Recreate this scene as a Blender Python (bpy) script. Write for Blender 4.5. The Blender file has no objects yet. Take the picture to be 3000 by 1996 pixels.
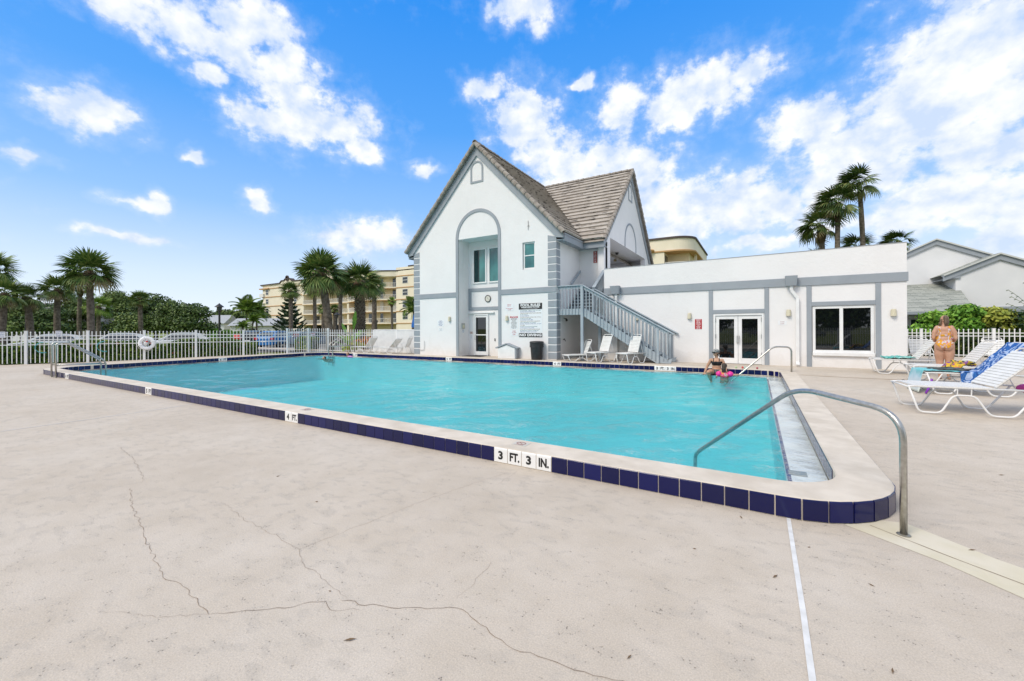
import bpy, bmesh, math, random
import numpy as np
from mathutils import Vector, Matrix, Quaternion
SC = bpy.context.scene
COL = SC.collection
R = math.radians
random.seed(7); RNG = np.random.default_rng(7)

# ------------------------------------------------------------------ camera
CAM_H = 1.6425
cd = bpy.data.cameras.new('camera'); cam = bpy.data.objects.new('camera', cd); COL.objects.link(cam)
cd.sensor_fit = 'HORIZONTAL'; cd.sensor_width = 36.0; cd.lens = 36.0*1202.59/3000.0
cd.shift_y = -35.5/3000.0; cd.clip_start = 0.05; cd.clip_end = 3000
TH = R(30.764)
cam.matrix_world = Matrix.Translation((0, 0, CAM_H)) @ Matrix.Rotation(TH, 4, 'Z') @ Matrix.Rotation(R(90), 4, 'X') @ Matrix.Rotation(R(-0.2815), 4, 'Z')
SC.camera = cam

# ------------------------------------------------------------------ render / exposure
SC.render.engine = 'CYCLES'
SC.view_settings.view_transform = 'Standard'; SC.view_settings.look = 'None'
SC.view_settings.exposure = 0.76; SC.view_settings.gamma = 1.0; SC.view_settings.use_curve_mapping = False
SC.cycles.max_bounces = 8; SC.cycles.transparent_max_bounces = 16
SC.cycles.caustics_reflective = False; SC.cycles.caustics_refractive = False

# ------------------------------------------------------------------ sun (veiled by cloud: weak and soft)
SUN_EL, SUN_AZ = R(47), R(203)          # azimuth measured clockwise from +Y; behind the camera, a little to the left
sl = bpy.data.lights.new('sun', 'SUN'); sl.energy = 1.5; sl.angle = R(24); sl.color = (1.0, 0.91, 0.79)
so = bpy.data.objects.new('sun', sl); COL.objects.link(so)
sd = Vector((math.sin(SUN_AZ)*math.cos(SUN_EL), math.cos(SUN_AZ)*math.cos(SUN_EL), math.sin(SUN_EL)))
so.rotation_euler = sd.to_track_quat('Z', 'Y').to_euler(); so.location = sd*60

# ------------------------------------------------------------------ world: Nishita sky, deepened, with broken cumulus
W = bpy.data.worlds.new('World'); SC.world = W; W.use_nodes = True
nt = W.node_tree; nt.nodes.clear()
def nn(t, typ, **kw):
    n = t.nodes.new(typ)
    for k, v in kw.items():
        if k == 'inp':
            for i, x in v.items(): n.inputs[i].default_value = x
        else: setattr(n, k, v)
    return n
def lk(t, a, b): t.links.new(a, b)
def math_node(t, op, a, b=None, clamp=False):
    n = t.nodes.new('ShaderNodeMath'); n.operation = op; n.use_clamp = clamp
    for i, x in enumerate((a, b)):
        if x is None: continue
        if isinstance(x, (int, float)): n.inputs[i].default_value = x
        else: t.links.new(x, n.inputs[i])
    return n.outputs[0]
def ramp(t, fac, stops, interp='LINEAR'):
    n = t.nodes.new('ShaderNodeValToRGB'); n.color_ramp.interpolation = interp
    e = n.color_ramp.elements
    while len(e) < len(stops): e.new(0.5)
    for i, (p, c) in enumerate(stops):
        e[i].position = p; e[i].color = (c[0], c[1], c[2], 1) if len(c) == 3 else c
    if fac is not None: t.links.new(fac, n.inputs[0])
    return n.outputs[0]
def make_world():
    t = nt
    tc = nn(t, 'ShaderNodeTexCoord'); d = tc.outputs['Generated']
    sep = nn(t, 'ShaderNodeSeparateXYZ'); lk(t, d, sep.inputs[0])
    el = math_node(t, 'ARCSINE', sep.outputs[2]); az = math_node(t, 'ARCTAN2', sep.outputs[0], sep.outputs[1])
    sky = nn(t, 'ShaderNodeTexSky', sky_type='NISHITA', sun_disc=False, sun_elevation=SUN_EL, sun_rotation=SUN_AZ, altitude=0, air_density=1.0, dust_density=0.6, ozone_density=2.0)
    # deepen the blue: a tint by elevation over the Nishita colour
    tint = ramp(t, math_node(t, 'DIVIDE', el, R(60)), [(0.0, (7.6, 8.2, 8.9)), (0.10, (6.0, 7.2, 8.9)), (0.24, (2.6, 4.9, 8.7)), (0.42, (0.80, 3.35, 8.4)), (0.66, (0.16, 2.5, 8.0)), (1.0, (0.14, 2.1, 7.0))])
    mx = nn(t, 'ShaderNodeMix', data_type='RGBA', inp={0: 0.86}); lk(t, sky.outputs[0], mx.inputs[6]); lk(t, tint, mx.inputs[7])
    base = mx.outputs[2]
    # clouds laid out over the sky by azimuth and elevation (degrees)
    P = nn(t, 'ShaderNodeCombineXYZ'); lk(t, math_node(t, 'MULTIPLY', az, 180/math.pi), P.inputs[0]); lk(t, math_node(t, 'MULTIPLY', el, 180/math.pi), P.inputs[1])
    n0 = nn(t, 'ShaderNodeTexNoise', inp={'Scale': 0.24, 'Detail': 3.0, 'Roughness': 0.55}); lk(t, P.outputs[0], n0.inputs['Vector'])
    off = nn(t, 'ShaderNodeVectorMath', operation='SUBTRACT'); lk(t, n0.outputs['Color'], off.inputs[0]); off.inputs[1].default_value = (.5, .5, .5)
    off2 = nn(t, 'ShaderNodeVectorMath', operation='SCALE'); lk(t, off.outputs[0], off2.inputs[0]); off2.inputs['Scale'].default_value = 4.5
    Pw = nn(t, 'ShaderNodeVectorMath', operation='ADD'); lk(t, P.outputs[0], Pw.inputs[0]); lk(t, off2.outputs[0], Pw.inputs[1])
    acc = None
    for (a, e, ra, re, wgt) in CLOUDS:
        ra *= .62+.38*wgt; re *= .62+.38*wgt
        m = nn(t, 'ShaderNodeVectorMath', operation='MULTIPLY_ADD'); lk(t, Pw.outputs[0], m.inputs[0]); m.inputs[1].default_value = (1/ra, 1/re, 0); m.inputs[2].default_value = (-a/ra, -e/re, 0)
        l = nn(t, 'ShaderNodeVectorMath', operation='LENGTH'); lk(t, m.outputs[0], l.inputs[0]); l = l.outputs['Value']
        acc = l if acc is None else math_node(t, 'MINIMUM', acc, l)
    acc = math_node(t, 'SUBTRACT', 1.0, acc)
    # unseen broken cloud added round the rest of the sky to whiten the ambient light
    q = nn(t, 'ShaderNodeVectorMath', operation='MULTIPLY'); lk(t, d, q.inputs[0]); q.inputs[1].default_value = (1, 1, 2.2)
    ng = nn(t, 'ShaderNodeTexNoise', inp={'Scale': 2.1, 'Detail': 5.0, 'Roughness': 0.55}); lk(t, q.outputs[0], ng.inputs['Vector'])
    gen = math_node(t, 'MULTIPLY', math_node(t, 'SUBTRACT', ng.outputs[0], 0.36), 5.0)
    dz = math_node(t, 'ABSOLUTE', math_node(t, 'ADD', math_node(t, 'MULTIPLY', az, 180/math.pi), 30.8))
    outside = math_node(t, 'MAXIMUM', math_node(t, 'MULTIPLY', math_node(t, 'SUBTRACT', dz, 56.0), 0.08), math_node(t, 'MULTIPLY', math_node(t, 'SUBTRACT', math_node(t, 'MULTIPLY', el, 180/math.pi), 42.0), 0.10))
    gen = math_node(t, 'MINIMUM', gen, outside)
    acc = math_node(t, 'MAXIMUM', acc, gen)
    sv = nn(t, 'ShaderNodeVectorMath', operation='MULTIPLY'); lk(t, P.outputs[0], sv.inputs[0]); sv.inputs[1].default_value = (1, 1.25, 1)
    n1 = nn(t, 'ShaderNodeTexNoise', inp={'Scale': 0.33, 'Detail': 9.0, 'Roughness': 0.60, 'Lacunarity': 2.1}); lk(t, sv.outputs[0], n1.inputs['Vector'])
    dens = math_node(t, 'ADD', math_node(t, 'MULTIPLY', acc, 1.25), math_node(t, 'MULTIPLY', math_node(t, 'SUBTRACT', n1.outputs[0], 0.505), 2.5))
    a1 = nn(t, 'ShaderNodeMapRange', interpolation_type='SMOOTHSTEP', inp={1: 0.04, 2: 0.70}); lk(t, dens, a1.inputs[0])
    a2 = nn(t, 'ShaderNodeMapRange', interpolation_type='SMOOTHSTEP', inp={1: -0.70, 2: 0.75}); lk(t, dens, a2.inputs[0])
    al = math_node(t, 'ADD', math_node(t, 'MULTIPLY', a1.outputs[0], 0.70), math_node(t, 'MULTIPLY', a2.outputs[0], 0.28), True)
    n2 = nn(t, 'ShaderNodeTexNoise', inp={'Scale': 0.26, 'Detail': 6.0, 'Roughness': 0.55}); 
    sh = nn(t, 'ShaderNodeVectorMath', operation='ADD'); lk(t, sv.outputs[0], sh.inputs[0]); sh.inputs[1].default_value = (3, 1.2, 4); lk(t, sh.outputs[0], n2.inputs['Vector'])
    ccol = ramp(t, n2.outputs[0], [(0.36, (5.2, 6.2, 8.0)), (0.48, (6.8, 7.3, 8.2)), (0.62, (8.5, 8.55, 8.6))])
    fade = nn(t, 'ShaderNodeMapRange', inp={1: R(0), 2: R(9), 3: 0.45, 4: 0.98}); lk(t, el, fade.inputs[0])
    mc = nn(t, 'ShaderNodeMix', data_type='RGBA'); lk(t, math_node(t, 'MULTIPLY', al, fade.outputs[0]), mc.inputs[0]); lk(t, base, mc.inputs[6]); lk(t, ccol, mc.inputs[7])
    bg = nn(t, 'ShaderNodeBackground', inp={'Strength': 0.075}); lk(t, mc.outputs[2], bg.inputs[0])
    out = nn(t, 'ShaderNodeOutputWorld'); lk(t, bg.outputs[0], out.inputs[0])
CLOUDS = [
(-73.9,29.9,4.5,1.7,0.95), (-69.4,30.1,5.1,2.5,0.95), (-65.5,29.5,5.2,2.4,1.04), (-62.5,32.2,4.8,3.2,1.04), (-59.8,29.4,4.5,2.2,1.04), (-67.1,26.5,2.3,1.3,0.76), (-72.6,30.6,2.3,1.2,0.95), (-79.7,27.6,0.9,0.6,0.57), (-76.5,20.4,3.6,2.1,0.95), (-75.0,20.2,2.5,1.5,0.95), (-73.6,19.1,1.5,0.7,0.47), (-62.6,23.4,3.8,1.9,0.85), (-57.5,25.0,6.1,3.6,1.14), (-54.0,24.2,5.6,2.9,1.14), (-50.9,22.3,3.4,1.6,0.95), (-61.3,21.8,3.1,1.3,0.57), (-80.5,15.1,1.7,0.9,0.71), (-73.0,13.1,2.7,1.0,0.66), (-71.5,13.4,1.4,1.2,0.76), (-62.5,14.8,1.8,1.4,0.66), (-68.3,19.1,1.6,0.8,0.66), (-64.5,20.7,0.7,1.0,0.38), (-42.8,21.2,2.4,1.1,0.66), (-69.6,22.7,1.7,0.5,0.47), (-49.9,12.1,6.8,2.3,0.90), (-53.1,12.1,3.6,1.5,0.66), (-73.6,9.4,4.1,0.8,0.52), (-67.2,8.7,2.3,0.8,0.38), (-28.9,37.9,5.2,2.0,0.95), (-13.4,37.1,2.2,0.6,0.57), (-34.7,30.2,3.5,1.7,0.76), (-28.4,27.2,4.9,4.1,0.95), (-29.9,25.3,3.5,2.3,0.95), (-36.6,29.7,2.8,0.9,0.57), (-5.6,27.7,7.4,3.1,1.04), (-0.4,28.0,3.4,2.1,0.95), (-9.2,25.7,4.5,2.5,0.95), (-15.7,27.3,3.9,3.5,0.76), (-21.2,30.3,2.3,0.9,0.66), (-15.2,23.9,2.6,1.7,0.57), (-26.9,23.2,4.9,2.6,0.76), (-22.1,20.9,6.8,4.5,1.04), (-15.2,19.9,7.1,4.4,1.14), (-12.4,16.0,5.6,4.3,1.04), (-5.6,15.5,8.0,3.5,1.14), (-8.7,13.5,7.8,3.1,1.14), (-0.9,14.1,5.8,2.8,1.04), (3.1,14.0,2.9,2.2,0.85), (16.3,22.0,6.2,6.9,1.23), (19.0,25.0,4.4,4.1,1.23), (13.6,20.0,6.5,4.8,1.14), (5.1,21.9,5.0,2.3,1.04), (8.9,19.0,7.1,2.9,1.04), (11.7,16.2,5.0,2.4,0.95), (17.9,16.8,4.0,3.8,0.85), (6.7,15.6,4.8,3.6,0.85), (5.9,12.1,4.0,2.1,0.76), (17.6,15.4,3.4,2.6,0.95), (19.7,15.1,2.6,2.9,0.95), (14.5,11.4,5.2,2.8,0.95), (17.9,11.9,4.6,3.5,0.95), (19.9,8.8,3.4,3.4,0.95), (12.9,10.1,3.3,2.0,0.66), (19.9,19.2,2.8,2.4,1.04), (6.7,29.6,1.8,1.0,0.38), (10.7,29.5,1.6,1.6,0.28), (8.6,31.3,1.3,0.8,0.38), (15.1,6.4,6.8,1.4,0.47), (0.4,9.9,6.1,1.4,0.38),
]
CLOUDS = [(a, e, ra*1.12, re*1.15, w) for a, e, ra, re, w in CLOUDS if w > .62 or ra > 4]
make_world()
W.cycles.sampling_method = 'MANUAL'; W.cycles.sample_map_resolution = 512

# ------------------------------------------------------------------ materials
MATS = {}
def material(name, col=(.8, .8, .8), rough=.6, metal=0., spec=.5, build=None, **kw):
    if name in MATS: return MATS[name]
    m = bpy.data.materials.new(name); m.use_nodes = True
    t = m.node_tree; b = t.nodes['Principled BSDF']
    b.inputs['Base Color'].default_value = (*col, 1); b.inputs['Roughness'].default_value = rough
    b.inputs['Metallic'].default_value = metal; b.inputs['Specular IOR Level'].default_value = spec
    for k, v in kw.items(): b.inputs[k].default_value = v
    if build: build(t, b)
    MATS[name] = m
    return m
def coords(t, kind='Object', scale=None):
    tc = t.nodes.new('ShaderNodeTexCoord'); o = tc.outputs[kind]
    if kind == 'World':
        pass
    if scale is not None:
        mp = t.nodes.new('ShaderNodeMapping'); t.links.new(o, mp.inputs[0])
        mp.inputs['Scale'].default_value = scale if hasattr(scale, '__len__') else (scale,)*3
        o = mp.outputs[0]
    return o
def wpos(t, scale=None):
    g = t.nodes.new('ShaderNodeNewGeometry'); o = g.outputs['Position']
    if scale is not None:
        mp = t.nodes.new('ShaderNodeMapping'); t.links.new(o, mp.inputs[0])
        mp.inputs['Scale'].default_value = scale if hasattr(scale, '__len__') else (scale,)*3
        o = mp.outputs[0]
    return o
def noise(t, vec, scale, detail=4, rough=.55, dist=0.):
    n = t.nodes.new('ShaderNodeTexNoise'); n.inputs['Scale'].default_value = scale; n.inputs['Detail'].default_value = detail
    n.inputs['Roughness'].default_value = rough; n.inputs['Distortion'].default_value = dist
    if vec is not None: t.links.new(vec, n.inputs['Vector'])
    return n.outputs[0]
def voro(t, vec, scale, feature='F1', out='Distance'):
    n = t.nodes.new('ShaderNodeTexVoronoi'); n.inputs['Scale'].default_value = scale; n.feature = feature
    if vec is not None: t.links.new(vec, n.inputs['Vector'])
    return n.outputs[out]
def bump(t, b, h, strength=.3, dist=.02, prev=None):
    n = t.nodes.new('ShaderNodeBump'); n.inputs['Strength'].default_value = strength; n.inputs['Distance'].default_value = dist
    t.links.new(h, n.inputs['Height'])
    if prev is not None: t.links.new(prev, n.inputs['Normal'])
    t.links.new(n.outputs[0], b.inputs['Normal']); return n.outputs[0]
def mixc(t, fac, a, b_, mode='MIX'):
    n = t.nodes.new('ShaderNodeMix'); n.data_type = 'RGBA'; n.blend_type = mode
    if isinstance(fac, (int, float)): n.inputs[0].default_value = fac
    else: t.links.new(fac, n.inputs[0])
    for i, x in ((6, a), (7, b_)):
        if isinstance(x, tuple): n.inputs[i].default_value = (*x[:3], 1)
        else: t.links.new(x, n.inputs[i])
    return n.outputs[2]
def varied(c0, c1, scale=3., detail=4, bscale=None, bstr=.2, bdist=.01, vec='w'):
    def f(t, b):
        v = wpos(t) if vec == 'w' else coords(t)
        n = noise(t, v, scale, detail)
        t.links.new(ramp(t, n, [(.35, c0), (.65, c1)]), b.inputs['Base Color'])
        if bscale: bump(t, b, noise(t, v, bscale, 5, .6), bstr, bdist)
    return f

# ------------------------------------------------------------------ mesh helpers
class MB:
    def __init__(s): s.v = []; s.f = []
    def add(s, vs, fs):
        o = len(s.v); s.v += [tuple(map(float, p)) for p in vs]; s.f += [tuple(i+o for i in f) for f in fs]; return s
    def box(s, x0, x1, y0, y1, z0, z1):
        return s.add([(x0,y0,z0),(x1,y0,z0),(x1,y1,z0),(x0,y1,z0),(x0,y0,z1),(x1,y0,z1),(x1,y1,z1),(x0,y1,z1)],
                     [(0,3,2,1),(4,5,6,7),(0,1,5,4),(1,2,6,5),(2,3,7,6),(3,0,4,7)])
    def beam(s, p, q, w, h, up=(0,0,1)):
        p, q, up = Vector(p), Vector(q), Vector(up); d = (q-p).normalized(); sd_ = d.cross(up)
        if sd_.length < 1e-5: sd_ = d.cross(Vector((0,1,0)))
        sd_.normalize(); u = sd_.cross(d).normalized(); a = sd_*(w/2); b = u*(h/2)
        return s.add([p-a-b, p+a-b, p+a+b, p-a+b, q-a-b, q+a-b, q+a+b, q-a+b], [(0,1,2,3),(7,6,5,4),(0,4,5,1),(1,5,6,2),(2,6,7,3),(3,7,4,0)])
    def prism(s, poly, a0, a1, axis='y'):
        def P(u, v, a): return {'y': (u, a, v), 'x': (a, u, v), 'z': (u, v, a)}[axis]
        n = len(poly); vs = [P(u, v, a0) for u, v in poly] + [P(u, v, a1) for u, v in poly]
        fs = [tuple(range(n)), tuple(reversed(range(n, 2*n)))] + [(i, n+i, n+(i+1) % n, (i+1) % n) for i in range(n)]
        return s.add(vs, fs)
    def tube(s, pts, r, n=8, closed=False, cap=True):
        pts = [Vector(p) for p in pts]; m = len(pts)
        rs = r if hasattr(r, '__len__') else [r]*m
        tang = []
        for i in range(m):
            if closed: d = pts[(i+1) % m]-pts[i-1]
            else: d = pts[min(i+1, m-1)]-pts[max(i-1, 0)]
            tang.append(d.normalized() if d.length > 1e-9 else Vector((0,0,1)))
        a = tang[0].orthogonal().normalized(); vs = []
        for i in range(m):
            if i: 
                q = tang[i-1].rotation_difference(tang[i]); a = q @ a
                a = (a - tang[i]*a.dot(tang[i])).normalized()
            b = tang[i].cross(a)
            for k in range(n):
                an = 2*math.pi*k/n; vs.append(pts[i]+(a*math.cos(an)+b*math.sin(an))*rs[i])
        fs = []
        for i in range(m if closed else m-1):
            j = (i+1) % m
            for k in range(n):
                l = (k+1) % n; fs.append((i*n+k, i*n+l, j*n+l, j*n+k))
        if cap and not closed:
            fs.append(tuple(reversed(range(n)))); fs.append(tuple((m-1)*n+k for k in range(n)))
        return s.add(vs, fs)
    def lathe(s, prof, n=16, c=(0,0,0)):
        vs = []
        for r_, z in prof:
            for k in range(n):
                an = 2*math.pi*k/n; vs.append((c[0]+r_*math.cos(an), c[1]+r_*math.sin(an), c[2]+z))
        m = len(prof); fs = []
        for i in range(m-1):
            for k in range(n):
                l = (k+1) % n; fs.append((i*n+k, i*n+l, (i+1)*n+l, (i+1)*n+k))
        fs.append(tuple(reversed(range(n)))); fs.append(tuple((m-1)*n+k for k in range(n)))
        return s.add(vs, fs)
    def ell(s, c, r, n=12, m=8, rot=None):
        vs = [(0,0,-1)]; 
        for i in range(1, m):
            ph = -math.pi/2+math.pi*i/m
            for k in range(n):
                an = 2*math.pi*k/n; vs.append((math.cos(ph)*math.cos(an), math.cos(ph)*math.sin(an), math.sin(ph)))
        vs.append((0,0,1)); fs = []
        for k in range(n): fs.append((0, 1+(k+1) % n, 1+k))
        for i in range(m-2):
            for k in range(n):
                l = (k+1) % n; fs.append((1+i*n+k, 1+i*n+l, 1+(i+1)*n+l, 1+(i+1)*n+k))
        T = len(vs)-1
        for k in range(n): fs.append((1+(m-2)*n+k, 1+(m-2)*n+(k+1) % n, T))
        out = []
        for p in vs:
            p = Vector((p[0]*r[0], p[1]*r[1], p[2]*r[2]))
            if rot is not None: p = rot @ p
            out.append(p+Vector(c))
        return s.add(out, fs)
    def mesh(s, name, mat=None, smooth=False, org=(0,0,0)):
        me = bpy.data.meshes.new(name)
        o = org
        me.from_pydata([(p[0]-o[0], p[1]-o[1], p[2]-o[2]) for p in s.v], [], s.f)
        if mat: me.materials.append(mat)
        if smooth: me.polygons.foreach_set('use_smooth', [True]*len(me.polygons))
        me.validate(); me.update(); return me
    def build(s, name, mat, parent=None, smooth=False, bevel=0., world=True, seg=1):
        org = (0,0,0)
        if parent is not None and world: org = wloc(parent)
        me = s.mesh(name, mat, smooth, org)
        o = bpy.data.objects.new(name, me); COL.objects.link(o); o.parent = parent
        if bevel:
            md = o.modifiers.new('bevel', 'BEVEL'); md.width = bevel; md.segments = seg; md.limit_method = 'ANGLE'; md.angle_limit = R(40)
        return o
def wloc(o):
    v = Vector((0,0,0))
    while o is not None: v += o.location; o = o.parent
    return v
def tag(o, label=None, cat=None, group=None, kind=None):
    for k, v in (('label', label), ('category', cat), ('group', group), ('kind', kind)):
        if v: o[k] = v
    return o
def thing(name, label, cat, loc=(0,0,0), rz=0., group=None):
    o = bpy.data.objects.new(name, None); COL.objects.link(o); o.location = loc; o.rotation_euler = (0,0,rz); o.empty_display_size = .2
    return tag(o, label, cat, group)
def inst(name, me, parent=None, loc=(0,0,0), rot=(0,0,0), scale=None):
    o = bpy.data.objects.new(name, me); COL.objects.link(o); o.parent = parent; o.location = loc; o.rotation_euler = rot
    if scale: o.scale = scale
    return o
def copy_tree(o, parent=None):
    c = o.copy(); COL.objects.link(c); c.parent = parent
    for ch in list(o.children): copy_tree(ch, c)
    return c
def qbox(name, mat, parent, *b, bevel=0.):
    return MB().box(*b).build(name, mat, parent, bevel=bevel)
def smooth_path(pts, n=6, r=None):
    """round the corners of a polyline with arcs of radius r"""
    P = [Vector(p) for p in pts]; out = [P[0]]
    for i in range(1, len(P)-1):
        a, b, c = P[i-1], P[i], P[i+1]; d1 = (a-b); d2 = (c-b)
        rr = min(r, d1.length*.48, d2.length*.48)
        p, q = b+d1.normalized()*rr, b+d2.normalized()*rr
        for k in range(n+1):
            u = k/n; out.append(p*(1-u)**2+b*2*u*(1-u)+q*u*u)
    out.append(P[-1]); return out
def text_mesh(s, size, bold=0., align='CENTER', extrude=.001, width=None):
    c = bpy.data.curves.new('txt', 'FONT'); c.body = s; c.size = size; c.align_x = align; c.align_y = 'CENTER'
    c.extrude = extrude; c.offset = bold; c.resolution_u = 2
    o = bpy.data.objects.new('txt', c); COL.objects.link(o)
    dg = bpy.context.evaluated_depsgraph_get(); me = bpy.data.meshes.new_from_object(o.evaluated_get(dg))
    vs = np.array([v.co[:] for v in me.vertices]) if len(me.vertices) else np.zeros((0,3)); fs = [tuple(p.vertices) for p in me.polygons]
    bpy.data.objects.remove(o); bpy.data.curves.remove(c); bpy.data.meshes.remove(me)
    if width and len(vs):
        w = vs[:,0].max()-vs[:,0].min()
        if w > 1e-6: vs[:,0] *= width/w
    return vs, fs
def put_text(mb, s, size, origin, ux=(1,0,0), uy=(0,0,1), bold=0., align='CENTER', width=None, ex=.001):
    vs, fs = text_mesh(s, size, bold, align, ex, width)
    ux, uy = Vector(ux), Vector(uy); uz = ux.cross(uy); o = Vector(origin)
    mb.add([o+ux*p[0]+uy*p[1]+uz*p[2] for p in vs], fs); return mb
# ================================================================== setting: ground, deck, pool, water
ZT = 0.189                      # coping top / far deck
def deck_z(x, y):
    """near deck at 0, ramping up to coping level beside and beyond the pool"""
    t = max(0., min(1., (y-5.2)/9.6)); t = t*t*(3-2*t)
    return ZT*t-0.004 if t > 0 else 0.
def deck_mat(t, b):
    p = wpos(t)
    big = noise(t, p, .45, 4, .55); mid = noise(t, p, 2.6, 5, .6); fine = noise(t, p, 55, 3, .6)
    c = ramp(t, big, [(.32, (0.500, 0.427, 0.343)), (.5, (0.558, 0.482, 0.393)), (.68, (0.594, 0.526, 0.444))])
    c2 = mixc(t, .35, c, ramp(t, mid, [(.35, (0.477, 0.410, 0.329)), (.65, (0.612, 0.540, 0.458))]))
    # trowelled ripples: patches where the open pits of the sprayed finish show
    mp = t.nodes.new('ShaderNodeMapping'); t.links.new(p, mp.inputs[0]); mp.inputs['Rotation'].default_value = (0, 0, R(-38)); mp.inputs['Scale'].default_value = (4.8, 8.5, 1)
    patch = noise(t, mp.outputs[0], 1.25, 2, .5, .3)
    pm = nn(t, 'ShaderNodeMapRange', interpolation_type='SMOOTHSTEP', inp={1: .51, 2: .63}); t.links.new(patch, pm.inputs[0])
    zone = nn(t, 'ShaderNodeMapRange', interpolation_type='SMOOTHSTEP', inp={1: .38, 2: .60, 3: .35, 4: 1.}); t.links.new(noise(t, p, .7, 2, .5), zone.inputs[0])
    v = voro(t, p, 62.); v2 = voro(t, p, 150.)
    pit = nn(t, 'ShaderNodeMapRange', interpolation_type='SMOOTHSTEP', inp={1: .36, 2: .12, 3: 0., 4: 1.}); t.links.new(v, pit.inputs[0])
    keep = nn(t, 'ShaderNodeMapRange', interpolation_type='SMOOTHSTEP', inp={1: .50, 2: .60}); t.links.new(noise(t, p, 30, 2, .5), keep.inputs[0])
    pits = math_node(t, 'MULTIPLY', math_node(t, 'MULTIPLY', pit.outputs[0], keep.outputs[0]), math_node(t, 'ADD', math_node(t, 'MULTIPLY', pm.outputs[0], .85), .12), True)
    spk = nn(t, 'ShaderNodeMapRange', inp={1: .10, 2: .03, 3: 0., 4: 1.}); t.links.new(voro(t, p, 26.), spk.inputs[0])
    c3 = mixc(t, math_node(t, 'MULTIPLY', pits, .95), c2, (.16, .13, .10))
    c3 = mixc(t, math_node(t, 'MULTIPLY', math_node(t, 'MULTIPLY', pm.outputs[0], zone.outputs[0]), .30), c3, (.40, .36, .31))
    c3 = mixc(t, math_node(t, 'MULTIPLY', spk.outputs[0], .35), c3, (.16, .12, .09))
    stain = nn(t, 'ShaderNodeMapRange', interpolation_type='SMOOTHSTEP', inp={1: .60, 2: .74}); t.links.new(noise(t, p, .8, 5, .65), stain.inputs[0])
    c3 = mixc(t, math_node(t, 'MULTIPLY', stain.outputs[0], .30), c3, (.52, .42, .31))
    gr = ramp(t, noise(t, p, 120, 2, .6), [(.3, (.80, .80, .80)), (.7, (1.12, 1.12, 1.12))]); c3 = mixc(t, .8, c3, gr, 'MULTIPLY')
    t.links.new(c3, b.inputs['Base Color'])
    h = math_node(t, 'SUBTRACT', math_node(t, 'ADD', math_node(t, 'MULTIPLY', fine, .25), math_node(t, 'MULTIPLY', patch, .05)), math_node(t, 'MULTIPLY', pits, 1.1))
    bump(t, b, h, .45, .014)
M_DECK = material('sprayed_concrete', (.55, .48, .42), .85, build=deck_mat, spec=.25)
M_COPE = material('coping_concrete', rough=.85, spec=.25, build=varied((.56, .49, .40), (.68, .605, .51), 3.2, 6, 60, .3, .006))
M_GRASS = material('lawn', rough=.95, spec=.1, build=varied((.09, .14, .022), (.22, .24, .05), .35, 8, 8, .5, .05))
M_ASPH = material('asphalt', rough=.9, spec=.2, build=varied((.17, .16, .15), (.24, .23, .215), .5, 7, 40, .3, .01))

g = MB(); 
xs = [-900, -300, -120, -60, -24.3, 1.0, 20, 60, 120, 300, 900]; ys = [-900, -300, -100, -40, 4.3, 16.7, 60, 120, 300, 900]
for x in xs:
    for y in ys: g.v.append((x, y, -.07))
for i in range(len(xs)-1):
    for j in range(len(ys)-1):
        a = i*len(ys)+j
        if xs[i] == -24.3 and ys[j] == 4.3: continue
        g.f.append((a, a+len(ys), a+len(ys)+1, a+1))
tag(g.build('ground', M_GRASS), kind='structure')

def rrect(x0, x1, y0, y1, rad, n=10):
    """rounded rectangle, counter-clockwise; radii (x1y0, x1y1, x0y1, x0y0)"""
    pts = []
    for (cx, cy, r_, a0) in ((x1, y0, rad[0], -90), (x1, y1, rad[1], 0), (x0, y1, rad[2], 90), (x0, y0, rad[3], 180)):
        sx = -1 if cx == x1 else 1; sy = 1 if cy == y0 else -1
        ox, oy = cx+sx*r_, cy+sy*r_
        for k in range(n+1):
            a = R(a0+90*k/n); pts.append((ox+r_*math.cos(a), oy+r_*math.sin(a)))
    return pts
PX0, PX1, PY0, PY1 = -23.94, .668, 4.66, 16.33; CW = .42
INN = rrect(PX0, PX1, PY0, PY1, (.52, .55, 1.08, 1.08)); OUT = rrect(PX0-CW, PX1+CW, PY0-CW, PY1+CW, (.90, .95, 1.5, 1.5))
MID = rrect(PX0-.20, PX1+.20, PY0-.20, PY1+.20, (.70, .75, 1.28, 1.28))

# deck: a sheet with the pool cut out, following the ramp
def deck():
    bm = bmesh.new()
    ox = rrect(-31.6, 8.6, -4.6, 18.4, (.01, .01, .01, .01))
    # ring of quads from MID outward in graded steps, then the outer strip
    n = len(MID); rings = []
    cx = [(-24.14, .868), (4.46, 16.53)]
    for t_ in (0, .15, .4, 1.0):
        rg = []
        for i, (x, y) in enumerate(MID):
            # project to the outer rectangle along the outward direction
            fx = (x-cx[0][0])/(cx[0][1]-cx[0][0]); fy = (y-cx[1][0])/(cx[1][1]-cx[1][0])
            X = -33+fx*(33+9.2); Y = -4.8+fy*(4.8+18.9)
            k = i//11; 
            rg.append((x+(X-x)*t_, y+(Y-y)*t_))
        rings.append(rg)
    return rings
NX = [-37, -36, -35, -34, -33, -32, -31, -30, -29, -28, -27, -26.3, -25.6, -25, -24.6, -24.1]+[-24.1+(24.9/24)*i for i in range(1, 25)]+[1.4, 2.2, 3.4, 5, 7, 9, 11, 14]
NX = sorted(set(round(a, 4) for a in NX))
NY = [-6, -4, -2, -.5, .5, 1.5, 2.5, 3.5, 4.46, 5.2, 6, 7, 8, 9, 10, 11, 12, 13, 14, 14.8, 15.6, 16.53, 17.3, 18.5, 20, 22, 24, 27, 31]
d = MB()
for x in NX:
    for y in NY: d.v.append((x, y, deck_z(x, y)))
hx0, hx1 = -24.1, .8
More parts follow.
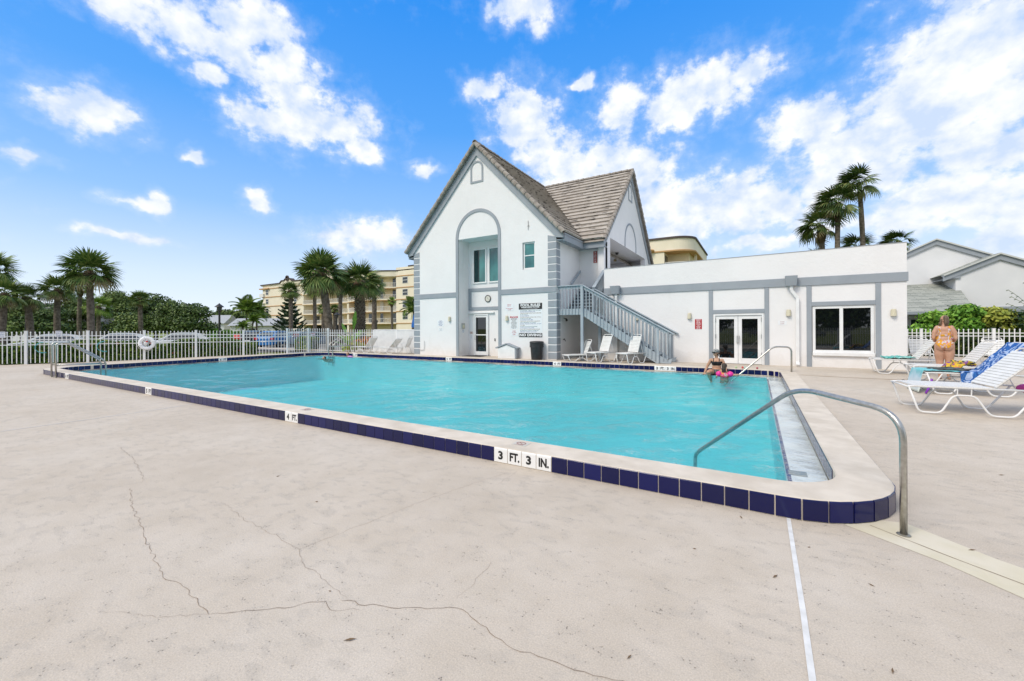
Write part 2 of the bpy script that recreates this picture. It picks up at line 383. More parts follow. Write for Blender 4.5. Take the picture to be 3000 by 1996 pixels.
for i in range(len(NX)-1):
    for j in range(len(NY)-1):
        if NX[i] >= hx0-.01 and NX[i+1] <= hx1+.01 and NY[j] >= 4.459 and NY[j+1] <= 16.531: continue
        if NX[i+1] < -24.11 and NY[j] >= 18.4: continue
        xm_, ym_ = (NX[i]+NX[i+1])/2, (NY[j]+NY[j+1])/2      # nothing beyond the left fence line
        if ym_ < 17 and (xm_+30.75)*.834-(ym_-5.1)*.552 < -.35: continue
        if NY[j] > 27.9: continue
        a = i*len(NY)+j; d.f.append((a, a+len(NY), a+len(NY)+1, a+1))
DECK = tag(d.build('pool_deck', M_DECK, smooth=True), kind='structure')

# cracks, the white sealed joints and the yellowish patch by the hand rail
M_CRACK = material('crack_dark', (.24, .17, .12), .95, spec=.1)  # plain dark brown of the crack lines
M_JOINT = material('white_sealant', (.70, .69, .66), .6, build=varied((.62, .61, .58), (.76, .75, .73), 9))
M_PATCH = material('cream_patch', rough=.9, spec=.2, build=varied((.60, .54, .40), (.66, .60, .48), 3, 6, 50, .2, .006))
def ribbon(pts, w, z=.0035, jag=0., seed=0, sub=0.05, taper=True):
    rg = random.Random(seed); P = [Vector((p[0], p[1], 0)) for p in pts]; Q = [P[0]]
    for a, b in zip(P, P[1:]):
        n = max(1, int((b-a).length/sub)); per = Vector((-(b-a).y, (b-a).x, 0)).normalized()
        for k in range(1, n+1): Q.append(a+(b-a)*(k/n)+per*(rg.uniform(-jag, jag) if k < n else 0))
    mb = MB(); m = len(Q)
    for i, q in enumerate(Q):
        dd = (Q[min(i+1, m-1)]-Q[max(i-1, 0)]).normalized(); per = Vector((-dd.y, dd.x, 0))
        ww = w*(rg.uniform(.55, 1.35) if jag else 1.)*(min(1., (m-1-i)/6+.25) if taper and jag else 1.)
        zz = deck_z(q.x, q.y)+z
        mb.v += [(q.x-per.x*ww/2, q.y-per.y*ww/2, zz), (q.x+per.x*ww/2, q.y+per.y*ww/2, zz)]
    mb.f = [(2*i, 2*i+2, 2*i+3, 2*i+1) for i in range(m-1)]
    return mb
CR = [([(-7.689,2.129),(-6.889,2.032),(-5.9,1.83),(-5.70,1.77)], .0035), 
 ([(-5.587,1.63),(-4.956,1.46),(-4.387,1.361),(-4.15,1.30),(-3.911,1.251),(-3.39,1.151),(-3.116,1.18),(-2.723,1.135),(-2.5,1.308),(-2.239,1.549),(-2.148,1.514),(-2.0,1.60)], .0042),
 ([(-2.16,1.60),(-1.854,1.707),(-1.523,1.901),(-1.28,1.861),(-1.079,1.803),(-.853,1.84),(-.622,1.874),(-.45,1.90)], .0042),
 ([(-2.443,3.958),(-2.56,3.62),(-2.72,3.0),(-2.80,2.62),(-2.851,2.298),(-2.936,1.819),(-3.27,1.846),(-3.832,1.864),(-4.4,1.948)], .0028),
 ([(-2.936,1.819),(-2.72,1.716),(-2.261,1.655),(-2.125,1.616)], .0024), ([(-2.372,4.081),(-2.347,3.504)], .0024),
 ([(-1.608,2.396),(-1.562,2.1),(-1.60,1.92)], .002), ([(-2.723,1.135),(-2.95,.97),(-3.3,.83)], .002), ([(1.9,5.9),(2.3,6.1),(2.7,6.05)], .003)]
for i, (pts, w) in enumerate(CR):
    ribbon(pts, w*.62, .003, .014, i, .04).build('crack', M_CRACK, DECK)
ribbon([(.23,4.235),(.224,2.841),(.217,2.344),(.20,.3)], .030, .004, sub=.4).build('sealed_joint', M_JOINT, DECK)
ribbon([(-10.62,.6),(-10.586,2.427),(-10.65,3.595),(-10.74,4.2)], .022, .004, sub=.4).build('sealed_joint', M_JOINT, DECK)
pa = MB().add([(.79,4.55,.0025),(.62,4.33,.0025),(1.10,3.98,.0025),(1.45,3.62,.0025),(2.6,2.6,.0025),(3.2,3.0,.0025),(1.9,3.9,.0025),(1.45,4.22,.0025),(1.06,4.62,.0025)], [tuple(range(9))])
pa.build('cream_patch', M_PATCH, DECK)
ribbon([(.80,4.42),(1.2,4.08),(1.9,3.55),(2.9,2.8)], .006, .0045, .002, 4, .08, False).build('crack', M_CRACK, DECK)
# the rust-coloured seam where the ramp meets the level terrace
M_SEAM = material('stained_seam', (.33, .22, .13), .9, spec=.1)
ribbon([(1.12,15.2),(2.3,15.0),(3.4,15.05),(5.2,14.7),(8.4,14.9)], .07, .004, .015, 9, .15, False).build('stained_seam', M_SEAM, DECK)
# bits of debris on the near deck
M_TWIG = material('dry_leaf', (.16, .10, .05), .8)
for i, (x, y, l, a) in enumerate([(-1.85,1.42,.035,40),(-2.3,1.62,.012,10),(-1.0,1.46,.02,120),(-.55,2.05,.02,70),(-.2,1.95,.018,20),(.1,3.2,.03,60),(.62,3.4,.02,150),(.55,2.6,.022,80),(-.4,3.3,.015,0),(1.35,4.3,.03,30),(-3.6,2.4,.02,15),(-.12,4.05,.03,110),(.33,3.75,.012,20),(-1.33,1.40,.014,0),(-4.6,2.6,.02,70),(2.3,6.6,.03,20),(2.9,7.5,.03,100)]):
    z = deck_z(x, y)+.004; c, s_ = math.cos(R(a)), math.sin(R(a))
    o = tag(MB().add([(x-l*c, y-l*s_, z), (x-s_*l*.22, y+c*l*.22, z+.004), (x+l*c, y+l*s_, z+.003), (x+s_*l*.22, y-c*l*.22, z+.002), (x,y,z-.003)], [(0,1,2,3),(0,3,4),(3,2,4),(2,1,4),(1,0,4)]).build('dry_leaf', M_TWIG), 'tiny dry brown leaf scrap lying on the pool deck', 'leaf', 'leaf scraps scattered on the deck')

# pool coping (the raised kerb) -------------------------------------------------
n = len(INN); cp = MB()
EDGE = .02
def offs(pa, pb, d_):   # points on pa moved towards pb by d_
    out = []
    for (a, b) in zip(pa, pb):
        v = Vector((b[0]-a[0], b[1]-a[1])); v = v.normalized()*d_; out.append((a[0]+v.x, a[1]+v.y))
    return out
OUT2 = offs(OUT, INN, .012); INN2 = offs(INN, OUT, .012)
prof = [(INN, -.07), (INN, ZT-.012), (INN2, ZT), (OUT2, ZT), (OUT, ZT-.006), (OUT, -.25)]
for ring, z in prof:
    for (x, y) in ring: cp.v.append((x, y, z))
for k in range(len(prof)-1):
    for i in range(n):
        j = (i+1) % n; cp.f.append((k*n+i, k*n+j, (k+1)*n+j, (k+1)*n+i))
COPING = tag(cp.build('pool_coping', M_COPE), kind='structure')
for p in COPING.data.polygons: p.use_smooth = False
def tile_col(t, b):
    oi = t.nodes.new('ShaderNodeObjectInfo'); n_ = noise(t, coords(t), 18, 4)
    c = ramp(t, oi.outputs['Random'], [(0., (.002, .0035, .046)), (.6, (.003, .005, .070)), (1., (.005, .008, .095))])
    c = mixc(t, math_node(t, 'MULTIPLY', n_, .25), c, (.016, .018, .07))
    t.links.new(c, b.inputs['Base Color'])
    rr = nn(t, 'ShaderNodeMapRange', inp={3: .05, 4: .22}); t.links.new(noise(t, wpos(t), 6, 3), rr.inputs[0]); t.links.new(rr.outputs[0], b.inputs['Roughness'])
M_TILE = material('navy_glazed_tile', (.006, .005, .05), .18, spec=.38, build=tile_col)
M_WTILE = material('white_glazed_tile', (.80, .80, .79), .2)
M_BLACK = material('black_lettering', (.012, .012, .012), .5)
M_GROUT = material('grout', (.62, .60, .57), .9)
TP = .1945
def tile_mesh(nm, mat, w=.1855, h=.176, tk=.008, z0=.006):
    mb = MB(); pr = [(0, z0), (-tk, z0+.003), (-tk, z0+h-.020), (-tk*.75, z0+h-.008), (-tk*.2, z0+h), (.012, z0+h+.001), (.012, z0)]
    return mb.prism([(a, b) for a, b in pr], -w/2, w/2, 'x').mesh(nm, mat)   # prism axis x: (a, u=y, v=z)
ME_T = tile_mesh('navy_tile', M_TILE); ME_WT = tile_mesh('white_tile', M_WTILE)
def letter(parent, s, w, h=.105):
    mb = MB(); put_text(mb, s, .15, (0, -.0092, .094), (1,0,0), (0,0,1), bold=.006, width=w)
    zs = [p[2] for p in mb.v]; k = h/(max(zs)-min(zs)); mb.v = [(p[0], p[1], .094+(p[2]-(max(zs)+min(zs))/2)*k) for p in mb.v]
    return mb.build('lettering', M_BLACK, parent, world=False)
NMARK = {}
for k0, words in ((-4, ('3', 'FT.', '3', 'IN.')), (-27, ('4', 'FT.')), (-59, ('5', 'FT')), (-94, ('6', 'FT'))):
    for i, w_ in enumerate(words): NMARK[k0+i] = w_
WID = {'3': .066, '4': .07, '5': .066, '6': .066, 'FT.': .135, 'FT': .13, 'IN.': .13}
def place_tile(x, y, rz, word, parent):
    o = inst('depth_marker_tile' if word else 'tile', ME_WT if word else ME_T, parent, (x, y, 0), (0, 0, rz))
    if word: letter(o, word, WID[word])
    return o
X_J0 = -2.0088
k = -107
while k <= 10:                       # straight run of the near kerb
    xm = X_J0+(k+.5)*TP
    if xm > .25: break
    place_tile(xm, PY0-CW, 0, NMARK.get(k), COPING); k += 1
cx_, cy_, rr_ = PX1+CW-.90, PY0-CW+.90, .90    # round the right corner
x_end = X_J0+k*TP; a = (x_end-cx_)/rr_
ME_TC = tile_mesh('navy_tile_corner', M_TILE, w=.182)
while a < R(96):
    am = a+TP/2/rr_; o = inst('tile', ME_TC, COPING, (cx_+rr_*math.sin(am), cy_-rr_*math.cos(am), 0), (0, 0, am)); a += TP/rr_
y_ = cy_+.10
while y_ < 9.0:                      # right flank, sinking into the ramp
    inst('tile', ME_T, COPING, (PX1+CW, y_, 0), (0, 0, R(90))); y_ += TP
# left corner of the kerb
cx_, cy_, rr_ = PX0-CW+1.5, PY0-CW+1.5, 1.5; a = 0.
while a < R(88):
    am = a+TP/2/rr_; inst('tile', ME_TC, COPING, (cx_-rr_*math.sin(am), cy_-rr_*math.cos(am), 0), (0, 0, -am)); a += TP/rr_

# basin: shell, gutter ledge, inner tiles ------------------------------------------
M_PLAS = material('aqua_pool_plaster', rough=.8, spec=.2, build=varied((.78, .84, .85), (.86, .90, .91), .7, 5))
M_LEDGE = material('white_gutter_ledge', rough=.6, build=varied((.86, .88, .88), (.92, .93, .93), 4))
LED = rrect(PX0+.38, PX1-.38, PY0+.38, PY1-.45, (.35, .40, .8, .8))
bs = MB()
prof = [(INN, -.02), (INN, -.035), (LED, -.035), (LED, -.10), (LED, None)]
def floor_z(x): 
    t = max(0, min(1, (0-x)/22.)); return -1.05-.45*t
for ring, z in prof:
    for (x, y) in ring: bs.v.append((x, y, floor_z(x) if z is None else z))
for q in range(len(prof)-1):
    for i in range(n):
        j = (i+1) % n; bs.f.append((q*n+i, (q+1)*n+i, (q+1)*n+j, q*n+j))
bs.f.append(tuple(range(4*n, 5*n)))
BASIN = bs.build('pool_basin', M_PLAS); BASIN.data.materials.append(M_LEDGE); tag(BASIN, kind='structure')
for i, p in enumerate(BASIN.data.polygons):
    if i < 2*n: p.material_index = 1
NF = 0
ME_TI = tile_mesh('inner_tile', M_TILE, h=.162, z0=.014); ME_WTI = tile_mesh('inner_white_tile', M_WTILE, h=.162, z0=.014)
def place_in(x, y, rz, word=None):
    o = inst('depth_marker_tile' if word else 'tile', ME_WTI if word else ME_TI, BASIN, (x, y, 0), (0, 0, rz))
    if word: letter(o, word, WID[word])
FM = {}
XF0 = -13.2862
for xs_, words in ((-3.326, ('3', 'FT.', '3', 'IN.')), (-7.621, ('4', 'FT')), (-13.67, ('5', 'FT')), (-20.891, ('6', 'FT'))):
    k0 = round((xs_-XF0)/TP)
    for i, w_ in enumerate(words): FM[k0+i] = w_
for k in range(-49, 69):
    xm = XF0+(k+.5)*TP
    if xm > PX1-.60: break
    place_in(xm, PY1, 0, FM.get(k))
def arc_in(cx, cy, r_, a0, a1):
    st = TP/r_; nn_ = max(1, round((a1-a0)/st))
    for i in range(nn_):
        am = a0+(i+.5)*(a1-a0)/nn_
        inst('tile', ME_TI, BASIN, (cx+r_*math.cos(am), cy+r_*math.sin(am), 0), (0, 0, am-R(90)))
arc_in(PX1-.55, PY1-.55, .55, 0, R(90)); arc_in(PX0+1.08, PY1-1.08, 1.08, R(90), R(180)); arc_in(PX0+1.08, PY0+1.08, 1.08, R(180), R(262)); arc_in(PX1-.52, PY0+.52, .52, R(-75), 0)
y_ = PY1-.62
while y_ > PY0+.55: inst('tile', ME_TI, BASIN, (PX1, y_, 0), (0, 0, R(-90))); y_ -= TP
y_ = 10.491+TP/2-TP*round((10.491-5.8)/TP)
i = 0
while y_ < PY1-1.1:
    w_ = None
    if abs(y_-(10.491+TP/2)) < .05: w_ = '6'
    if abs(y_-(10.491+TP*1.5)) < .05: w_ = 'FT'
    place_in(PX0, y_, R(90), w_); y_ += TP
# blue tile line on the lip of the gutter ledge
lp = MB(); L2 = offs(LED, INN, .045)
for (ring, z) in ((LED, -.034), (L2, -.034), (L2, -.029), (LED, -.029)):
    for (x, y) in ring: lp.v.append((x, y, z))
for q in range(4):
    for i in range(n):
        j = (i+1) % n; r2 = (q+1) % 4; lp.f.append((q*n+i, q*n+j, r2*n+j, r2*n+i))
M_LIP = material('blue_lip_tile', (.02, .035, .16), .25)
lp.build('lip_tile_line', M_LIP, BASIN)
sk = MB().box(PX1-.36, PX1-.18, PY0+.95, PY0+1.13, -.034, -.028); sk.build('gutter_drain', material('drain_grate', (.30, .33, .34), .6), BASIN, bevel=.004)
for (px_, py_, ww, hh) in ((-6.5, 16.3, 4.0, .5),):
    pass

# water ----------------------------------------------------------------------------
def water_mat(nm='pool_water', tint=(.38, .905, .945), amp=.34):
    m = bpy.data.materials.new(nm); m.use_nodes = True; t = m.node_tree; t.nodes.clear()
    out = nn(t, 'ShaderNodeOutputMaterial'); p = wpos(t)
    mp = t.nodes.new('ShaderNodeMapping'); t.links.new(p, mp.inputs[0]); mp.inputs['Rotation'].default_value = (0, 0, R(25)); mp.inputs['Scale'].default_value = (1.0, 1.6, 1)
    h = math_node(t, 'ADD', math_node(t, 'MULTIPLY', noise(t, mp.outputs[0], 4.2, 3, .5, .8), .60), math_node(t, 'MULTIPLY', noise(t, mp.outputs[0], 13., 3, .55, .5), .26))
    calm = nn(t, 'ShaderNodeMapRange', inp={1: .3, 2: .7, 3: .55, 4: 1.0}); t.links.new(noise(t, p, .22, 2, .5), calm.inputs[0])
    h = math_node(t, 'MULTIPLY', h, calm.outputs[0])
    bp = nn(t, 'ShaderNodeBump', inp={'Strength': .9, 'Distance': amp}); t.links.new(h, bp.inputs['Height'])
    fr = nn(t, 'ShaderNodeFresnel', inp={'IOR': 1.333}); t.links.new(bp.outputs[0], fr.inputs['Normal'])
    gl = nn(t, 'ShaderNodeBsdfGlossy', inp={'Roughness': .015, 'Color': (1, 1, 1, 1)}); t.links.new(bp.outputs[0], gl.inputs['Normal'])
    tr = nn(t, 'ShaderNodeBsdfTransparent', inp={0: (*tint, 1)})        # colour taken up by the depth of water below
    mx = nn(t, 'ShaderNodeMixShader'); t.links.new(math_node(t, 'MINIMUM', fr.outputs[0], .75), mx.inputs[0]); t.links.new(tr.outputs[0], mx.inputs[1]); t.links.new(gl.outputs[0], mx.inputs[2])
    t.links.new(mx.outputs[0], out.inputs[0]); MATS[nm] = m; return m
def water():
    nx, ny = 420, 200
    X = np.linspace(PX0-.2, PX1+.2, nx); Y = np.linspace(PY0-.2, PY1+.2, ny); xx, yy = np.meshgrid(X, Y, indexing='ij')
    z = np.zeros_like(xx); rg = np.random.default_rng(3)
    for i in range(26):
        th = rg.uniform(0, 2*math.pi); L = rg.uniform(.35, 1.6); kx, ky = math.cos(th)*2*math.pi/L, math.sin(th)*2*math.pi/L
        z += .0016*L**.8*np.sin(kx*xx+ky*yy+rg.uniform(0, 6.28))
    z *= 2.3
    vs = np.stack([xx, yy, z], -1).reshape(-1, 3)
    idx = np.arange(nx*ny).reshape(nx, ny); f = np.stack([idx[:-1,:-1], idx[1:,:-1], idx[1:,1:], idx[:-1,1:]], -1).reshape(-1, 4)
    # clip to the rounded outline (kept slightly inside the tiles' backs)
    def inside(x, y):
        ok = (x > PX0-.03) & (x < PX1+.03) & (y > PY0-.03) & (y < PY1+.03)
        for (cx, cy, r_, sx, sy) in ((PX1-.52, PY0+.52, .55, 1, -1), (PX1-.55, PY1-.55, .58, 1, 1), (PX0+1.08, PY1-1.08, 1.11, -1, 1), (PX0+1.08, PY0+1.08, 1.11, -1, -1)):
            ok &= ~(((x-cx)*sx > 0) & ((y-cy)*sy > 0) & ((x-cx)**2+(y-cy)**2 > r_*r_))
        return ok
    c = vs[f].mean(1); f = f[inside(c[:,0], c[:,1])]
    me = bpy.data.meshes.new('water'); me.from_pydata(vs.tolist(), [], f.tolist()); me.materials.append(water_mat()); me.materials.append(water_mat('clear_shallow_water', (.95, .99, .99), .05))
    c = vs[f].mean(1); x, y = c[:,0], c[:,1]; lx0, lx1, ly0, ly1 = PX0+.38, PX1-.38, PY0+.38, PY1-.45
    sh = (x < lx0) | (x > lx1) | (y < ly0) | (y > ly1)
    me.polygons.foreach_set('material_index', sh.astype(np.int32))
    me.polygons.foreach_set('use_smooth', [True]*len(me.polygons)); me.update()
    o = bpy.data.objects.new('water', me); COL.objects.link(o); tag(o, kind='structure')
water()
# ================================================================== clubhouse
def stucco(t, b):
    p = wpos(t); n1 = noise(t, p, .6, 5, .6); n2 = noise(t, p, 9, 5, .6); n3 = noise(t, p, 2.2, 6, .65, .8)
    c = ramp(t, n1, [(.3, (.765, .75, .74)), (.7, (.815, .80, .79))])
    st = nn(t, 'ShaderNodeMapRange', interpolation_type='SMOOTHSTEP', inp={1: .62, 2: .8}); t.links.new(noise(t, wpos(t, (3, 3, .5)), 1.1, 5, .65), st.inputs[0])
    c = mixc(t, math_node(t, 'MULTIPLY', st.outputs[0], .22), c, (.55, .54, .50))
    sz = nn(t, 'ShaderNodeSeparateXYZ'); t.links.new(p, sz.inputs[0]); lo = nn(t, 'ShaderNodeMapRange', inp={1: .75, 2: .15, 3: 0., 4: 1.}); t.links.new(math_node(t, 'ADD', sz.outputs[2], math_node(t, 'MULTIPLY', math_node(t, 'SUBTRACT', n3, .5), 1.4)), lo.inputs[0])
    c = mixc(t, math_node(t, 'MULTIPLY', lo.outputs[0], .35), c, (.60, .55, .48))
    t.links.new(c, b.inputs['Base Color'])
    h = math_node(t, 'ADD', math_node(t, 'MULTIPLY', n2, .5), math_node(t, 'MULTIPLY', n3, .9)); bump(t, b, h, .55, .022)
M_STUC = material('white_stucco', (.80, .80, .80), .85, build=stucco, spec=.2)
M_TRIM = material('grey_trim_paint', rough=.6, build=varied((.275, .305, .335), (.315, .345, .375), 1.5, 5, 30, .15, .004))
M_STAIR = material('grey_stair_paint', rough=.6, build=varied((.31, .36, .40), (.37, .42, .455), 2., 5, 40, .12, .003))
M_WPNT = material('white_paint', rough=.45, build=varied((.74, .74, .73), (.82, .82, .81), 2.5))
M_GLASS = material('dark_glass', (.004, .005, .006), .02, spec=1.)
def teal(t, b):
    p = wpos(t, (1, 1, .6)); t.links.new(ramp(t, noise(t, p, 1.1, 3), [(.35, (.015, .10, .10)), (.65, (.05, .24, .23))]), b.inputs['Base Color'])
M_TEAL = material('teal_reflection_glass', (.03, .2, .2), .04, spec=1., build=teal)  # teal reflection in the upper panes put into the base colour
M_DTEAL = material('dark_teal_glass', (.004, .028, .03), .04, spec=.6)
M_CREAM = material('cream_plastic', (.62, .57, .42), .5)
M_STEEL = material('brushed_steel', rough=.30, metal=1., build=lambda t, b: (t.links.new(ramp(t, noise(t, wpos(t), 30, 4), [(.3, (.40, .385, .35)), (.7, (.55, .54, .51))]), b.inputs['Base Color']), None)[1])
def rooft(t, b):
    p = wpos(t); n1 = noise(t, p, 1.2, 5, .6); n2 = noise(t, p, 7, 4, .6)
    c = ramp(t, n1, [(.3, (.37, .33, .285)), (.7, (.53, .485, .43))])
    s_ = nn(t, 'ShaderNodeMapRange', interpolation_type='SMOOTHSTEP', inp={1: .53, 2: .63}); t.links.new(noise(t, wpos(t, (1.0, 1.6, 4.2)), 1.5, 5, .7), s_.inputs[0])
    c = mixc(t, math_node(t, 'MULTIPLY', s_.outputs[0], .85), c, (.05, .043, .038)); c = mixc(t, math_node(t, 'MULTIPLY', n2, .22), c, (.22, .19, .165))
    t.links.new(c, b.inputs['Base Color']); bump(t, b, n2, .3, .02)
M_ROOF = material('concrete_roof_tile', (.36, .33, .29), .9, build=rooft, spec=.2)
M_RAKE = material('rake_tile', rough=.9, spec=.2, build=varied((.23, .20, .17), (.40, .36, .315), 4, 5, 20, .2, .01))
M_DARKIN = material('dark_interior', (.02, .02, .02), .9)

YG, YR, YW = 17.19, 18.08, 18.54
XC, RS = -12.27, 1.053
GL, GR = -16.68, -7.86
def gz(x, top=10.80): return top-RS*abs(x-XC)
CLUB = thing('clubhouse', 'white stucco clubhouse with grey trim, steep tiled gables and a flat wing', 'building', (-12.27, 17.19, 0.))
B0 = .10
w = MB()
def col(x0, x1, z0, z1=None):
    if z1 is not None: w.prism([(x0, z0), (x1, z0), (x1, z1), (x0, z1)], YG, YG+.3); return
    pts = [(x0, z0), (x1, z0), (x1, gz(x1))]
    if x0 < XC < x1: pts.append((XC, gz(XC)))
    pts.append((x0, gz(x0))); w.prism(pts, YG, YG+.3)
AL, AR, SOF = -13.50, -11.01, 6.33
col(GL, AL, B0); col(AL, AR, SOF); col(AR, -9.63, B0); col(-9.63, -8.96, B0, 4.456); col(-9.63, -8.96, 5.75); col(-8.96, GR, B0)
w.build('front_wall', M_STUC, CLUB)
w = MB()                                           # recess
w.box(AL-.3, AL, YG+.3, YR+.3, B0, SOF+.3); w.box(AR, AR+.3, YG+.3, YR+.3, B0, SOF+.3); w.box(AL, AR, YG+.3, YR+.3, SOF, SOF+.3)
w.box(AL, AR, YR, YR+.3, B0, SOF)
w.build('recess_wall', M_STUC, CLUB)
w = MB()                                           # flanks and rear volume
w.box(GR-.3, GR, YG+.3, 20.11, B0, 5.9); w.build('side_wall', M_STUC, CLUB); w = MB(); w.box(GL, GL+.3, YG+.3, 30., B0, 5.9)
w.build('side_wall', M_STUC, CLUB)
qbox('stair_end_wall', M_STUC, CLUB, GR, -6.49, 20.11, 20.4, B0, 6.0)
# second gable end, facing the wing roof
XE, YM = -6.49, 24.96
def g2(y, top=10.80): return top-.93*abs(y-YM)
w = MB()
def col2(y0, y1, z0, z1=None):
    if z1 is not None: w.prism([(y0, z0), (y1, z0), (y1, z1), (y0, z1)], XE-.3, XE, 'x'); return
    pts = [(y0, z0), (y1, z0), (y1, g2(y1))]
    if y0 < YM < y1: pts.append((YM, g2(YM)))
    pts.append((y0, g2(y0))); w.prism(pts, XE-.3, XE, 'x')
col2(19.87, 20.88, 2.6); col2(20.88, 28.6, 6.32); col2(28.6, 30.05, 2.6)
w.build('porch_gable_wall', M_STUC, CLUB)
w = MB(); w.box(-11.9, XE-.3, 29.7, 30.0, 2.6, 6.3); w.box(-9.9, -9.6, 20.4, 29.7, 2.6, 6.3); w.box(-11.9, XE-.3, 20.4, 29.9, 6.32, 6.42); w.box(-11.9, XE, 20.4, 29.9, 3.9, 4.05)
w.build('porch_wall', M_STUC, CLUB)
w = MB(); w.box(-9.6, -9.5, 22.0, 22.9, 4.05, 6.0); dr = w.build('porch_door', M_GLASS, CLUB); 
w = MB()
for y in (21.95, 22.9): w.box(-9.6, -9.45, y, y+.08, 4.05, 6.05)
w.box(-9.6, -9.45, 22.03, 22.9, 6.0, 6.08); w.build('frame', M_WPNT, dr)
lampm = material('brass_lantern', (.45, .36, .18), .4, .6)
for y in (24.2, 26.8):
    MB().lathe([(.02, .28), (.02, .16), (.09, .14), (.11, .02), (.05, 0.)], 10, (-8.0, y, 6.03)).build('porch_lantern', lampm, CLUB)
MB().lathe([(.10, .14), (.10, .08), (.07, .01)], 12, (-7.4, 25.2, 6.17)).build('porch_camera', material('dark_plastic', (.02, .02, .02), .4), CLUB)

# wing
WL, WR = -6.05, 4.33
def par(x): return 4.363+(x-WL)*(.092/10.38)
w = MB(); xs_ = [WL, -1.49, .24, 1.75, 3.50, WR]
def wc(x0, x1, z0, z1=None):
    if z1 is None: w.prism([(x0, z0), (x1, z0), (x1, par(x1)), (x0, par(x0))], YW, YW+.3)
    else: w.prism([(x0, z0), (x1, z0), (x1, z1), (x0, z1)], YW, YW+.3)
wc(WL, -1.49, B0); wc(-1.49, .24, 2.18); wc(.24, 1.75, B0); wc(1.75, 3.50, B0, .60); wc(1.75, 3.50, 2.39); wc(3.50, WR, B0)
w.build('wing_wall', M_STUC, CLUB)
w = MB(); w.prism([(YW+.3, B0), (27, B0), (27, par(WR)), (YW+.3, par(WR))], WR-.3, WR, 'x'); w.box(WL, WL+.3, YW+.3, 20.1, B0, par(WL)); w.box(WL+.3, WR-.3, YW+.3, 27, 4.02, 4.12)
w.build('wing_side_wall', M_STUC, CLUB)
w = MB(); w.box(-1.49, 3.5, YW+1.2, YW+1.25, B0, 2.5); w.build('dark_room_sheet', M_DARKIN, CLUB)  # black sheet, darkness of the unlit room put into its colour
w = MB(); w.prism([(WL, par(WL)+.002), (WR+.01, par(WR)+.002), (WR+.01, par(WR)+.02), (WL, par(WL)+.02)], YW-.015, YW+.32); w.build('parapet_cap', material('galvanised_cap', (.42, .43, .43), .5, .3), CLUB)
# grey trim of the wing
def trim(x0, x1, z0, z1, y=YW, d=.03, nm='trim_band', m=M_TRIM): return qbox(nm, m, CLUB, x0, x1, y-d, y+.01, z0, z1, bevel=.006)
trim(WL, WR+.03, 3.16, 3.47, d=.045)
for a, b_ in ((-1.668, -1.515), (.27, .419), (1.59, 1.7425), (3.5225, 3.67)): trim(a, b_, B0, 3.16)
trim(-1.515, .27, 2.19, 2.35); trim(1.7425, 3.5225, 2.405, 2.555)
# grey trim of the gable front
trim(GL, -13.66, 3.31, 3.57, YG, .035); trim(-10.85, GR+.0, 3.30, 3.56, YG, .035)
def arch_trim(cx, y, half, zs, zb, wd, d, sill=False, axis='y', n=20):
    mb = MB(); o, i_ = [], []
    o.append((cx-half, zb)); i_.append((cx-half+wd, zb+(wd if sill else 0)))
    for k in range(n+1):
        a_ = math.pi-math.pi*k/n
        o.append((cx+half*math.cos(a_), zs+half*math.sin(a_))); i_.append((cx+(half-wd)*math.cos(a_), zs+(half-wd)*math.sin(a_)))
    o.append((cx+half, zb)); i_.append((cx+half-wd, zb+(wd if sill else 0)))
    m_ = len(o)
    def P(p, a_): return (p[0], a_, p[1]) if axis == 'y' else (a_, p[0], p[1])
    y0, y1 = (y-d, y+.01) if axis == 'y' else (y+d, y-.01)
    vs = [P(p, y0) for p in o]+[P(p, y0) for p in i_]+[P(p, y1) for p in o]+[P(p, y1) for p in i_]
    fs = []
    for k in range(m_ if sill else m_-1):
        l = (k+1) % m_
        fs += [(k, l, m_+l, m_+k), (k, 2*m_+k, 2*m_+l, l), (m_+k, m_+l, 3*m_+l, 3*m_+k)]
    if not sill: fs += [(0, m_, 3*m_, 2*m_), (m_-1, 2*m_-1+0, 4*m_-1, 3*m_-1)]
    mb.add(vs, fs); ob = mb.build('arch_trim', M_TRIM, CLUB); return ob
arch_trim(-12.255, YG, 1.405, 6.375, B0, .16, .035)
arch_trim(-12.285, YG, .395, 9.845, 9.124, .09, .03, True)
arch_trim(24.9, XE, 1.3, 6.6, 6.33, .11, .03, False, 'x'); arch_trim(24.86, XE, .41, 9.8, 9.22, .08, .03, True, 'x')
# grey frame and panel over the pool door, in the recess
for bx_ in ((AL, AR, 3.64, 3.81), (AL, AR, 2.63, 2.80), (AL, AL+.18, 2.80, 3.64), (AR-.18, AR, 2.80, 3.64)): trim(*bx_, y=YR, d=.04)
qbox('door_canopy', M_WPNT, CLUB, AL+.02, -11.82, YR-.10, YR+.01, 2.45, 2.53, bevel=.008)
# quoins: one block after another on both corners
for side, (xa, xb) in (('l', (GL-.018, GL+.42)), ('r', (GR-.42, GR+.018))):
    z = .225
    for i in range(9):
        z1 = z+.288
        if i == 8: z1 = min(z1, 3.285)
        qbox('quoin', M_TRIM, CLUB, xa, xb, YG-.018, YG+.41, z, z1, bevel=.008); z += .343
    z = 3.60
    for i in range(7):
        z1 = z+.288
        qb = MB(); xo, xi = (xa, xb) if side == 'l' else (xb, xa)
        zc = lambda x: min(z1, gz(x, 10.50))
        if zc(xi) > z+.02:
            zo, zi = max(z, zc(xo)), zc(xi)
            pts = [(xo, z), (xi, z), (xi, zi)]
            if zo > z+.005: pts.append((xo, zo))
            qb.prism(pts if side == 'l' else pts[::-1], YG-.018, YG+(.41 if zo >= z1-.01 else .0)); qb.build('quoin', M_TRIM, CLUB, bevel=.006)
        z += .343
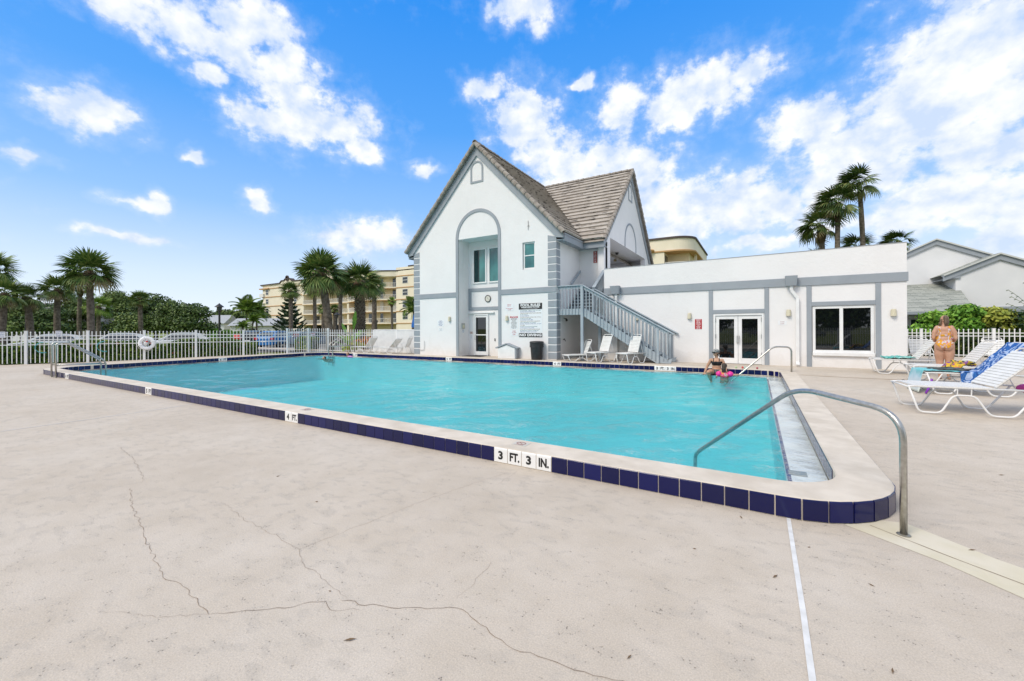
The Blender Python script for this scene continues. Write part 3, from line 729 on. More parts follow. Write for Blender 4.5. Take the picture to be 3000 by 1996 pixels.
# windows ---------------------------------------------------------------------------
def window(name, x0, x1, z0, z1, y, fr=.07, mull=(), rail=None, glass=M_GLASS, parent=CLUB, dep=.06, sill=False):
    f = MB()
    f.box(x0, x0+fr, y-dep, y+.03, z0, z1); f.box(x1-fr, x1, y-dep, y+.03, z0, z1); f.box(x0+fr, x1-fr, y-dep, y+.03, z0, z0+fr); f.box(x0+fr, x1-fr, y-dep, y+.03, z1-fr, z1)
    for m_ in mull: f.box(m_-fr*.6, m_+fr*.6, y-dep, y+.03, z0+fr, z1-fr)
    if rail: f.box(x0+fr, x1-fr, y-dep*.8, y+.03, rail-.025, rail+.025)
    fo = f.build(name, M_WPNT, parent, bevel=.004)
    ed = [x0+fr]+[q for m_ in mull for q in (m_-fr*.6, m_+fr*.6)]+[x1-fr]
    zz = [(z0+fr, z1-fr)] if not rail else [(z0+fr, rail-.025), (rail+.025, z1-fr)]
    for i in range(0, len(ed), 2):
        for (a_, b_) in zz:
            g_ = glass[i//2] if isinstance(glass, (list, tuple)) else glass
            MB().box(ed[i], ed[i+1], y-.012, y+.012, a_, b_).build('pane', g_, fo)
    if sill: MB().box(x0-.01, x1+.01, y-dep-.10, y+.03, z0-.12, z0).build('sill', M_WPNT, fo, bevel=.008)
    return fo
wn = window('window', -13.19, -12.30, 4.06, 5.93, YR, .07, glass=M_TEAL); MB().box(-13.12, -12.78, YR-.0135, YR+.01, 4.13, 5.86).build('pane', M_DTEAL, wn)
window('window', -12.17, -11.26, 4.06, 5.93, YR, .07, glass=M_TEAL)
window('window', -9.60, -8.97, 4.47, 5.74, YG+.12, .06, rail=5.12, glass=M_TEAL, dep=.05)
window('window', 1.77, 3.49, .72, 2.385, YW+.06, .085, mull=(2.60,), sill=True, dep=.05)
# doors -----------------------------------------------------------------------------
dr = MB(); f0, f1 = -13.117, -12.196
for q in ((f0, f0+.06, .19, 2.41), (f1-.06, f1, .19, 2.41), (f0+.06, f1-.06, 2.35, 2.41)): dr.box(q[0], q[1], YR-.09, YR+.01, q[2], q[3])
D1 = dr.build('pool_door', M_WPNT, CLUB, bevel=.004)
lf = MB(); a, b_ = f0+.065, f1-.065
for q in ((a, -13.0, .22, 2.34), (-12.33, b_, .22, 2.34), (-13.0, -12.33, .22, .42), (-13.0, -12.33, 2.24, 2.34), (-13.0, -12.33, 1.28, 1.33)): lf.box(q[0], q[1], YR-.06, YR-.012, q[2], q[3])
lf.build('leaf', M_WPNT, D1, bevel=.003); qbox('pane', M_GLASS, D1, -13.0, -12.33, YR-.04, YR-.02, .42, 1.28); qbox('pane', M_GLASS, D1, -13.0, -12.33, YR-.04, YR-.02, 1.33, 2.24)
MB().tube(smooth_path([(-13.02, YR-.06, 1.05), (-13.02, YR-.12, 1.05), (-13.02, YR-.12, 1.30), (-13.02, YR-.06, 1.30)], 3, .02), .010, 6).build('handle', M_STEEL, D1)
qbox('threshold', material('dark_threshold', (.06, .055, .05), .6), D1, f0-.05, f1+.12, YR-.16, YR-.0, ZT-.002, .205)
dd = MB()
for q in ((-1.49, -1.43, .19, 2.18), (.18, .24, .19, 2.18), (-1.43, .18, 2.11, 2.18)): dd.box(q[0], q[1], YW-.02, YW+.12, q[2], q[3])
D2 = dd.build('double_door', M_WPNT, CLUB, bevel=.005)
for (x0, x1, hx) in ((-1.425, -.63, -.66), (-.62, .175, -.59)):
    gx0, gx1 = x0+.13, x1-.13; lf = MB()
    for q in ((x0, gx0, .20, 2.10), (gx1, x1, .20, 2.10), (gx0, gx1, .20, .42), (gx0, gx1, 1.97, 2.10)): lf.box(q[0], q[1], YW+.02, YW+.065, q[2], q[3])
    L = lf.build('leaf', M_WPNT, D2, bevel=.004); qbox('pane', M_GLASS, L, gx0, gx1, YW+.035, YW+.05, .42, 1.97)
    MB().tube(smooth_path([(hx, YW+.02, 1.02), (hx, YW-.06, 1.02), (hx, YW-.06, 1.30), (hx, YW+.02, 1.30)], 4, .06), .011, 8).build('handle', M_STEEL, L)
    hxx = x0+.0 if x0 < -1 else x1
    for z in (.5, 1.2, 1.85): MB().box(hxx-.014, hxx+.014, YW-.008, YW+.02, z, z+.16).build('hinge', material('hinge_steel', (.25, .25, .25), .4, .8), L)
# roof: courses of flat concrete tile, rake and ridge caps -----------------------------
NC = 19; ZR = 11.10; ZE = 6.03
ROOF = MB()
def x1z(z): return XC+(ZR-z)/RS
def y2z(z): return YM-(ZR-z)/.93
ROOF.add([(XC, 16.98, ZR-.09), (XC, YM+6, ZR-.09), (-7.42, YM+6, ZE-.14), (-7.42, 16.98, ZE-.14)], [(0,1,2,3)])
ROOF.add([(XC, 16.98, ZR-.09), (XC, YM+6, ZR-.09), (-17.12, YM+6, ZE-.14), (-17.12, 16.98, ZE-.14)], [(3,2,1,0)])
ROOF.add([(XC, YM, ZR-.09), (-6.33, YM, ZR-.09), (-6.33, 19.43, ZE-.14), (XC, 19.43, ZE-.14)], [(0,1,2,3)])
ROOF.add([(XC, YM, ZR-.09), (-6.33, YM, ZR-.09), (-6.33, 30.5, ZE-.14), (XC, 30.5, ZE-.14)], [(3,2,1,0)])
RO = ROOF.build('roof', M_RAKE, CLUB)
def course(mb, P0, P1, Q0, Q1, nrm, th=.085):
    """slab from upper edge P0-P1 to lower edge Q0-Q1, the lower end proud"""
    n_ = Vector(nrm).normalized(); P0, P1, Q0, Q1 = map(Vector, (P0, P1, Q0, Q1))
    vs = [P0, P1, Q1, Q0, P0+n_*.012, P1+n_*.012, Q1+n_*th, Q0+n_*th]
    mb.add(vs, [(4,5,6,7), (3,2,1,0), (7,6,2,3), (5,1,2,6), (0,4,7,3), (0,1,5,4)])
for i in range(NC):
    za = ZR-(ZR-ZE)*i/NC; zb = ZR-(ZR-ZE)*(i+1)/NC
    mb = MB(); course(mb, (x1z(za), 17.0, za), (x1z(za), y2z(za), za), (x1z(zb), 17.0, zb), (x1z(zb), y2z(zb), zb), (RS, 0, 1)); mb.build('tile_course', M_ROOF, RO)
    mb = MB(); course(mb, (x1z(za), y2z(za), za), (-6.36, y2z(za), za), (x1z(zb), y2z(zb), zb), (-6.36, y2z(zb), zb), (0, -.93, 1)); mb.build('tile_course', M_ROOF, RO)
    xl = lambda z: 2*XC-x1z(z)
    mb = MB(); course(mb, (xl(za), 17.0, za), (xl(za), 29, za), (xl(zb), 17.0, zb), (xl(zb), 29, zb), (-RS, 0, 1)); mb.build('tile_course', M_ROOF, RO)
def capmesh(L, r0, r1, nm):
    mb = MB(); n_ = 7; vs = []
    for (y, r_) in ((0, r0), (L*.93, r1), (L, r1*.98)):
        for k in range(n_): a_ = math.pi*(-.08+1.16*k/(n_-1)); vs.append((r_*math.cos(a_), y, r_*math.sin(a_)*.85))
        for k in range(n_): a_ = math.pi*(-.08+1.16*(n_-1-k)/(n_-1)); vs.append(((r_-.02)*math.cos(a_), y, (r_-.02)*math.sin(a_)*.85))
    m_ = 2*n_; fs = [(i*m_+k, i*m_+(k+1) % m_, (i+1)*m_+(k+1) % m_, (i+1)*m_+k) for i in range(2) for k in range(m_)]
    fs += [tuple(range(m_))[::-1], tuple(2*m_+k for k in range(m_))]
    return mb.add(vs, fs).mesh(nm, M_RAKE)
CAP = capmesh(.40, .095, .125, 'cap_tile')
def caps(A, B_, nrm, name, nmax=None, jit=.01, sc=1.):
    A, B_ = Vector(A), Vector(B_); d_ = (B_-A); L = d_.length; d_.normalize(); n_ = int(round(L/.345)); up = Vector(nrm).normalized(); sx_ = d_.cross(up).normalized(); up = sx_.cross(d_)
    rot = Matrix((sx_, d_, up)).transposed().to_euler(); rg = random.Random(n_)
    for i in range(n_):
        p = A+d_*(i*L/n_); o = inst(name, CAP, RO, p-wloc(RO)+up*rg.uniform(-.006, .006)+up*.02, rot, (sc, L/n_/.345, sc))
caps((XC+.0, 17.02, ZR-.02), (x1z(ZE), 17.02, ZE-.03), (.5, -1.2, .6), 'rake_tile')
caps((XC-.0, 17.02, ZR-.02), (2*XC-x1z(ZE)-.03, 17.02, ZE-.03), (-.5, -1.2, .6), 'rake_tile')
caps((-6.36, YM, ZR-.02), (-6.36, y2z(ZE), ZE-.03), (1.2, -.5, .6), 'rake_tile'); caps((-6.36, YM, ZR-.02), (-6.36, 2*YM-y2z(ZE), ZE-.03), (1.2, .5, .6), 'rake_tile')
caps((XC, YM, ZR+.0), (XC, 17.0, ZR+.0), (0, 0, 1), 'ridge_tile', sc=1.1); caps((XC, YM, ZR), (-6.36, YM, ZR), (0, 0, 1), 'ridge_tile', sc=1.1)
# fascias
fa = MB()
zl = lambda x: gz(x, 10.98); zb_ = lambda x: gz(x, 10.50)
xo = 4.80
fa.prism([(XC, 10.50), (XC+4.41, zb_(XC+4.41)), (XC+4.41, 5.80), (XC+xo, 5.74), (XC+xo, zl(XC+xo)), (XC, 10.98)], YG-.085, YG-.005)
fa.prism([(XC, 10.98), (XC-xo, zl(XC-xo)), (XC-xo, 5.74), (XC-4.41, 5.80), (XC-4.41, zb_(XC-4.41)), (XC, 10.50)], YG-.085, YG-.005)
fa.build('rake_fascia', M_TRIM, CLUB)
fa = MB(); fa.box(GR+.36, GR+.42, YG-.0, 19.62, 5.62, 5.98); fa.box(GR+.42, -6.40, 19.55, 19.62, 5.62, 5.98); fa.box(GR, GR+.36, YG-.002, 19.62, 5.66, 5.70); fa.box(GR+.0, -6.40, 19.62, 20.11, 5.66, 5.70)
fa.build('eave_fascia', M_TRIM, CLUB)
fa = MB(); fa.box(GL-.42, GL-.36, YG-.0, 29, 5.62, 5.98); fa.box(GL-.36, GL, YG, 29, 5.66, 5.70); fa.build('eave_fascia', M_TRIM, CLUB)
fa = MB(); yo = 5.36
fa.prism([(YM, 10.50), (YM-5.09, g2(YM-5.09, 10.5)), (YM-yo, 5.66), (YM-yo, g2(YM-yo, 10.98)), (YM, 10.98)], XE+.005, XE+.07, 'x'); fa.prism([(YM, 10.98), (YM+yo, g2(YM+yo, 10.98)), (YM+yo, 5.66), (YM+5.09, g2(YM+5.09, 10.5)), (YM, 10.50)], XE+.005, XE+.07, 'x')
fa.build('rake_fascia', M_TRIM, CLUB)
# little roof step behind the left corner
st_ = MB(); st_.box(GL-.46, GL+.2, 21.5, 25, 4.62, 4.95); st_.build('eave_fascia', M_TRIM, CLUB)
for i in range(2):
    mb = MB(); course(mb, (GL-.25+.1*(1-i), 21.4, 5.35-.2*i), (GL-.25+.1*(1-i), 25, 5.35-.2*i), (GL-.52-.06*i, 21.4, 5.12-.2*i), (GL-.52-.06*i, 25, 5.12-.2*i), (-1, 0, 1.2)); mb.build('tile_course', M_ROOF, RO)
# conductor heads and downspouts
for (x0, x1, px_) in ((-5.70, -5.28, -5.46), (.924, 1.31, 1.12)):
    ch = MB(); z0, z1 = 3.17, 3.54; ch.add([(x0+.03, YW-.24, z0), (x1-.03, YW-.24, z0), (x1-.03, YW-.04, z0), (x0+.03, YW-.04, z0), (x0, YW-.30, z1), (x1, YW-.30, z1), (x1, YW-.04, z1), (x0, YW-.04, z1)], [(0,3,2,1),(4,5,6,7),(0,1,5,4),(1,2,6,5),(2,3,7,6),(3,0,4,7)])
    ch.build('conductor_head', M_TRIM, CLUB, bevel=.006)
    dp = MB(); xo_ = px_+.19 if px_ > 0 else px_
    path = [(px_, YW-.13, 3.18), (px_, YW-.13, 3.02), (xo_, YW-.09, 2.72), (xo_, YW-.09, .34), (xo_, YW-.22, .235)]
    for p_, q_ in zip(path, path[1:]): dp.beam(p_, q_, .10, .08, (0, 1, .01))
    dp.build('downspout', M_WPNT, CLUB)
# old bracket on the gable and conduit on the left
mb = MB(); mb.tube([(-9.30, YG-.03, 6.33), (-9.30, YG-.03, 6.76)], .012, 6); mb.tube([(-9.35, YG-.03, 6.50), (-9.24, YG-.03, 6.52)], .01, 6); mb.build('iron_bracket', material('rust_iron', (.34, .32, .30), .7), CLUB)
mb = MB(); mb.tube(smooth_path([(-16.25, YG-.04, .46), (-15.95, YG-.04, .46), (-15.90, YG-.04, .52), (-15.90, YG-.04, .98)], 4, .08), .014, 6); mb.build('conduit', material('grey_conduit', (.5, .5, .49), .5), CLUB)
# ================================================================== outside staircase
YS, YB = 17.40, 18.44
ST = thing('staircase', 'grey painted wooden staircase climbing from the pool deck to the upper porch', 'staircase', (-4.6, 17.9, ZT))
XA, ZA = -6.62, 2.50; NR = 13; RH = (ZA-ZT)/NR; RUN = .285
def zs(x): return ZA-(x-XA)*RH/RUN            # nosing line
def rz_(x): return 3.56-(x+6.66)*(3.56-1.40)/(6.66-2.86)     # rail line
for (y, nm) in ((YS, 'stringer'), (YB, 'stringer')):
    MB().prism([(XA, 2.50), (XA, 2.17), (-3.52, ZT+.01), (-2.95, ZT+.01), (-2.90, ZT+.20), (-3.1, zs(-3.1)+.04), (XA+.05, 2.52)], y-.025, y+.025).build('stringer', M_STAIR, ST)
for i in range(NR-1):
    x = XA+RUN*(i+.0); z = ZA-RH*(i+1)
    qbox('tread', M_STAIR, ST, x-.02, x+RUN+.02, YS+.03, YB-.03, z-.04, z, bevel=.006)
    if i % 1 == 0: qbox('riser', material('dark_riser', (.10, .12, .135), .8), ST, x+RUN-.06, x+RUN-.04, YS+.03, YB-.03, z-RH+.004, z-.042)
MB().box(-7.86, XA, YS+.03, YB+.1, 2.44, 2.50).build('landing_floor', M_STAIR, ST)
MB().box(-7.86, XA+.02, YS-.03, YS+.025, 2.24, 2.52).build('landing_beam', M_STAIR, ST, bevel=.006)
for (x, y, z0, z1, w_) in ((-6.68, YS-.05, ZT, 3.54, .12), (-6.20, YB-.1, ZT, 2.1, .13), (-3.44, YS-.05, ZT, 1.60, .10), (-3.15, YB, ZT, 1.36, .10), (-6.55, YB, 2.3, 3.50, .10)):
    qbox('post', M_STAIR, ST, x-w_/2, x+w_/2, y-w_/2, y+w_/2, z0, z1, bevel=.006)
def rail(p, q, w_=.17, h=.045): MB().beam(p, q, w_, h).build('handrail', M_STAIR, ST, bevel=.008)
rail((-7.86, YS-.04, 3.56), (-6.62, YS-.04, 3.56)); rail((-6.66, YS-.04, 3.555), (-2.82, YS-.04, rz_(-2.82))); rail((-6.50, YB+.02, rz_(-6.5)+.0), (-2.84, YB+.02, rz_(-2.84)))
for y in (YS-.06, YB): MB().beam((-6.62, y+.03, rz_(-6.62)-.09), (-3.1, y+.03, rz_(-3.1)-.09), .035, .12).build('rail_board', M_STAIR, ST)
MB().beam((-7.84, YS-.03, 3.47), (-6.7, YS-.03, 3.47), .035, .12).build('rail_board', M_STAIR, ST)
bw = .036
for i in range(8):
    x = -7.80+i*.155; MB().box(x-bw/2, x+bw/2, YS-.068, YS-.032, 2.27, 3.53).build('baluster', M_STAIR, ST, bevel=.004)
for y in (YS, YB):
    x = -6.49
    while x < -3.05:
        if y == YB or abs(x+3.44) > .08:
            zb = max(zs(x)-.30, ZT+.12); oy = -.045 if y == YS else .045
            MB().box(x-bw/2, x+bw/2, y+oy-.018, y+oy+.018, zb, rz_(x)-.03).build('baluster', M_STAIR, ST, bevel=.004)
        x += .155
# black grip strips on the rail
for x in (-5.52, -3.53):
    MB().beam((x-.08, YS-.075, rz_(x-.08)+.027), (x+.08, YS-.075, rz_(x+.08)+.027), .05, .008).build('grip_strip', M_BLACK, ST)
# upper flight between the gable flank and the wing
for i in range(7):
    y = 18.46+i*.255; z = 2.50+(i+1)*.175
    qbox('tread', M_STAIR, ST, -7.80, -6.55, y-.02, y+.27, z-.045, z, bevel=.005)
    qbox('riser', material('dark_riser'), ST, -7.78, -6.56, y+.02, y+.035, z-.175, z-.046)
MB().beam((-6.52, 18.46, 2.55), (-6.52, 20.2, 3.72), .045, .28).build('stringer', M_STAIR, ST)
MB().beam((-6.50, 18.35, 3.52), (-6.50, 20.05, 4.62), .16, .045).build('handrail', M_STAIR, ST, bevel=.006)
for i in range(11):
    y = 18.42+i*.15; z = 3.50+(y-18.35)*.647
    MB().box(-6.515, -6.48, y-.018, y+.018, z-1.0, z).build('baluster', M_STAIR, ST, bevel=.003)
MB().beam((-7.74, 18.69, 3.76), (-7.74, 19.92, 4.57), .05, .11).build('handrail', M_STAIR, ST, bevel=.01)
# ================================================================== things on the walls
def sign_board(name, label, x0, x1, z0, z1, y, m, cat='sign', d=.008, extra=None, bev=.002):
    o = MB().box(x0, x1, y-d-.001, y-.001, z0, z1).build(name, m, None, bevel=bev)
    me = o.data; cx, cz = (x0+x1)/2, z0
    for v in me.vertices: v.co.x -= cx; v.co.y -= y; v.co.z -= cz
    o.location = (cx, y, cz); tag(o, label, cat); return o
def lines(parent, mat, rows, y, ex=.0008):
    """rows: (text, x, z, size, align, width, bold)"""
    mb = MB()
    for r_ in rows:
        s, x, z, size, al, wd, bo = r_
        put_text(mb, s, size, (x, y, z), (1,0,0), (0,0,1), bold=bo, align=al, width=wd, ex=ex)
    o = mb.build('lettering', mat, parent)
    if len(rows) > 2: o['kind'] = 'stuff'
    return o
def panel(parent, mat, x0, x1, z0, z1, y, nm='panel', d=.002): return MB().box(x0, x1, y-d, y, z0, z1).build(nm, mat, parent)
M_SIGNW = material('white_sign', (.78, .79, .80), .4); M_SIGNR = material('red_sign', (.42, .012, .02), .4); M_WLET = material('white_lettering', (.82, .82, .82), .5)
M_RLET = material('red_lettering', (.40, .02, .03), .5); M_BLET = material('blue_lettering', (.03, .06, .25), .5); M_TLET = material('teal_lettering', (.03, .14, .17), .5); M_OLET = material('brown_lettering', (.22, .12, .04), .5)
# pool rules board
x0, x1, z0, z1 = -9.84, -8.587, 1.222, 2.833
S = sign_board('pool_rules_sign', 'large white pool rules board with black header and NO DIVING footer', x0, x1, z0, z1, YG, M_SIGNW); yf = YG-.0095
panel(S, M_BLACK, x0, x1, 2.54, z1, yf, 'header'); panel(S, M_BLACK, x0, x1, z0, 1.415, yf, 'footer')
cx = (x0+x1)/2
lines(S, M_WLET, [('POOL RULES', cx, 2.745, .15, 'CENTER', 1.06, .006), ('HOURS: DAWN TO DUSK', cx, 2.645, .085, 'CENTER', .98, .004), ('POOL IS NOT SUPERVISED BY LIFEGUARD', cx, 2.573, .035, 'CENTER', .78, .0), ('NO DIVING', cx, 1.318, .165, 'CENTER', 1.18, .007)], yf-.003)
rules = ['NO LIFEGUARD - SWIM AT YOUR OWN RISK', 'SHOWER BEFORE ENTERING POOL', 'CHILDREN UNDER 12 MUST BE ACCOMPANIED', '  BY AN ADULT', 'NO GLASS OBJECTS', 'NO FOOD OR DRINK WITHIN 4 FEET OF POOL', 'NO PETS IN POOL AREA', 'NO RUNNING IN POOL AREA', 'USE OF POOL RESTRICTED TO RESIDENTS', '  AND A MAXIMUM OF 4 GUESTS', 'BATTERY OPERATED RADIOS ONLY - AT LOW', '  VOLUME', 'NO RAFTS OR FLOATATION DEVICES', 'DO NOT SWALLOW POOL WATER', 'PLACE WASTE IN RECEPTACLES PROVIDED', 'MAXIMUM POOL CAPACITY 32 PERSONS', 'EMERGENCY PHONE IN CLUB HOUSE']
L = [[], [], []]
for i, s in enumerate(rules): L[(i*2) % 3].append((('' if s[0] == ' ' else '. ')+s, x0+.045, 2.487-i*.0635, .046, 'LEFT', min(1.16, .0315*len(s)), .0012))
for k_, m in enumerate((M_TLET, M_OLET, M_BLET)): lines(S, m, L[k_], yf)
# small signs on the gable
def small(name, label, x0, x1, z0, z1, rows, hdr=None, bm=M_SIGNW, lm=M_BLACK, y=YG):
    s = sign_board(name, label, x0, x1, z0, z1, y, bm); yy = y-.0095; cx = (x0+x1)/2; h = z1-z0; n_ = len(rows); top = z1
    if hdr: panel(s, hdr[0], x0+.004, x1-.004, z1-hdr[1], z1-.004, yy, 'header'); lines(s, hdr[3], [(hdr[2], cx, z1-hdr[1]/2-.002, hdr[1]*.85, 'CENTER', (x1-x0)*.78, .002)], yy-.003); top = z1-hdr[1]
    if rows:
        st = (top-z0)/(n_+.3)
        lines(s, lm, [(r_, cx, top-st*(i+.65), st*.72, 'CENTER', (x1-x0)*min(.86, .12+.045*len(r_)), .0015) for i, r_ in enumerate(rows)], yy)
    return s
small('notice_sign', 'small white notice with red lines, up and left of the pool rules board', -10.60, -10.155, 2.51, 2.835, ['EMERGENCY', 'DIAL 911', '', 'POOL HOURS ARE DAWN', 'TO DUSK'], lm=M_RLET)
small('attention_sign', 'white ATTENTION sign with red header, left of the pool rules board', -10.335, -9.90, 1.62, 2.235, ['YOU MUST SHOWER', 'BEFORE ENTERING', 'THE POOL', 'ANYONE WITH', 'ACTIVE DIARRHEA', 'MAY NOT SWIM', 'CHILDREN IN', 'DIAPERS MUST', 'WEAR SWIM PANTS', 'THANK YOU'], (M_SIGNR, .09, 'ATTENTION', M_WLET))
small('depth_sign', 'white sign with red letters reading MAXIMUM POOL DEPTH 6 FEET', -10.32, -9.90, 1.29, 1.56, ['MAXIMUM', 'POOL DEPTH', '6 FEET'], lm=M_RLET)
small('warning_sign', 'small white WARNING sign with blue letters, left of the arched recess', -14.97, -14.51, 1.79, 2.10, ['WARNING', 'NO LIFEGUARD', 'ON DUTY', 'SWIM AT YOUR', 'OWN RISK'], lm=M_BLET)
small('paper_notice', 'pale paper notice below the blue WARNING sign', -14.88, -14.59, 1.53, 1.68, ['POOL CLOSED', 'AT DUSK', 'NO ENTRY'], lm=material('grey_lettering', (.45, .45, .45), .6))
small('red_wing_sign', 'red rounded sign with white lines, left of the double doors', -2.19, -1.9275, 1.573, 1.986, ['Residents In', 'Pool At Own', 'Risk Are', 'RESPONSIBLE', 'in the Pool', 'or Clubhouse', 'Areas', 'The Deposit', 'Fee Will', 'Apply Here'], bm=M_SIGNR, lm=M_WLET, y=YW)
small('no_glass_sign', 'pale sign with faded letters reading NO GLASS ALLOWED', .70, .9825, 1.724, 1.883, ['NO GLASS', 'ALLOWED'], lm=material('faded_red', (.45, .30, .30), .6), y=YW)
small('upper_red_sign', 'narrow red sign on the wall at the top of the stairs', -7.12, -6.92, 4.95, 5.55, ['STAIRS', 'FOR', 'RESIDENTS', 'ONLY', 'NO WET', 'FEET'], bm=material('dull_red_sign', (.34, .08, .07), .5), lm=M_WLET, y=20.11)
# recess fittings: intercom etc. on its left wall (faces +x)
def side_box(name, label, cat, y0, y1, z0, z1, d, m, x=AL):
    return tag(MB().box(x+.001, x+d, y0, y1, z0, z1).build(name, m, None, bevel=.004), label, cat)
I = side_box('entry_phone', 'grey entry phone box on the left side of the recess', 'entry phone', 17.42, 17.66, 1.64, 1.93, .05, material('grey_box', (.42, .42, .38), .5))
MB().box(AL+.05, AL+.054, 17.45, 17.63, 1.67, 1.84).build('face_plate', M_CREAM, I)
P_ = side_box('phone_notice', 'small white notice right below the entry phone', 'sign', 17.43, 17.66, 1.42, 1.58, .006, M_SIGNW)
mb = MB()
for i in range(4): put_text(mb, 'CALL FOR ENTRY'[:13-i], .03, (AL+.0065, 17.545, 1.555-i*.036), (0,1,0), (0,0,1), width=.18, ex=.0006)
tag(mb.build('lettering', M_BLET, P_), kind='stuff')
small('door_notice', 'beige notice just left of the glass pool door', -13.44, -13.22, 1.36, 1.48, ['POOL KEY', 'REQUIRED'], bm=material('beige_sign', (.62, .56, .50), .5), lm=M_RLET, y=YR)
small('door_list', 'narrow pale list under the beige notice by the glass door', -13.40, -13.26, 1.08, 1.30, ['PLEASE', 'CLOSE', 'DOOR', 'AFTER', 'USE'], lm=material('grey_lettering'), y=YR)
kb = MB().box(-11.83, -11.77, YR-.03, YR-.001, .98, 1.12).build('door_bell', material('black_plastic', (.015, .015, .015), .4), None, bevel=.008); tag(kb, 'small black door bell right of the glass pool door', 'door bell')
MB().lathe([(.014, 0), (.014, .006)], 10, (0, 0, 0)).build('button', M_STEEL, kb, world=False).matrix_local = Matrix.Translation((-11.80, YR-.031, 1.06)) @ Matrix.Rotation(R(90), 4, 'X')
# clock
ck = thing('wall_clock', 'round wall clock with black rim and cream face above the pool door', 'clock', (-12.23, YR, 3.23))
def disc(prof, nm, m, parent, n=28):
    o = MB().lathe(prof, n).build(nm, m, parent, world=False, smooth=False); o.rotation_euler = (R(90), 0, 0); return o
disc([(.185, .002), (.185, .045), (.165, .052), (.150, .03), (.150, .002)], 'rim', M_BLACK, ck); disc([(.152, .003), (.152, .031)], 'face', material('cream_dial', (.66, .64, .56), .5), ck)
for (a, l, wd) in ((125, .085, .012), (-35, .12, .008)):
    mb = MB().beam((-.02*math.cos(R(a)), -.034, -.02*math.sin(R(a))), (l*math.cos(R(a)), -.034, l*math.sin(R(a))), wd, .003, (0,1,0)); mb.build('hand', M_BLACK, ck, world=False)
mb = MB()
for i in range(12): a = R(30*i); mb.beam((.118*math.cos(a), -.033, .118*math.sin(a)), (.138*math.cos(a), -.033, .138*math.sin(a)), .007, .002, (0,1,0))
tag(mb.build('hour_marks', M_BLACK, ck, world=False), kind='stuff')
# wall lamps: cream half-cone uplighters
def wall_lamp(x, z, y, label):
    t_ = thing('wall_lamp', label, 'lamp', (x, y, z-.12), 0, 'cream wall lamps')
    mb = MB(); n_ = 10; vs = []
    for (zz, r_) in ((0, .085), (.22, .070), (.235, .055)):
        for k in range(n_+1): a = math.pi*k/n_; vs.append((r_*math.cos(a), -.03-r_*1.15*math.sin(a), zz))
    fs = [(i*(n_+1)+k, i*(n_+1)+k+1, (i+1)*(n_+1)+k+1, (i+1)*(n_+1)+k) for i in range(2) for k in range(n_)]+[tuple(range(n_+1))[::-1], tuple(2*(n_+1)+k for k in range(n_+1))]
    mb.add(vs, fs).build('shade', M_CREAM, t_, world=False); MB().box(-.06, .06, -.035, -.001, .02, .2).build('back_plate', M_CREAM, t_, world=False)
    return t_
wall_lamp(-14.10, 2.17, YG, 'cream wall lamp left of the arched recess on the gable'); wall_lamp(-10.50, 2.14, YG, 'cream wall lamp just left of the ATTENTION sign')
wall_lamp(-2.396, 2.13, YW, 'cream wall lamp above left of the red sign on the wing'); wall_lamp(1.04, 2.18, YW, 'cream wall lamp above the NO GLASS sign'); wall_lamp(3.986, 2.12, YW, 'cream wall lamp right of the big wing window'); wall_lamp(-4.55, 2.1, YW, 'cream wall lamp behind the stair balusters')
# spot light and hose bib under the landing
sp = thing('flood_light', 'small dark floodlight under the stair landing', 'lamp', (-7.82, 17.9, 2.12)); mb = MB().tube([(0,0,0), (.10,0,-.02), (.15,-.04,-.06)], .015, 6); mb.build('arm', material('dark_plastic'), sp, world=False)
MB().tube([(.13,-.02,-.04), (.20,-.08,-.12)], [.035, .06], 8).build('head', material('dark_plastic'), sp, world=False)
hb = thing('wall_tap', 'dark garden tap on the flank wall behind the first stair lounger', 'tap', (-7.83, 17.85, 1.10)); MB().tube(smooth_path([(0,0,0),(.10,0,.0),(.12,0,-.08)], 3, .03), .018, 6).build('spout', material('dark_plastic'), hb, world=False)
MB().tube([(.06,-.05,.05),(.06,.05,.05)], .012, 6).build('handle', material('dark_plastic'), hb, world=False); MB().tube([(.06,0,0),(.06,0,.05)], .01, 6).build('stem', material('dark_plastic'), hb, world=False)
# pump cover, bin, mat
pc = thing('pump_cover', 'small white gabled wooden cover with grey edging against the gable wall', 'cover', (-10.39, 16.98, ZT))
mb = MB(); mb.box(-.50, .50, -.05, .20, 0, .48); mb.prism([(-.50, .48), (.50, .48), (0, .66)], -.05, .20); mb.build('body', M_WPNT, pc, world=False)
for i in range(5): MB().box(-.47, .47, -.058, -.05, .03+i*.09, .11+i*.09).build('board', M_WPNT, pc, world=False)
for s in (-1, 1):
    MB().beam((0, .07, .715), (s*.62, .07, .50), .34, .055).build('roof_board', M_TRIM, pc, world=False, bevel=.005)
MB().box(.47, .53, -.075, -.02, 0, .50).build('corner_post', M_TRIM, pc, world=False); MB().box(.53, .56, -.06, .18, .04, .48).build('end_panel', M_TRIM, pc, world=False)
bn = thing('trash_bin', 'black plastic trash bin with liner bag beside the corner quoins', 'bin', (-8.75, 16.93, ZT))
M_BIN = material('black_bin', rough=.45, build=varied((.012, .012, .013), (.025, .025, .027), 8, 4, 14, .5, .02))
MB().lathe([(.25, 0), (.255, .02), (.295, .60), (.30, .70), (.305, .78)], 24).build('body', M_BIN, bn, world=False, smooth=True)
MB().lathe([(.325, .74), (.33, .80), (.31, .845), (.19, .86), (.185, .84)], 24).build('lid', M_BIN, bn, world=False, smooth=True)
mb = MB(); n_ = 36; vs = []
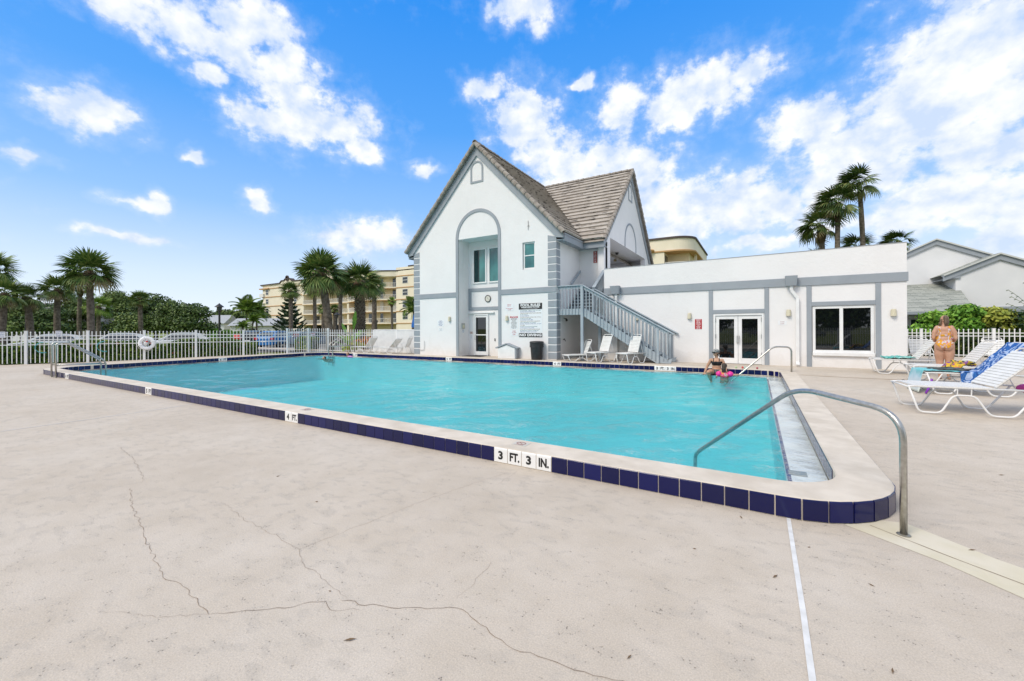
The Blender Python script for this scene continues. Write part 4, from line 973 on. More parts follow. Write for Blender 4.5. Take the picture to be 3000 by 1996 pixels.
for (zz, r_) in ((.76, .312), (.70, .318), (.62, .312), (.575, .318)):
    for k in range(n_): a = 2*math.pi*k/n_; rr = r_+.010*math.sin(a*9+zz*20)+random.uniform(0, .006); vs.append((rr*math.cos(a), rr*math.sin(a), zz+.012*math.sin(a*5)))
mb.add(vs, [(i*n_+k, i*n_+(k+1) % n_, (i+1)*n_+(k+1) % n_, (i+1)*n_+k) for i in range(3) for k in range(n_)]); mb.build('liner_bag', M_BIN, bn, world=False, smooth=True)
tag(MB().box(-13.35, -12.20, 17.25, 17.85, ZT-.003, ZT+.015).build('door_mat', material('black_mat', (.02, .02, .02), .95), None, bevel=.006), 'black rubber mat on the deck before the glass pool door', 'mat')
# ================================================================== fences
M_FENCE = material('white_aluminium', rough=.45, build=varied((.74, .745, .74), (.82, .82, .81), 3))
def picket_mesh(h, w=.029, tip=True):
    mb = MB(); mb.box(-w/2, w/2, -w/2, w/2, 0, h)
    if tip:
        k = w*.72
        mb.add([(-k,-k,h),(k,-k,h),(k,k,h),(-k,k,h),(-k,-k,h+.022),(k,-k,h+.022),(k,k,h+.022),(-k,k,h+.022),(0,0,h+.05)], [(0,3,2,1),(0,1,5,4),(1,2,6,5),(2,3,7,6),(3,0,4,7),(4,5,8),(5,6,8),(6,7,8),(7,4,8)])
    return mb.mesh('picket', M_FENCE)
def fence(label, A, B_, npanel, per, h=1.46, z0=0., rails=(.10, 1.14, 1.30), post_h=None, wp=.029, skip_rails=(), gate=None, group='white picket fences'):
    A, B_ = Vector((*A, 0)), Vector((*B_, 0)); d = (B_-A); L = d.length; d.normalize(); a = math.atan2(d.y, d.x)
    t_ = thing('picket_fence', label, 'fence', (A.x, A.y, z0), a, group)
    pm = picket_mesh(h, wp); PL = L/npanel; ph = post_h or h+.07
    post = MB(); post.box(-.05, .05, -.05, .05, 0, ph); post.box(-.058, .058, -.058, .058, ph, ph+.02); po = post.mesh('post', M_FENCE)
    for i in range(npanel+1): inst('post', po, t_, (i*PL, 0, 0))
    for i in range(npanel):
        for j in range(1, per): inst('picket', pm, t_, (i*PL+j*PL/per, 0, .05))
        for rz__ in rails: MB().box(i*PL+.05, (i+1)*PL-.05, -.018, .018, rz__-.017, rz__+.017).build('rail', M_FENCE, t_, world=False)
    return t_
dv = Vector((math.cos(R(56.5)), math.sin(R(56.5))))
P0 = Vector((-30.75, 5.1)); PL = 2.248
A_ = P0-dv*PL*2; B_ = P0+dv*PL*5
fence('white picket fence with pointed tips running along the hedge left of the pool', A_, B_, 7, 14, 1.50, 0., rails=(.95, 1.20, 1.37), post_h=1.62)
C_ = Vector((-24.05, 16.9))
fence('short white picket gate section behind the far corner ladder', B_, C_, 2, 9, 1.50, .10, rails=(.12, 1.15, 1.32), post_h=1.60)
D_ = Vector((-21.4, 18.35)); E_ = Vector((-16.95, 18.15))
fence('white picket fence between the palm trunk and the close boarded fence', C_, D_, 1, 20, 1.38, ZT-.05, rails=(.12, 1.10, 1.26), post_h=1.44)
fence('white close picketed fence behind the loungers, ending at the gable corner', D_, E_, 2, 27, 1.38, ZT-.05, rails=(.12, 1.26), post_h=1.44, wp=.062)
fence('white picket fence with pointed tips behind the right-hand loungers', (4.5, 27.5), (21.5, 27.5), 7, 15, 1.26, .16, rails=(.12, 1.02, 1.16), post_h=1.36)
fence('white picket fence behind the photographer, mirrored in the dark windows', (-8.2, -4.3), (7.9, -4.3), 7, 15, 1.46, 0., rails=(.12, 1.14, 1.30))
# notices on the fence
def fsign(label, pos, a, w_, h_, m, rows, lm, name='fence_sign', cat='sign', group=None):
    t_ = thing(name, label, cat, pos, a, group); MB().box(-w_/2, w_/2, -.012, 0, 0, h_).build('plate', m, t_, world=False, bevel=.003)
    mb = MB()
    for i, s in enumerate(rows): mb = MB(); put_text(mb, s, h_/len(rows)*.7, (0, -.0135, h_-h_/len(rows)*(i+.55)), width=w_*.8, ex=.0006, bold=.002); mb.build('lettering', lm, t_, world=False)
    return t_
def fpt(s, off=-.06): p = P0+dv*s; q = Vector((dv.y, -dv.x)); return (p.x+q.x*abs(off), p.y+q.y*abs(off))
FA = R(56.5)
p = fpt(-.78); fsign('small white notice on the left end of the fence, at the picture edge', (p[0], p[1], 1.30), FA, .22, .30, M_SIGNW, ['NO', 'ENTRY', 'POOL'], M_BLET)
p = fpt(1.18); fsign('small white notice on the fence above the pool ladder', (p[0], p[1], 1.33), FA, .22, .30, M_SIGNW, ['GATE', 'MUST BE', 'CLOSED'], M_BLET)
fsign('red rounded notice on the gate of the white fence', (-24.55, 15.05, 1.18), R(77), .33, .24, M_SIGNR, ['PRIVATE', 'POOL'], M_WLET)
fsign('pale notice on the gate right of its latch post', (-24.24, 15.95, 1.20), R(77), .30, .24, material('lilac_sign', (.68, .66, .70), .5), ['RESIDENTS', 'ONLY'], M_RLET)
# life ring with rope
rp = fpt(4.63, .12)
lr = thing('life_ring', 'white life ring with rope hanging on the fence post left of the pool', 'life ring', (rp[0], rp[1], .95), FA); lr.scale = (.85,)*3
M_RING = material('white_ring', (.86, .86, .87), .45); M_ROPE = material('white_rope', (.70, .70, .68), .8)
mb = MB(); mb.tube([(.33*math.cos(2*math.pi*k/36), 0, .33*math.sin(2*math.pi*k/36)) for k in range(36)], .10, 12, closed=True); o = mb.build('ring', M_RING, lr, world=False, smooth=True)
for v in o.data.vertices: v.co.y *= .62
for k in range(4):
    a = R(20+90*k); mb = MB(); c = (.33*math.cos(a), 0, .33*math.sin(a))
    mb.tube([(c[0]+.115*math.cos(a)*math.cos(q), .075*math.sin(q), c[2]+.115*math.sin(a)*math.cos(q)) for q in [2*math.pi*i/14 for i in range(14)]], .018, 6, closed=True); mb.build('band', M_RING, lr, world=False, smooth=True)
mb = MB(); mb.tube([(.46*math.cos(R(200+k*8)), -.03, .46*math.sin(R(200+k*8))-.05*math.sin(k*.8)) for k in range(18)], .010, 5); mb.tube([(.05*math.sin(k*.9)-.02, -.08+.02*math.cos(k), .12-.02*k) for k in range(18)], .016, 5); mb.build('rope', M_ROPE, lr, world=False, smooth=True)
MB().ell((.03, -.10, .10), (.07, .05, .05)).build('float', material('red_float', (.55, .03, .03), .4), lr, world=False, smooth=True)
MB().ell((-.02, -.09, -.02), (.09, .05, .13)).build('rope_bag', M_ROPE, lr, world=False, smooth=True)
# pool hoses looped over the fence
M_HOSE = material('teal_hose', (.08, .36, .38), .4)
for s_, lab in ((.35, 'teal pool hose hung on the fence near the picture edge'), (2.62, 'teal pool hose hung on the fence right of the ladder rails')):
    hp = fpt(s_, .1); hs = thing('pool_hose', lab, 'hose', (hp[0], hp[1], 0), FA)
    for j in range(2):
        mb = MB(); mb.tube([(.30+.30*math.cos(R(90+k*11))+.02*j, -.02*j, .82+.26*math.sin(R(90+k*11))-.02*j) for k in range(19)], .011, 6); mb.build('loop', M_HOSE, hs, world=False, smooth=True)
# ================================================================== pool ladders and grab rails
def pipe(name, pts, r, rad, parent, m=M_STEEL, n=14):
    return MB().tube(smooth_path(pts, 8, rad), r, n).build(name, m, parent, world=False, smooth=True)
gr = thing('grab_rail', 'stainless grab rail arching over the near right corner of the pool', 'handrail', (.99, 4.35, 0)); u = Vector((-1.656, 1.703, 0)).normalized()
def on(s, z): return (u.x*s, u.y*s, z)
pipe('rail', [on(0, -.02), on(0, .955), on(.93, 1.035), on(2.375, -.02), on(2.46, -.10), on(2.47, -.35)], .024, .23, gr)
MB().lathe([(.045, 0), (.045, .006), (.03, .012)], 16).build('escutcheon', material('worn_steel', (.34, .31, .25), .5, .8), gr, world=False)
gr = thing('grab_rail', 'stainless grab rail by the far right corner of the pool, before the wing', 'handrail', (.975, 16.07, ZT)); u = Vector((-1.547, -.55, 0)).normalized()
pipe('rail', [on(0, -.02), on(0, .80), on(.53, .82), on(1.64, -.19), on(2.0, -.5)], .026, .17, gr)
def ladder(label, pts2, loc):
    t_ = thing('pool_ladder', label, 'ladder', loc)
    for (bx, by, ex_, ey_, pr) in pts2:
        L = lambda s, z: (bx+(ex_-bx)*s, by+(ey_-by)*s, z)
        pipe('rail', [L(0, 0), L(0, 1.22), L(.26, 1.22), L(1.0, .50), L(1.0, -.75)], .026, .18, t_)
        pipe('brace', [L(0.0, .43), L(1.0, .40)], .021, .1, t_)
        MB().box(bx-.10, bx+.10, by-.035, by+.035, 0, .012).build('foot_plate', M_STEEL, t_, world=False)
    a_, b_ = pts2
    for z in (-.25, -.55): MB().box(min(a_[2], b_[2]), max(a_[2], b_[2]), a_[3]-.05, a_[3]+.05, z-.02, z+.02).build('step', M_STEEL, t_, world=False) 
    return t_
ladder('stainless pool ladder straddling the kerb at the left end of the pool', ((0, 0, 0, 1.28, 0), (.53, 0, .53, 1.28, 0)), (-21.50, 4.155, 0))
ladder('stainless pool ladder at the far left corner of the pool', ((0, 0, -.42, -1.25, 0), (.53, -.1, .11, -1.35, 0)), (-22.15, 17.15, ZT))
# ================================================================== loungers, chairs, towels
M_FRAME = material('white_tube', (.74, .735, .72), .35); M_STRAP = material('white_vinyl_strap', rough=.4, build=varied((.72, .715, .69), (.80, .795, .775), 4))
def lounger(label, loc, rz, back=42, L=1.30, BL=.78, Wd=.66, H=.42, group='white strap loungers', sc=1., name='sun_lounger'):
    """foot at local x=0, head towards +x, centred on y"""
    t_ = thing(name, label, 'lounger', loc, rz, group); t_.scale = (sc,)*3; hw = Wd/2; r_ = .0165
    cb, sb = math.cos(R(back)), math.sin(R(back)); q_ = (L+.52)/2.07
    for s in (-1, 1):
        MB().tube(smooth_path([(0, s*hw, H-.015), (.05, s*hw, H), (L+.55, s*hw, H)], 4, .05), r_, 8).build('seat_rail', M_FRAME, t_, world=False, smooth=True)
        MB().tube(smooth_path([(.03, s*hw, H-.01), (.20*q_, s*(hw+.015), .018), (.56*q_, s*(hw+.015), .018), (.78*q_, s*(hw-.01), H-.13), (1.12*q_, s*(hw-.01), H-.13), (1.34*q_, s*(hw+.015), .018), (1.70*q_, s*(hw+.015), .018), (L+.52, s*hw, H-.01)], 5, .08), r_, 8).build('leg_frame', M_FRAME, t_, world=False, smooth=True)
        for xx in (.84*q_, 1.06*q_): MB().tube([(xx, s*(hw-.005), H-.13), (xx, s*(hw-.0), H-.01)], .009, 6).build('spacer', M_FRAME, t_, world=False)
    MB().tube([(.02, -hw, H-.012), (.02, hw, H-.012)], r_, 8).build('foot_bar', M_FRAME, t_, world=False, smooth=True)
    hb = hw-.03
    pb = [(L, -hb, H), (L+BL*cb, -hb, H+BL*sb), (L+BL*cb, hb, H+BL*sb), (L, hb, H)]
    MB().tube(smooth_path(pb, 6, .09), r_, 8).build('back_frame', M_FRAME, t_, world=False, smooth=True)
    MB().tube(smooth_path([(L+BL*.62*cb, -hb, H+BL*.62*sb), (L+BL*.62*cb+.18, -hb, H-.05), (L+BL*.62*cb+.18, hb, H-.05), (L+BL*.62*cb, hb, H+BL*.62*sb)], 4, .05), .010, 6).build('back_support', M_FRAME, t_, world=False, smooth=True)
    n_ = int((L-.10)/.062); w_ = .052
    st = MB(); st.box(-w_/2, w_/2, -hw-.020, hw+.020, -.004, .020); me = st.mesh('strap', M_STRAP)
    for i in range(n_): inst('strap', me, t_, (.09+(i+.5)*(L-.10)/n_, 0, H+.001))
    st = MB(); st.box(-w_/2, w_/2, -hb-.020, hb+.020, -.012, .012); me = st.mesh('back_strap', M_STRAP); n_ = int((BL-.14)/.060)
    for i in range(n_):
        q = .03+(i+.5)*(BL-.12)/n_; inst('strap', me, t_, (L+q*cb-.008*sb, 0, H+q*sb+.012), (0, -R(back), 0))
    return t_
def dz(x, y): return deck_z(x, y)
# by the stairs
lounger('low white strap lounger under the stair landing, nearest the gable corner', (-7.22, 16.62, ZT-.004), R(48), 66, .92, .72, .56, .28)
lounger('white strap lounger in the middle of the three before the staircase', (-6.02, 16.50, ZT-.004), R(62), 70, .80, .80, .56, .42)
lounger('white strap lounger nearest the bottom of the staircase', (-4.72, 16.52, ZT-.004), R(62), 72, .70, .80, .56, .42)
# by the close picketed fence
lounger('white strap lounger before the close picketed fence, left of its pair', (-21.75, 17.10, ZT-.004), R(5), 52, 1.25, .80, .62, .36)
lounger('white strap lounger before the close picketed fence, right of its pair', (-19.75, 17.15, ZT-.004), R(5), 45, 1.25, .80, .62, .36)
# right of the pool
lounger('white strap lounger nearest the camera, right of the pool', (2.30, 10.40, dz(2.3, 10.4)), R(4), 47, 1.12, .92, .78, .47)
LB = lounger('white strap lounger under the blue patterned towel', (3.18, 12.80, dz(3.4, 12.8)), R(2), 50, 1.05, .86, .74, .46)
lounger('white strap lounger with raised back, beyond the blue towel lounger', (3.45, 14.75, dz(3.8, 14.75)), R(0), 54, 1.05, .82, .72, .44)
lounger('white strap lounger holding the teal towel, closest to the wing', (3.10, 17.05, ZT), R(-2), 54, 1.02, .82, .72, .44)
def armchair(label, loc, rz, name='strap_chair', group=None, arms=True):
    t_ = thing(name, label, 'chair', loc, rz, group); hw = .28; H = .40; r_ = .014
    for s in (-1, 1):
        MB().tube(smooth_path([(-.30, s*hw, 0), (-.22, s*hw, H), (.22, s*hw, H-.03), (.34, s*hw, 0)], 4, .06), r_, 8).build('leg_frame', M_FRAME, t_, world=False, smooth=True)
        if arms: MB().tube(smooth_path([(-.26, s*hw, .2), (-.30, s*(hw+.02), .62), (.20, s*(hw+.02), .62), (.30, s*hw, .55)], 5, .08), r_, 8).build('arm', M_FRAME, t_, world=False, smooth=True)
    MB().tube(smooth_path([(.18, -hw+.03, H-.03), (.46, -hw+.03, 1.02), (.46, hw-.03, 1.02), (.18, hw-.03, H-.03)], 5, .07), r_, 8).build('back_frame', M_FRAME, t_, world=False, smooth=True)
    st = MB(); st.box(-.024, .024, -hw-.01, hw+.01, -.006, .014); me = st.mesh('strap', M_STRAP)
    for i in range(7): inst('strap', me, t_, (-.19+i*.062, 0, H+.004-.004*i))
    an = math.atan2(.65, .28)
    for i in range(9): q = .06+i*.066; inst('strap', me, t_, (.18+q*math.cos(an)*1.0-.01, 0, H-.02+q*math.sin(an)), (0, -an, 0))
    return t_
armchair('white armchair standing against the gable end of the close picketed fence', (-17.75, 17.45, ZT), R(20))
armchair('white low strap chair half hidden behind the wing corner', (5.55, 22.0, ZT), R(90), arms=False)
armchair('white low strap chair behind the standing woman', (7.45, 21.6, ZT), R(90), arms=False)
# towels ------------------------------------------------------------------------------
def cloth(path, width, thick=.012, wob=.012, seed=0, nw=16):
    """a draped strip: path of (x,z) points, spread along y, with soft folds"""
    rg = random.Random(seed); P = [Vector((p[0], 0, p[1])) for p in path]; Q = [P[0]]
    for a, b in zip(P, P[1:]):
        n_ = max(1, int((b-a).length/.04))
        for k in range(1, n_+1): Q.append(a+(b-a)*k/n_)
    ph = [rg.uniform(0, 6.28) for _ in range(6)]; V = []
    for i, q in enumerate(Q):
        d = (Q[min(i+1, len(Q)-1)]-Q[max(i-1, 0)]).normalized(); nrm = Vector((-d.z, 0, d.x))
        if nrm.z < 0 and abs(nrm.z) > .3: nrm = -nrm
        for j in range(nw+1):
            y = -width/2+width*j/nw; f = wob*(math.sin(j*.9+i*.35+ph[0])+.6*math.sin(j*1.7-i*.21+ph[1])+.5*math.sin(i*.9+ph[2])); e = .02*math.sin(i*.5+ph[3]) if j in (0, nw) else 0
            V.append(q+nrm*(abs(f)+.004)+Vector((0, y+e, 0)))
    m_ = nw+1; fs = [(i*m_+j, i*m_+j+1, (i+1)*m_+j+1, (i+1)*m_+j) for i in range(len(Q)-1) for j in range(nw)]
    return MB().add(V, fs)
def solid(o, th=.008): md = o.modifiers.new('solid', 'SOLIDIFY'); md.thickness = th; md.offset = 1
def blue_towel(t, b):
    v = coords(t); n1 = noise(t, v, 3.6, 2, .5, 1.8)
    t.links.new(ramp(t, n1, [(.30, (.40, .50, .70)), (.40, (.45, .56, .78)), (.42, (.03, .10, .34)), (.50, (.04, .16, .46)), (.53, (.015, .05, .22)), (.57, (.10, .26, .58)), (.60, (.50, .60, .78)), (.72, (.03, .09, .32))], 'LINEAR'), b.inputs['Base Color'])
M_BTOW = material('blue_swirl_towel', rough=.9, spec=.1, build=blue_towel)
def dye(t, b):
    v = coords(t); sx = nn(t, 'ShaderNodeSeparateXYZ'); t.links.new(v, sx.inputs[0]); n1 = noise(t, v, 4, 3, .5, .6)
    f = math_node(t, 'ADD', math_node(t, 'MULTIPLY', sx.outputs[2], 1.25), math_node(t, 'MULTIPLY', n1, .45))
    t.links.new(ramp(t, f, [(.10, (.62, .66, .48)), (.36, (.66, .72, .74)), (.62, (.52, .66, .74)), (.86, (.20, .52, .56)), (1.0, (.12, .45, .48))]), b.inputs['Base Color'])
M_DYE = material('tie_dye_towel', rough=.9, spec=.1, build=dye)
def towel(name, label, mb, m, loc, rz, th=.008):
    o = mb.build(name, m, None, world=False, smooth=True); o.location = loc; o.rotation_euler = (0, 0, rz); solid(o, th); return tag(o, label, 'towel')
c40, s40 = math.cos(R(50)), math.sin(R(50)); z0 = dz(3.4, 12.8)
towel('blue_towel', 'blue and white swirl patterned beach towel over a lounger back', cloth([(.52, .495), (1.04, .50), (1.04+.80*c40, .50+.80*s40)], .80, wob=.012, seed=3), M_BTOW, (3.18, 12.80, z0), R(2))
o = cloth([(0, .0), (0, .30)], .80, seed=5, wob=.008)       # the flap hanging on the near side
fl = MB(); n_ = 18
for i in range(7):
    for j in range(n_+1): fl.v.append((.54+.55*j/n_, -.405-.012*math.sin(j*1.1+i*.3)-.004*i, .515-.045*i-.0*j))
fl.f = [(i*(n_+1)+j, i*(n_+1)+j+1, (i+1)*(n_+1)+j+1, (i+1)*(n_+1)+j) for i in range(6) for j in range(n_)]
fo = fl.build('hanging_flap', M_BTOW, bpy.data.objects['blue_towel'], world=False, smooth=True); solid(fo)
towel('tie_dye_towel', 'pale aqua and cream tie-dye towel draped over the foot of a lounger', cloth([(-.10, .02), (-.06, .30), (-.02, .505), (.56, .50)], .74, wob=.010, seed=8), M_DYE, (3.18, 12.80, z0), R(2))
M_TEALT = material('teal_towel', rough=.9, spec=.1, build=lambda t, b: (t.links.new(ramp(t, noise(t, coords(t), 9, 3, .5, 1.), [(.40, (.04, .30, .27)), (.52, (.16, .50, .45)), (.62, (.50, .66, .62))]), b.inputs['Base Color']), None)[1])
towel('teal_towel', 'crumpled teal towel lying on the lounger closest to the wing', cloth([(.30, .475), (1.0, .485)], .72, wob=.035, seed=11), M_TEALT, (3.10, 17.05, ZT), R(-2))
# bag, toy cloth, sandals and scraps round the loungers
M_YEL = material('yellow_orange_print', rough=.8, build=lambda t, b: (t.links.new(ramp(t, noise(t, coords(t), 7, 2, .5, 1.), [(.40, (.03, .02, .05)), (.47, (.62, .50, .03)), (.56, (.66, .30, .02)), (.64, (.18, .06, .26))]), b.inputs['Base Color']), None)[1])
yb = cloth([(0, 0), (.12, .11), (.25, .15), (.42, .12)], .40, wob=.03, seed=21); towel('printed_bag', 'folded yellow, orange and black printed bag on the tie-dye towel', yb, M_YEL, (3.72, 13.05, z0+.50), R(20), .05)['category'] = 'bag'
pd = cloth([(0, 0), (.2, .035), (.5, .03)], .5, wob=.02, seed=22); towel('dark_clothes', 'dark brown and grey clothes lying on the tie-dye towel', pd, material('dark_clothes', rough=.9, build=varied((.02, .016, .016), (.10, .13, .13), 9)), (3.40, 12.72, z0+.50), R(10), .03)['category'] = 'clothes'
M_PURP = material('purple_strap', (.22, .03, .42), .5)
o = MB().tube([(0,0,0), (.05,.03,.10), (.10,.04,.22), (.10,.02,.32)], .02, 8).build('purple_strap', M_PURP, None, world=False, smooth=True); o.location = (3.18, 12.35, dz(3.2, 12.4)+.02); tag(o, 'purple strap hanging beside the tie-dye towel', 'strap')
o = MB().ell((0,0,.14), (.20,.14,.09)).build('pink_bag', material('magenta_cloth', (.50, .05, .30), .6), None, world=False, smooth=True); o.location = (4.12, 10.75, dz(4.7, 10.7)+.30); tag(o, 'magenta bag behind the back of the nearest lounger', 'bag')
o = MB().ell((0,0,.16), (.22,.16,.18)).build('black_bag', material('black_cloth', (.015,.015,.018), .7), None, world=False, smooth=True); o.location = (4.30, 10.95, dz(4.9, 10.9)+.22); tag(o, 'black bag behind the nearest lounger at the picture edge', 'bag')
def sandal(label, loc, rz, m, ms):
    t_ = thing('sandal', label, 'sandal', loc, rz, 'sandals left on the deck')
    pts = [(.048*math.cos(a)*(1.0 if math.sin(a) > 0 else .82), .13*math.sin(a)) for a in [2*math.pi*k/16 for k in range(16)]]
    MB().prism(pts, 0, .022, 'z').build('sole', m, t_, world=False, bevel=.004)
    for s in (-1, 1): MB().tube(smooth_path([(0, .07, .022), (s*.02, .04, .055), (s*.045, -.02, .022)], 4, .03), .007, 6).build('strap', ms, t_, world=False, smooth=True)
M_YS = material('yellow_green_sole', (.42, .40, .05), .6)
sandal('yellow green sandal left by the lounger foot, toe to the pool', (3.36, 14.62, dz(3.3, 14.6)), R(60), M_YS, M_BLACK); sandal('second yellow green sandal beside the first, turned sideways', (3.62, 14.75, dz(3.6, 14.7)), R(100), M_YS, M_BLACK)
# toys on the far coping
for i, (x, c, lab, nm) in enumerate(((-.62, (.40, .55, .30), 'pale green', 0), (-.42, (.55, .06, .05), 'red', 0), (-.34, (.35, .55, .48), 'mint', 0), (.02, (.40, .10, .12), 'dark red', 0))):
    o = MB().ell((0,0,.045), (.05,.045,.045), 10, 7).add([(-.03,-.01,.08),(.03,-.01,.08),(.03,.01,.08),(-.03,.01,.08),(0,0,.12)], [(0,1,4),(1,2,4),(2,3,4),(3,0,4)]).build('pool_toy', material('toy_%d' % i, c, .4), None, world=False, smooth=True)
    o.location = (x, 16.55, ZT); o.scale = (.75,)*3; tag(o, 'tiny %s pool toy standing on the far coping by the grab rail' % lab, 'toy', 'pool toys on the coping')
# no-diving marks painted on the coping
M_MARK = material('red_mark', (.25, .06, .05), .6)
def nodive(x, y, label, s=1.):
    t_ = thing('coping_marker', label, 'marker', (x, y, ZT+.001)); MB().box(-.10*s, .10*s, -.075*s, .075*s, 0, .003).build('plate', material('marker_plate', (.55, .52, .46), .5), t_, world=False)
    MB().tube([(.06*s*math.cos(R(20*k)), .01+.045*s*math.sin(R(20*k)), .004) for k in range(18)], .004, 5, closed=True).build('ring', M_MARK, t_, world=False)
    MB().beam((-.045*s, .045*s, .004), (.045*s, -.025*s, .004), .006, .003).build('bar', M_MARK, t_, world=False)
    mb = MB(); put_text(mb, 'NO DIVING', .024*s, (0, -.058*s, .0036), (1,0,0), (0,1,0), ex=.0004); mb.build('lettering', M_MARK, t_, world=False)
nodive(-2.55, 4.49, 'round no diving marker on the coping above the 3 FT 3 IN tiles'); nodive(-7.0, 4.49, 'round no diving marker on the coping above the near 4 FT tiles')
# ================================================================== vegetation
def leafmat(name, c0, c1, c2, rough=.55, nscale=2.5, k=1.7):
    c0, c1, c2 = [(c[0]*k, c[1]*k*1.04, c[2]*k) for c in (c0, c1, c2)]
    def f(t, b):
        oi = t.nodes.new('ShaderNodeObjectInfo'); g_ = t.nodes.new('ShaderNodeNewGeometry')
        n_ = noise(t, wpos(t), nscale, 3, .6); v = math_node(t, 'ADD', math_node(t, 'MULTIPLY', n_, .75), math_node(t, 'MULTIPLY', g_.outputs['Random Per Island'], .35))
        v = math_node(t, 'ADD', v, math_node(t, 'MULTIPLY', math_node(t, 'SUBTRACT', oi.outputs['Random'], .5), .22))
        t.links.new(ramp(t, v, [(.30, c0), (.52, c1), (.78, c2)]), b.inputs['Base Color'])
    return material(name, c1, rough, spec=.3, build=f)
M_PALM = leafmat('palm_leaf', (.022, .048, .012), (.060, .100, .022), (.16, .18, .055))
M_PALMY = leafmat('bright_palm_leaf', (.035, .08, .012), (.09, .15, .022), (.20, .24, .05))
M_WASH = leafmat('wind_palm_leaf', (.016, .034, .010), (.040, .070, .016), (.11, .115, .04))
M_DEADP = leafmat('dry_palm_leaf', (.07, .05, .025), (.13, .10, .05), (.19, .15, .08))
M_OAK = leafmat('oak_leaf', (.014, .030, .008), (.042, .070, .016), (.115, .145, .036))
M_HEDGE = leafmat('hedge_leaf', (.018, .045, .008), (.055, .105, .016), (.24, .26, .040), nscale=4)
M_BUSH = leafmat('bush_leaf', (.030, .085, .010), (.075, .165, .018), (.17, .27, .04), nscale=4)
M_BUSHY = leafmat('yellow_bush_leaf', (.05, .085, .012), (.12, .14, .02), (.27, .27, .05), nscale=4)
M_BUSHD = leafmat('dark_bush_leaf', (.006, .018, .005), (.018, .038, .010), (.09, .10, .018), nscale=4)
M_PINE = leafmat('pine_needle', (.006, .018, .008), (.014, .034, .013), (.035, .060, .022))
M_BARK = material('palm_bark', rough=.95, spec=.1, build=varied((.085, .070, .055), (.20, .17, .135), 5, 6, 12, .8, .05))
M_BARKR = material('palm_fibre', rough=.95, spec=.1, build=varied((.06, .040, .026), (.16, .115, .075), 9, 5, 20, .9, .05))
M_OAKB = material('oak_bark', rough=.95, spec=.1, build=varied((.13, .115, .10), (.27, .25, .22), 4, 5, 14, .7, .04))
def fan_leaf(nm, mat, droop, seed, nl=24, R_=1.0, pet=.85, spread=118, fold=.25):
    """fan palm frond: stalk along +x from the origin, blades fanning from its end"""
    rg = random.Random(seed); mb = MB()
    pts = [(pet*k/4, 0, -.10*droop*(k/4)**2) for k in range(5)]
    mb.tube(pts, [.026, .022, .018, .015, .012], 4, cap=False)
    bx, bz = pets = (pet, -.10*droop); sl = -.2*droop
    for i in range(nl):
        u = (i+.5)/nl*2-1; a = R(spread)*u+rg.uniform(-.03, .03); L = R_*(1-.42*abs(u)**2.2)*rg.uniform(.88, 1.06); w_ = .092*R_
        ca, sa = math.cos(a), math.sin(a); px_, py_ = -sa, ca
        prev = None; V = []
        for (q, ww) in ((0., .35), (.42, 1.), (.75, .72), (1., .06)):
            x = pet+L*q*ca; y = L*q*sa; z = bz+sl*L*q*max(ca, -.2)-droop*.42*L*q**2.6-fold*abs(u)*.25*q*L+(.03 if i % 2 else -.03)*q
            V += [(x-px_*w_*ww/2, y-py_*w_*ww/2, z-.012*ww), (x+px_*w_*ww/2, y+py_*w_*ww/2, z+.012*ww)]
        mb.add(V, [(0,2,3,1), (2,4,5,3), (4,6,7,5)])
    return mb.mesh(nm, mat)
FANS = {}
for key, m in (('g', M_PALM), ('y', M_PALMY), ('w', M_WASH), ('d', M_DEADP)):
    FANS[key] = [fan_leaf('frond_%s%d' % (key, i), m, dr_, i*7+len(key), 22 if key != 'w' else 20, 1.0, .8, 112, .3) for i, dr_ in enumerate((.25, .7, 1.25))]
def trunk_tube(h, r0, r1, lean=(0, 0), wob=.05, seed=0, n=10, seg=12):
    rg = random.Random(seed); pts, rs = [], []
    for k in range(seg+1):
        q = k/seg; pts.append((lean[0]*q*q+wob*math.sin(q*4+seed)*q, lean[1]*q*q+wob*math.cos(q*3.1+seed)*q, h*q)); rs.append((r0+(r1-r0)*q)*(1+.25*max(0, .12-q)*4)*rg.uniform(.94, 1.06))
    return pts, rs
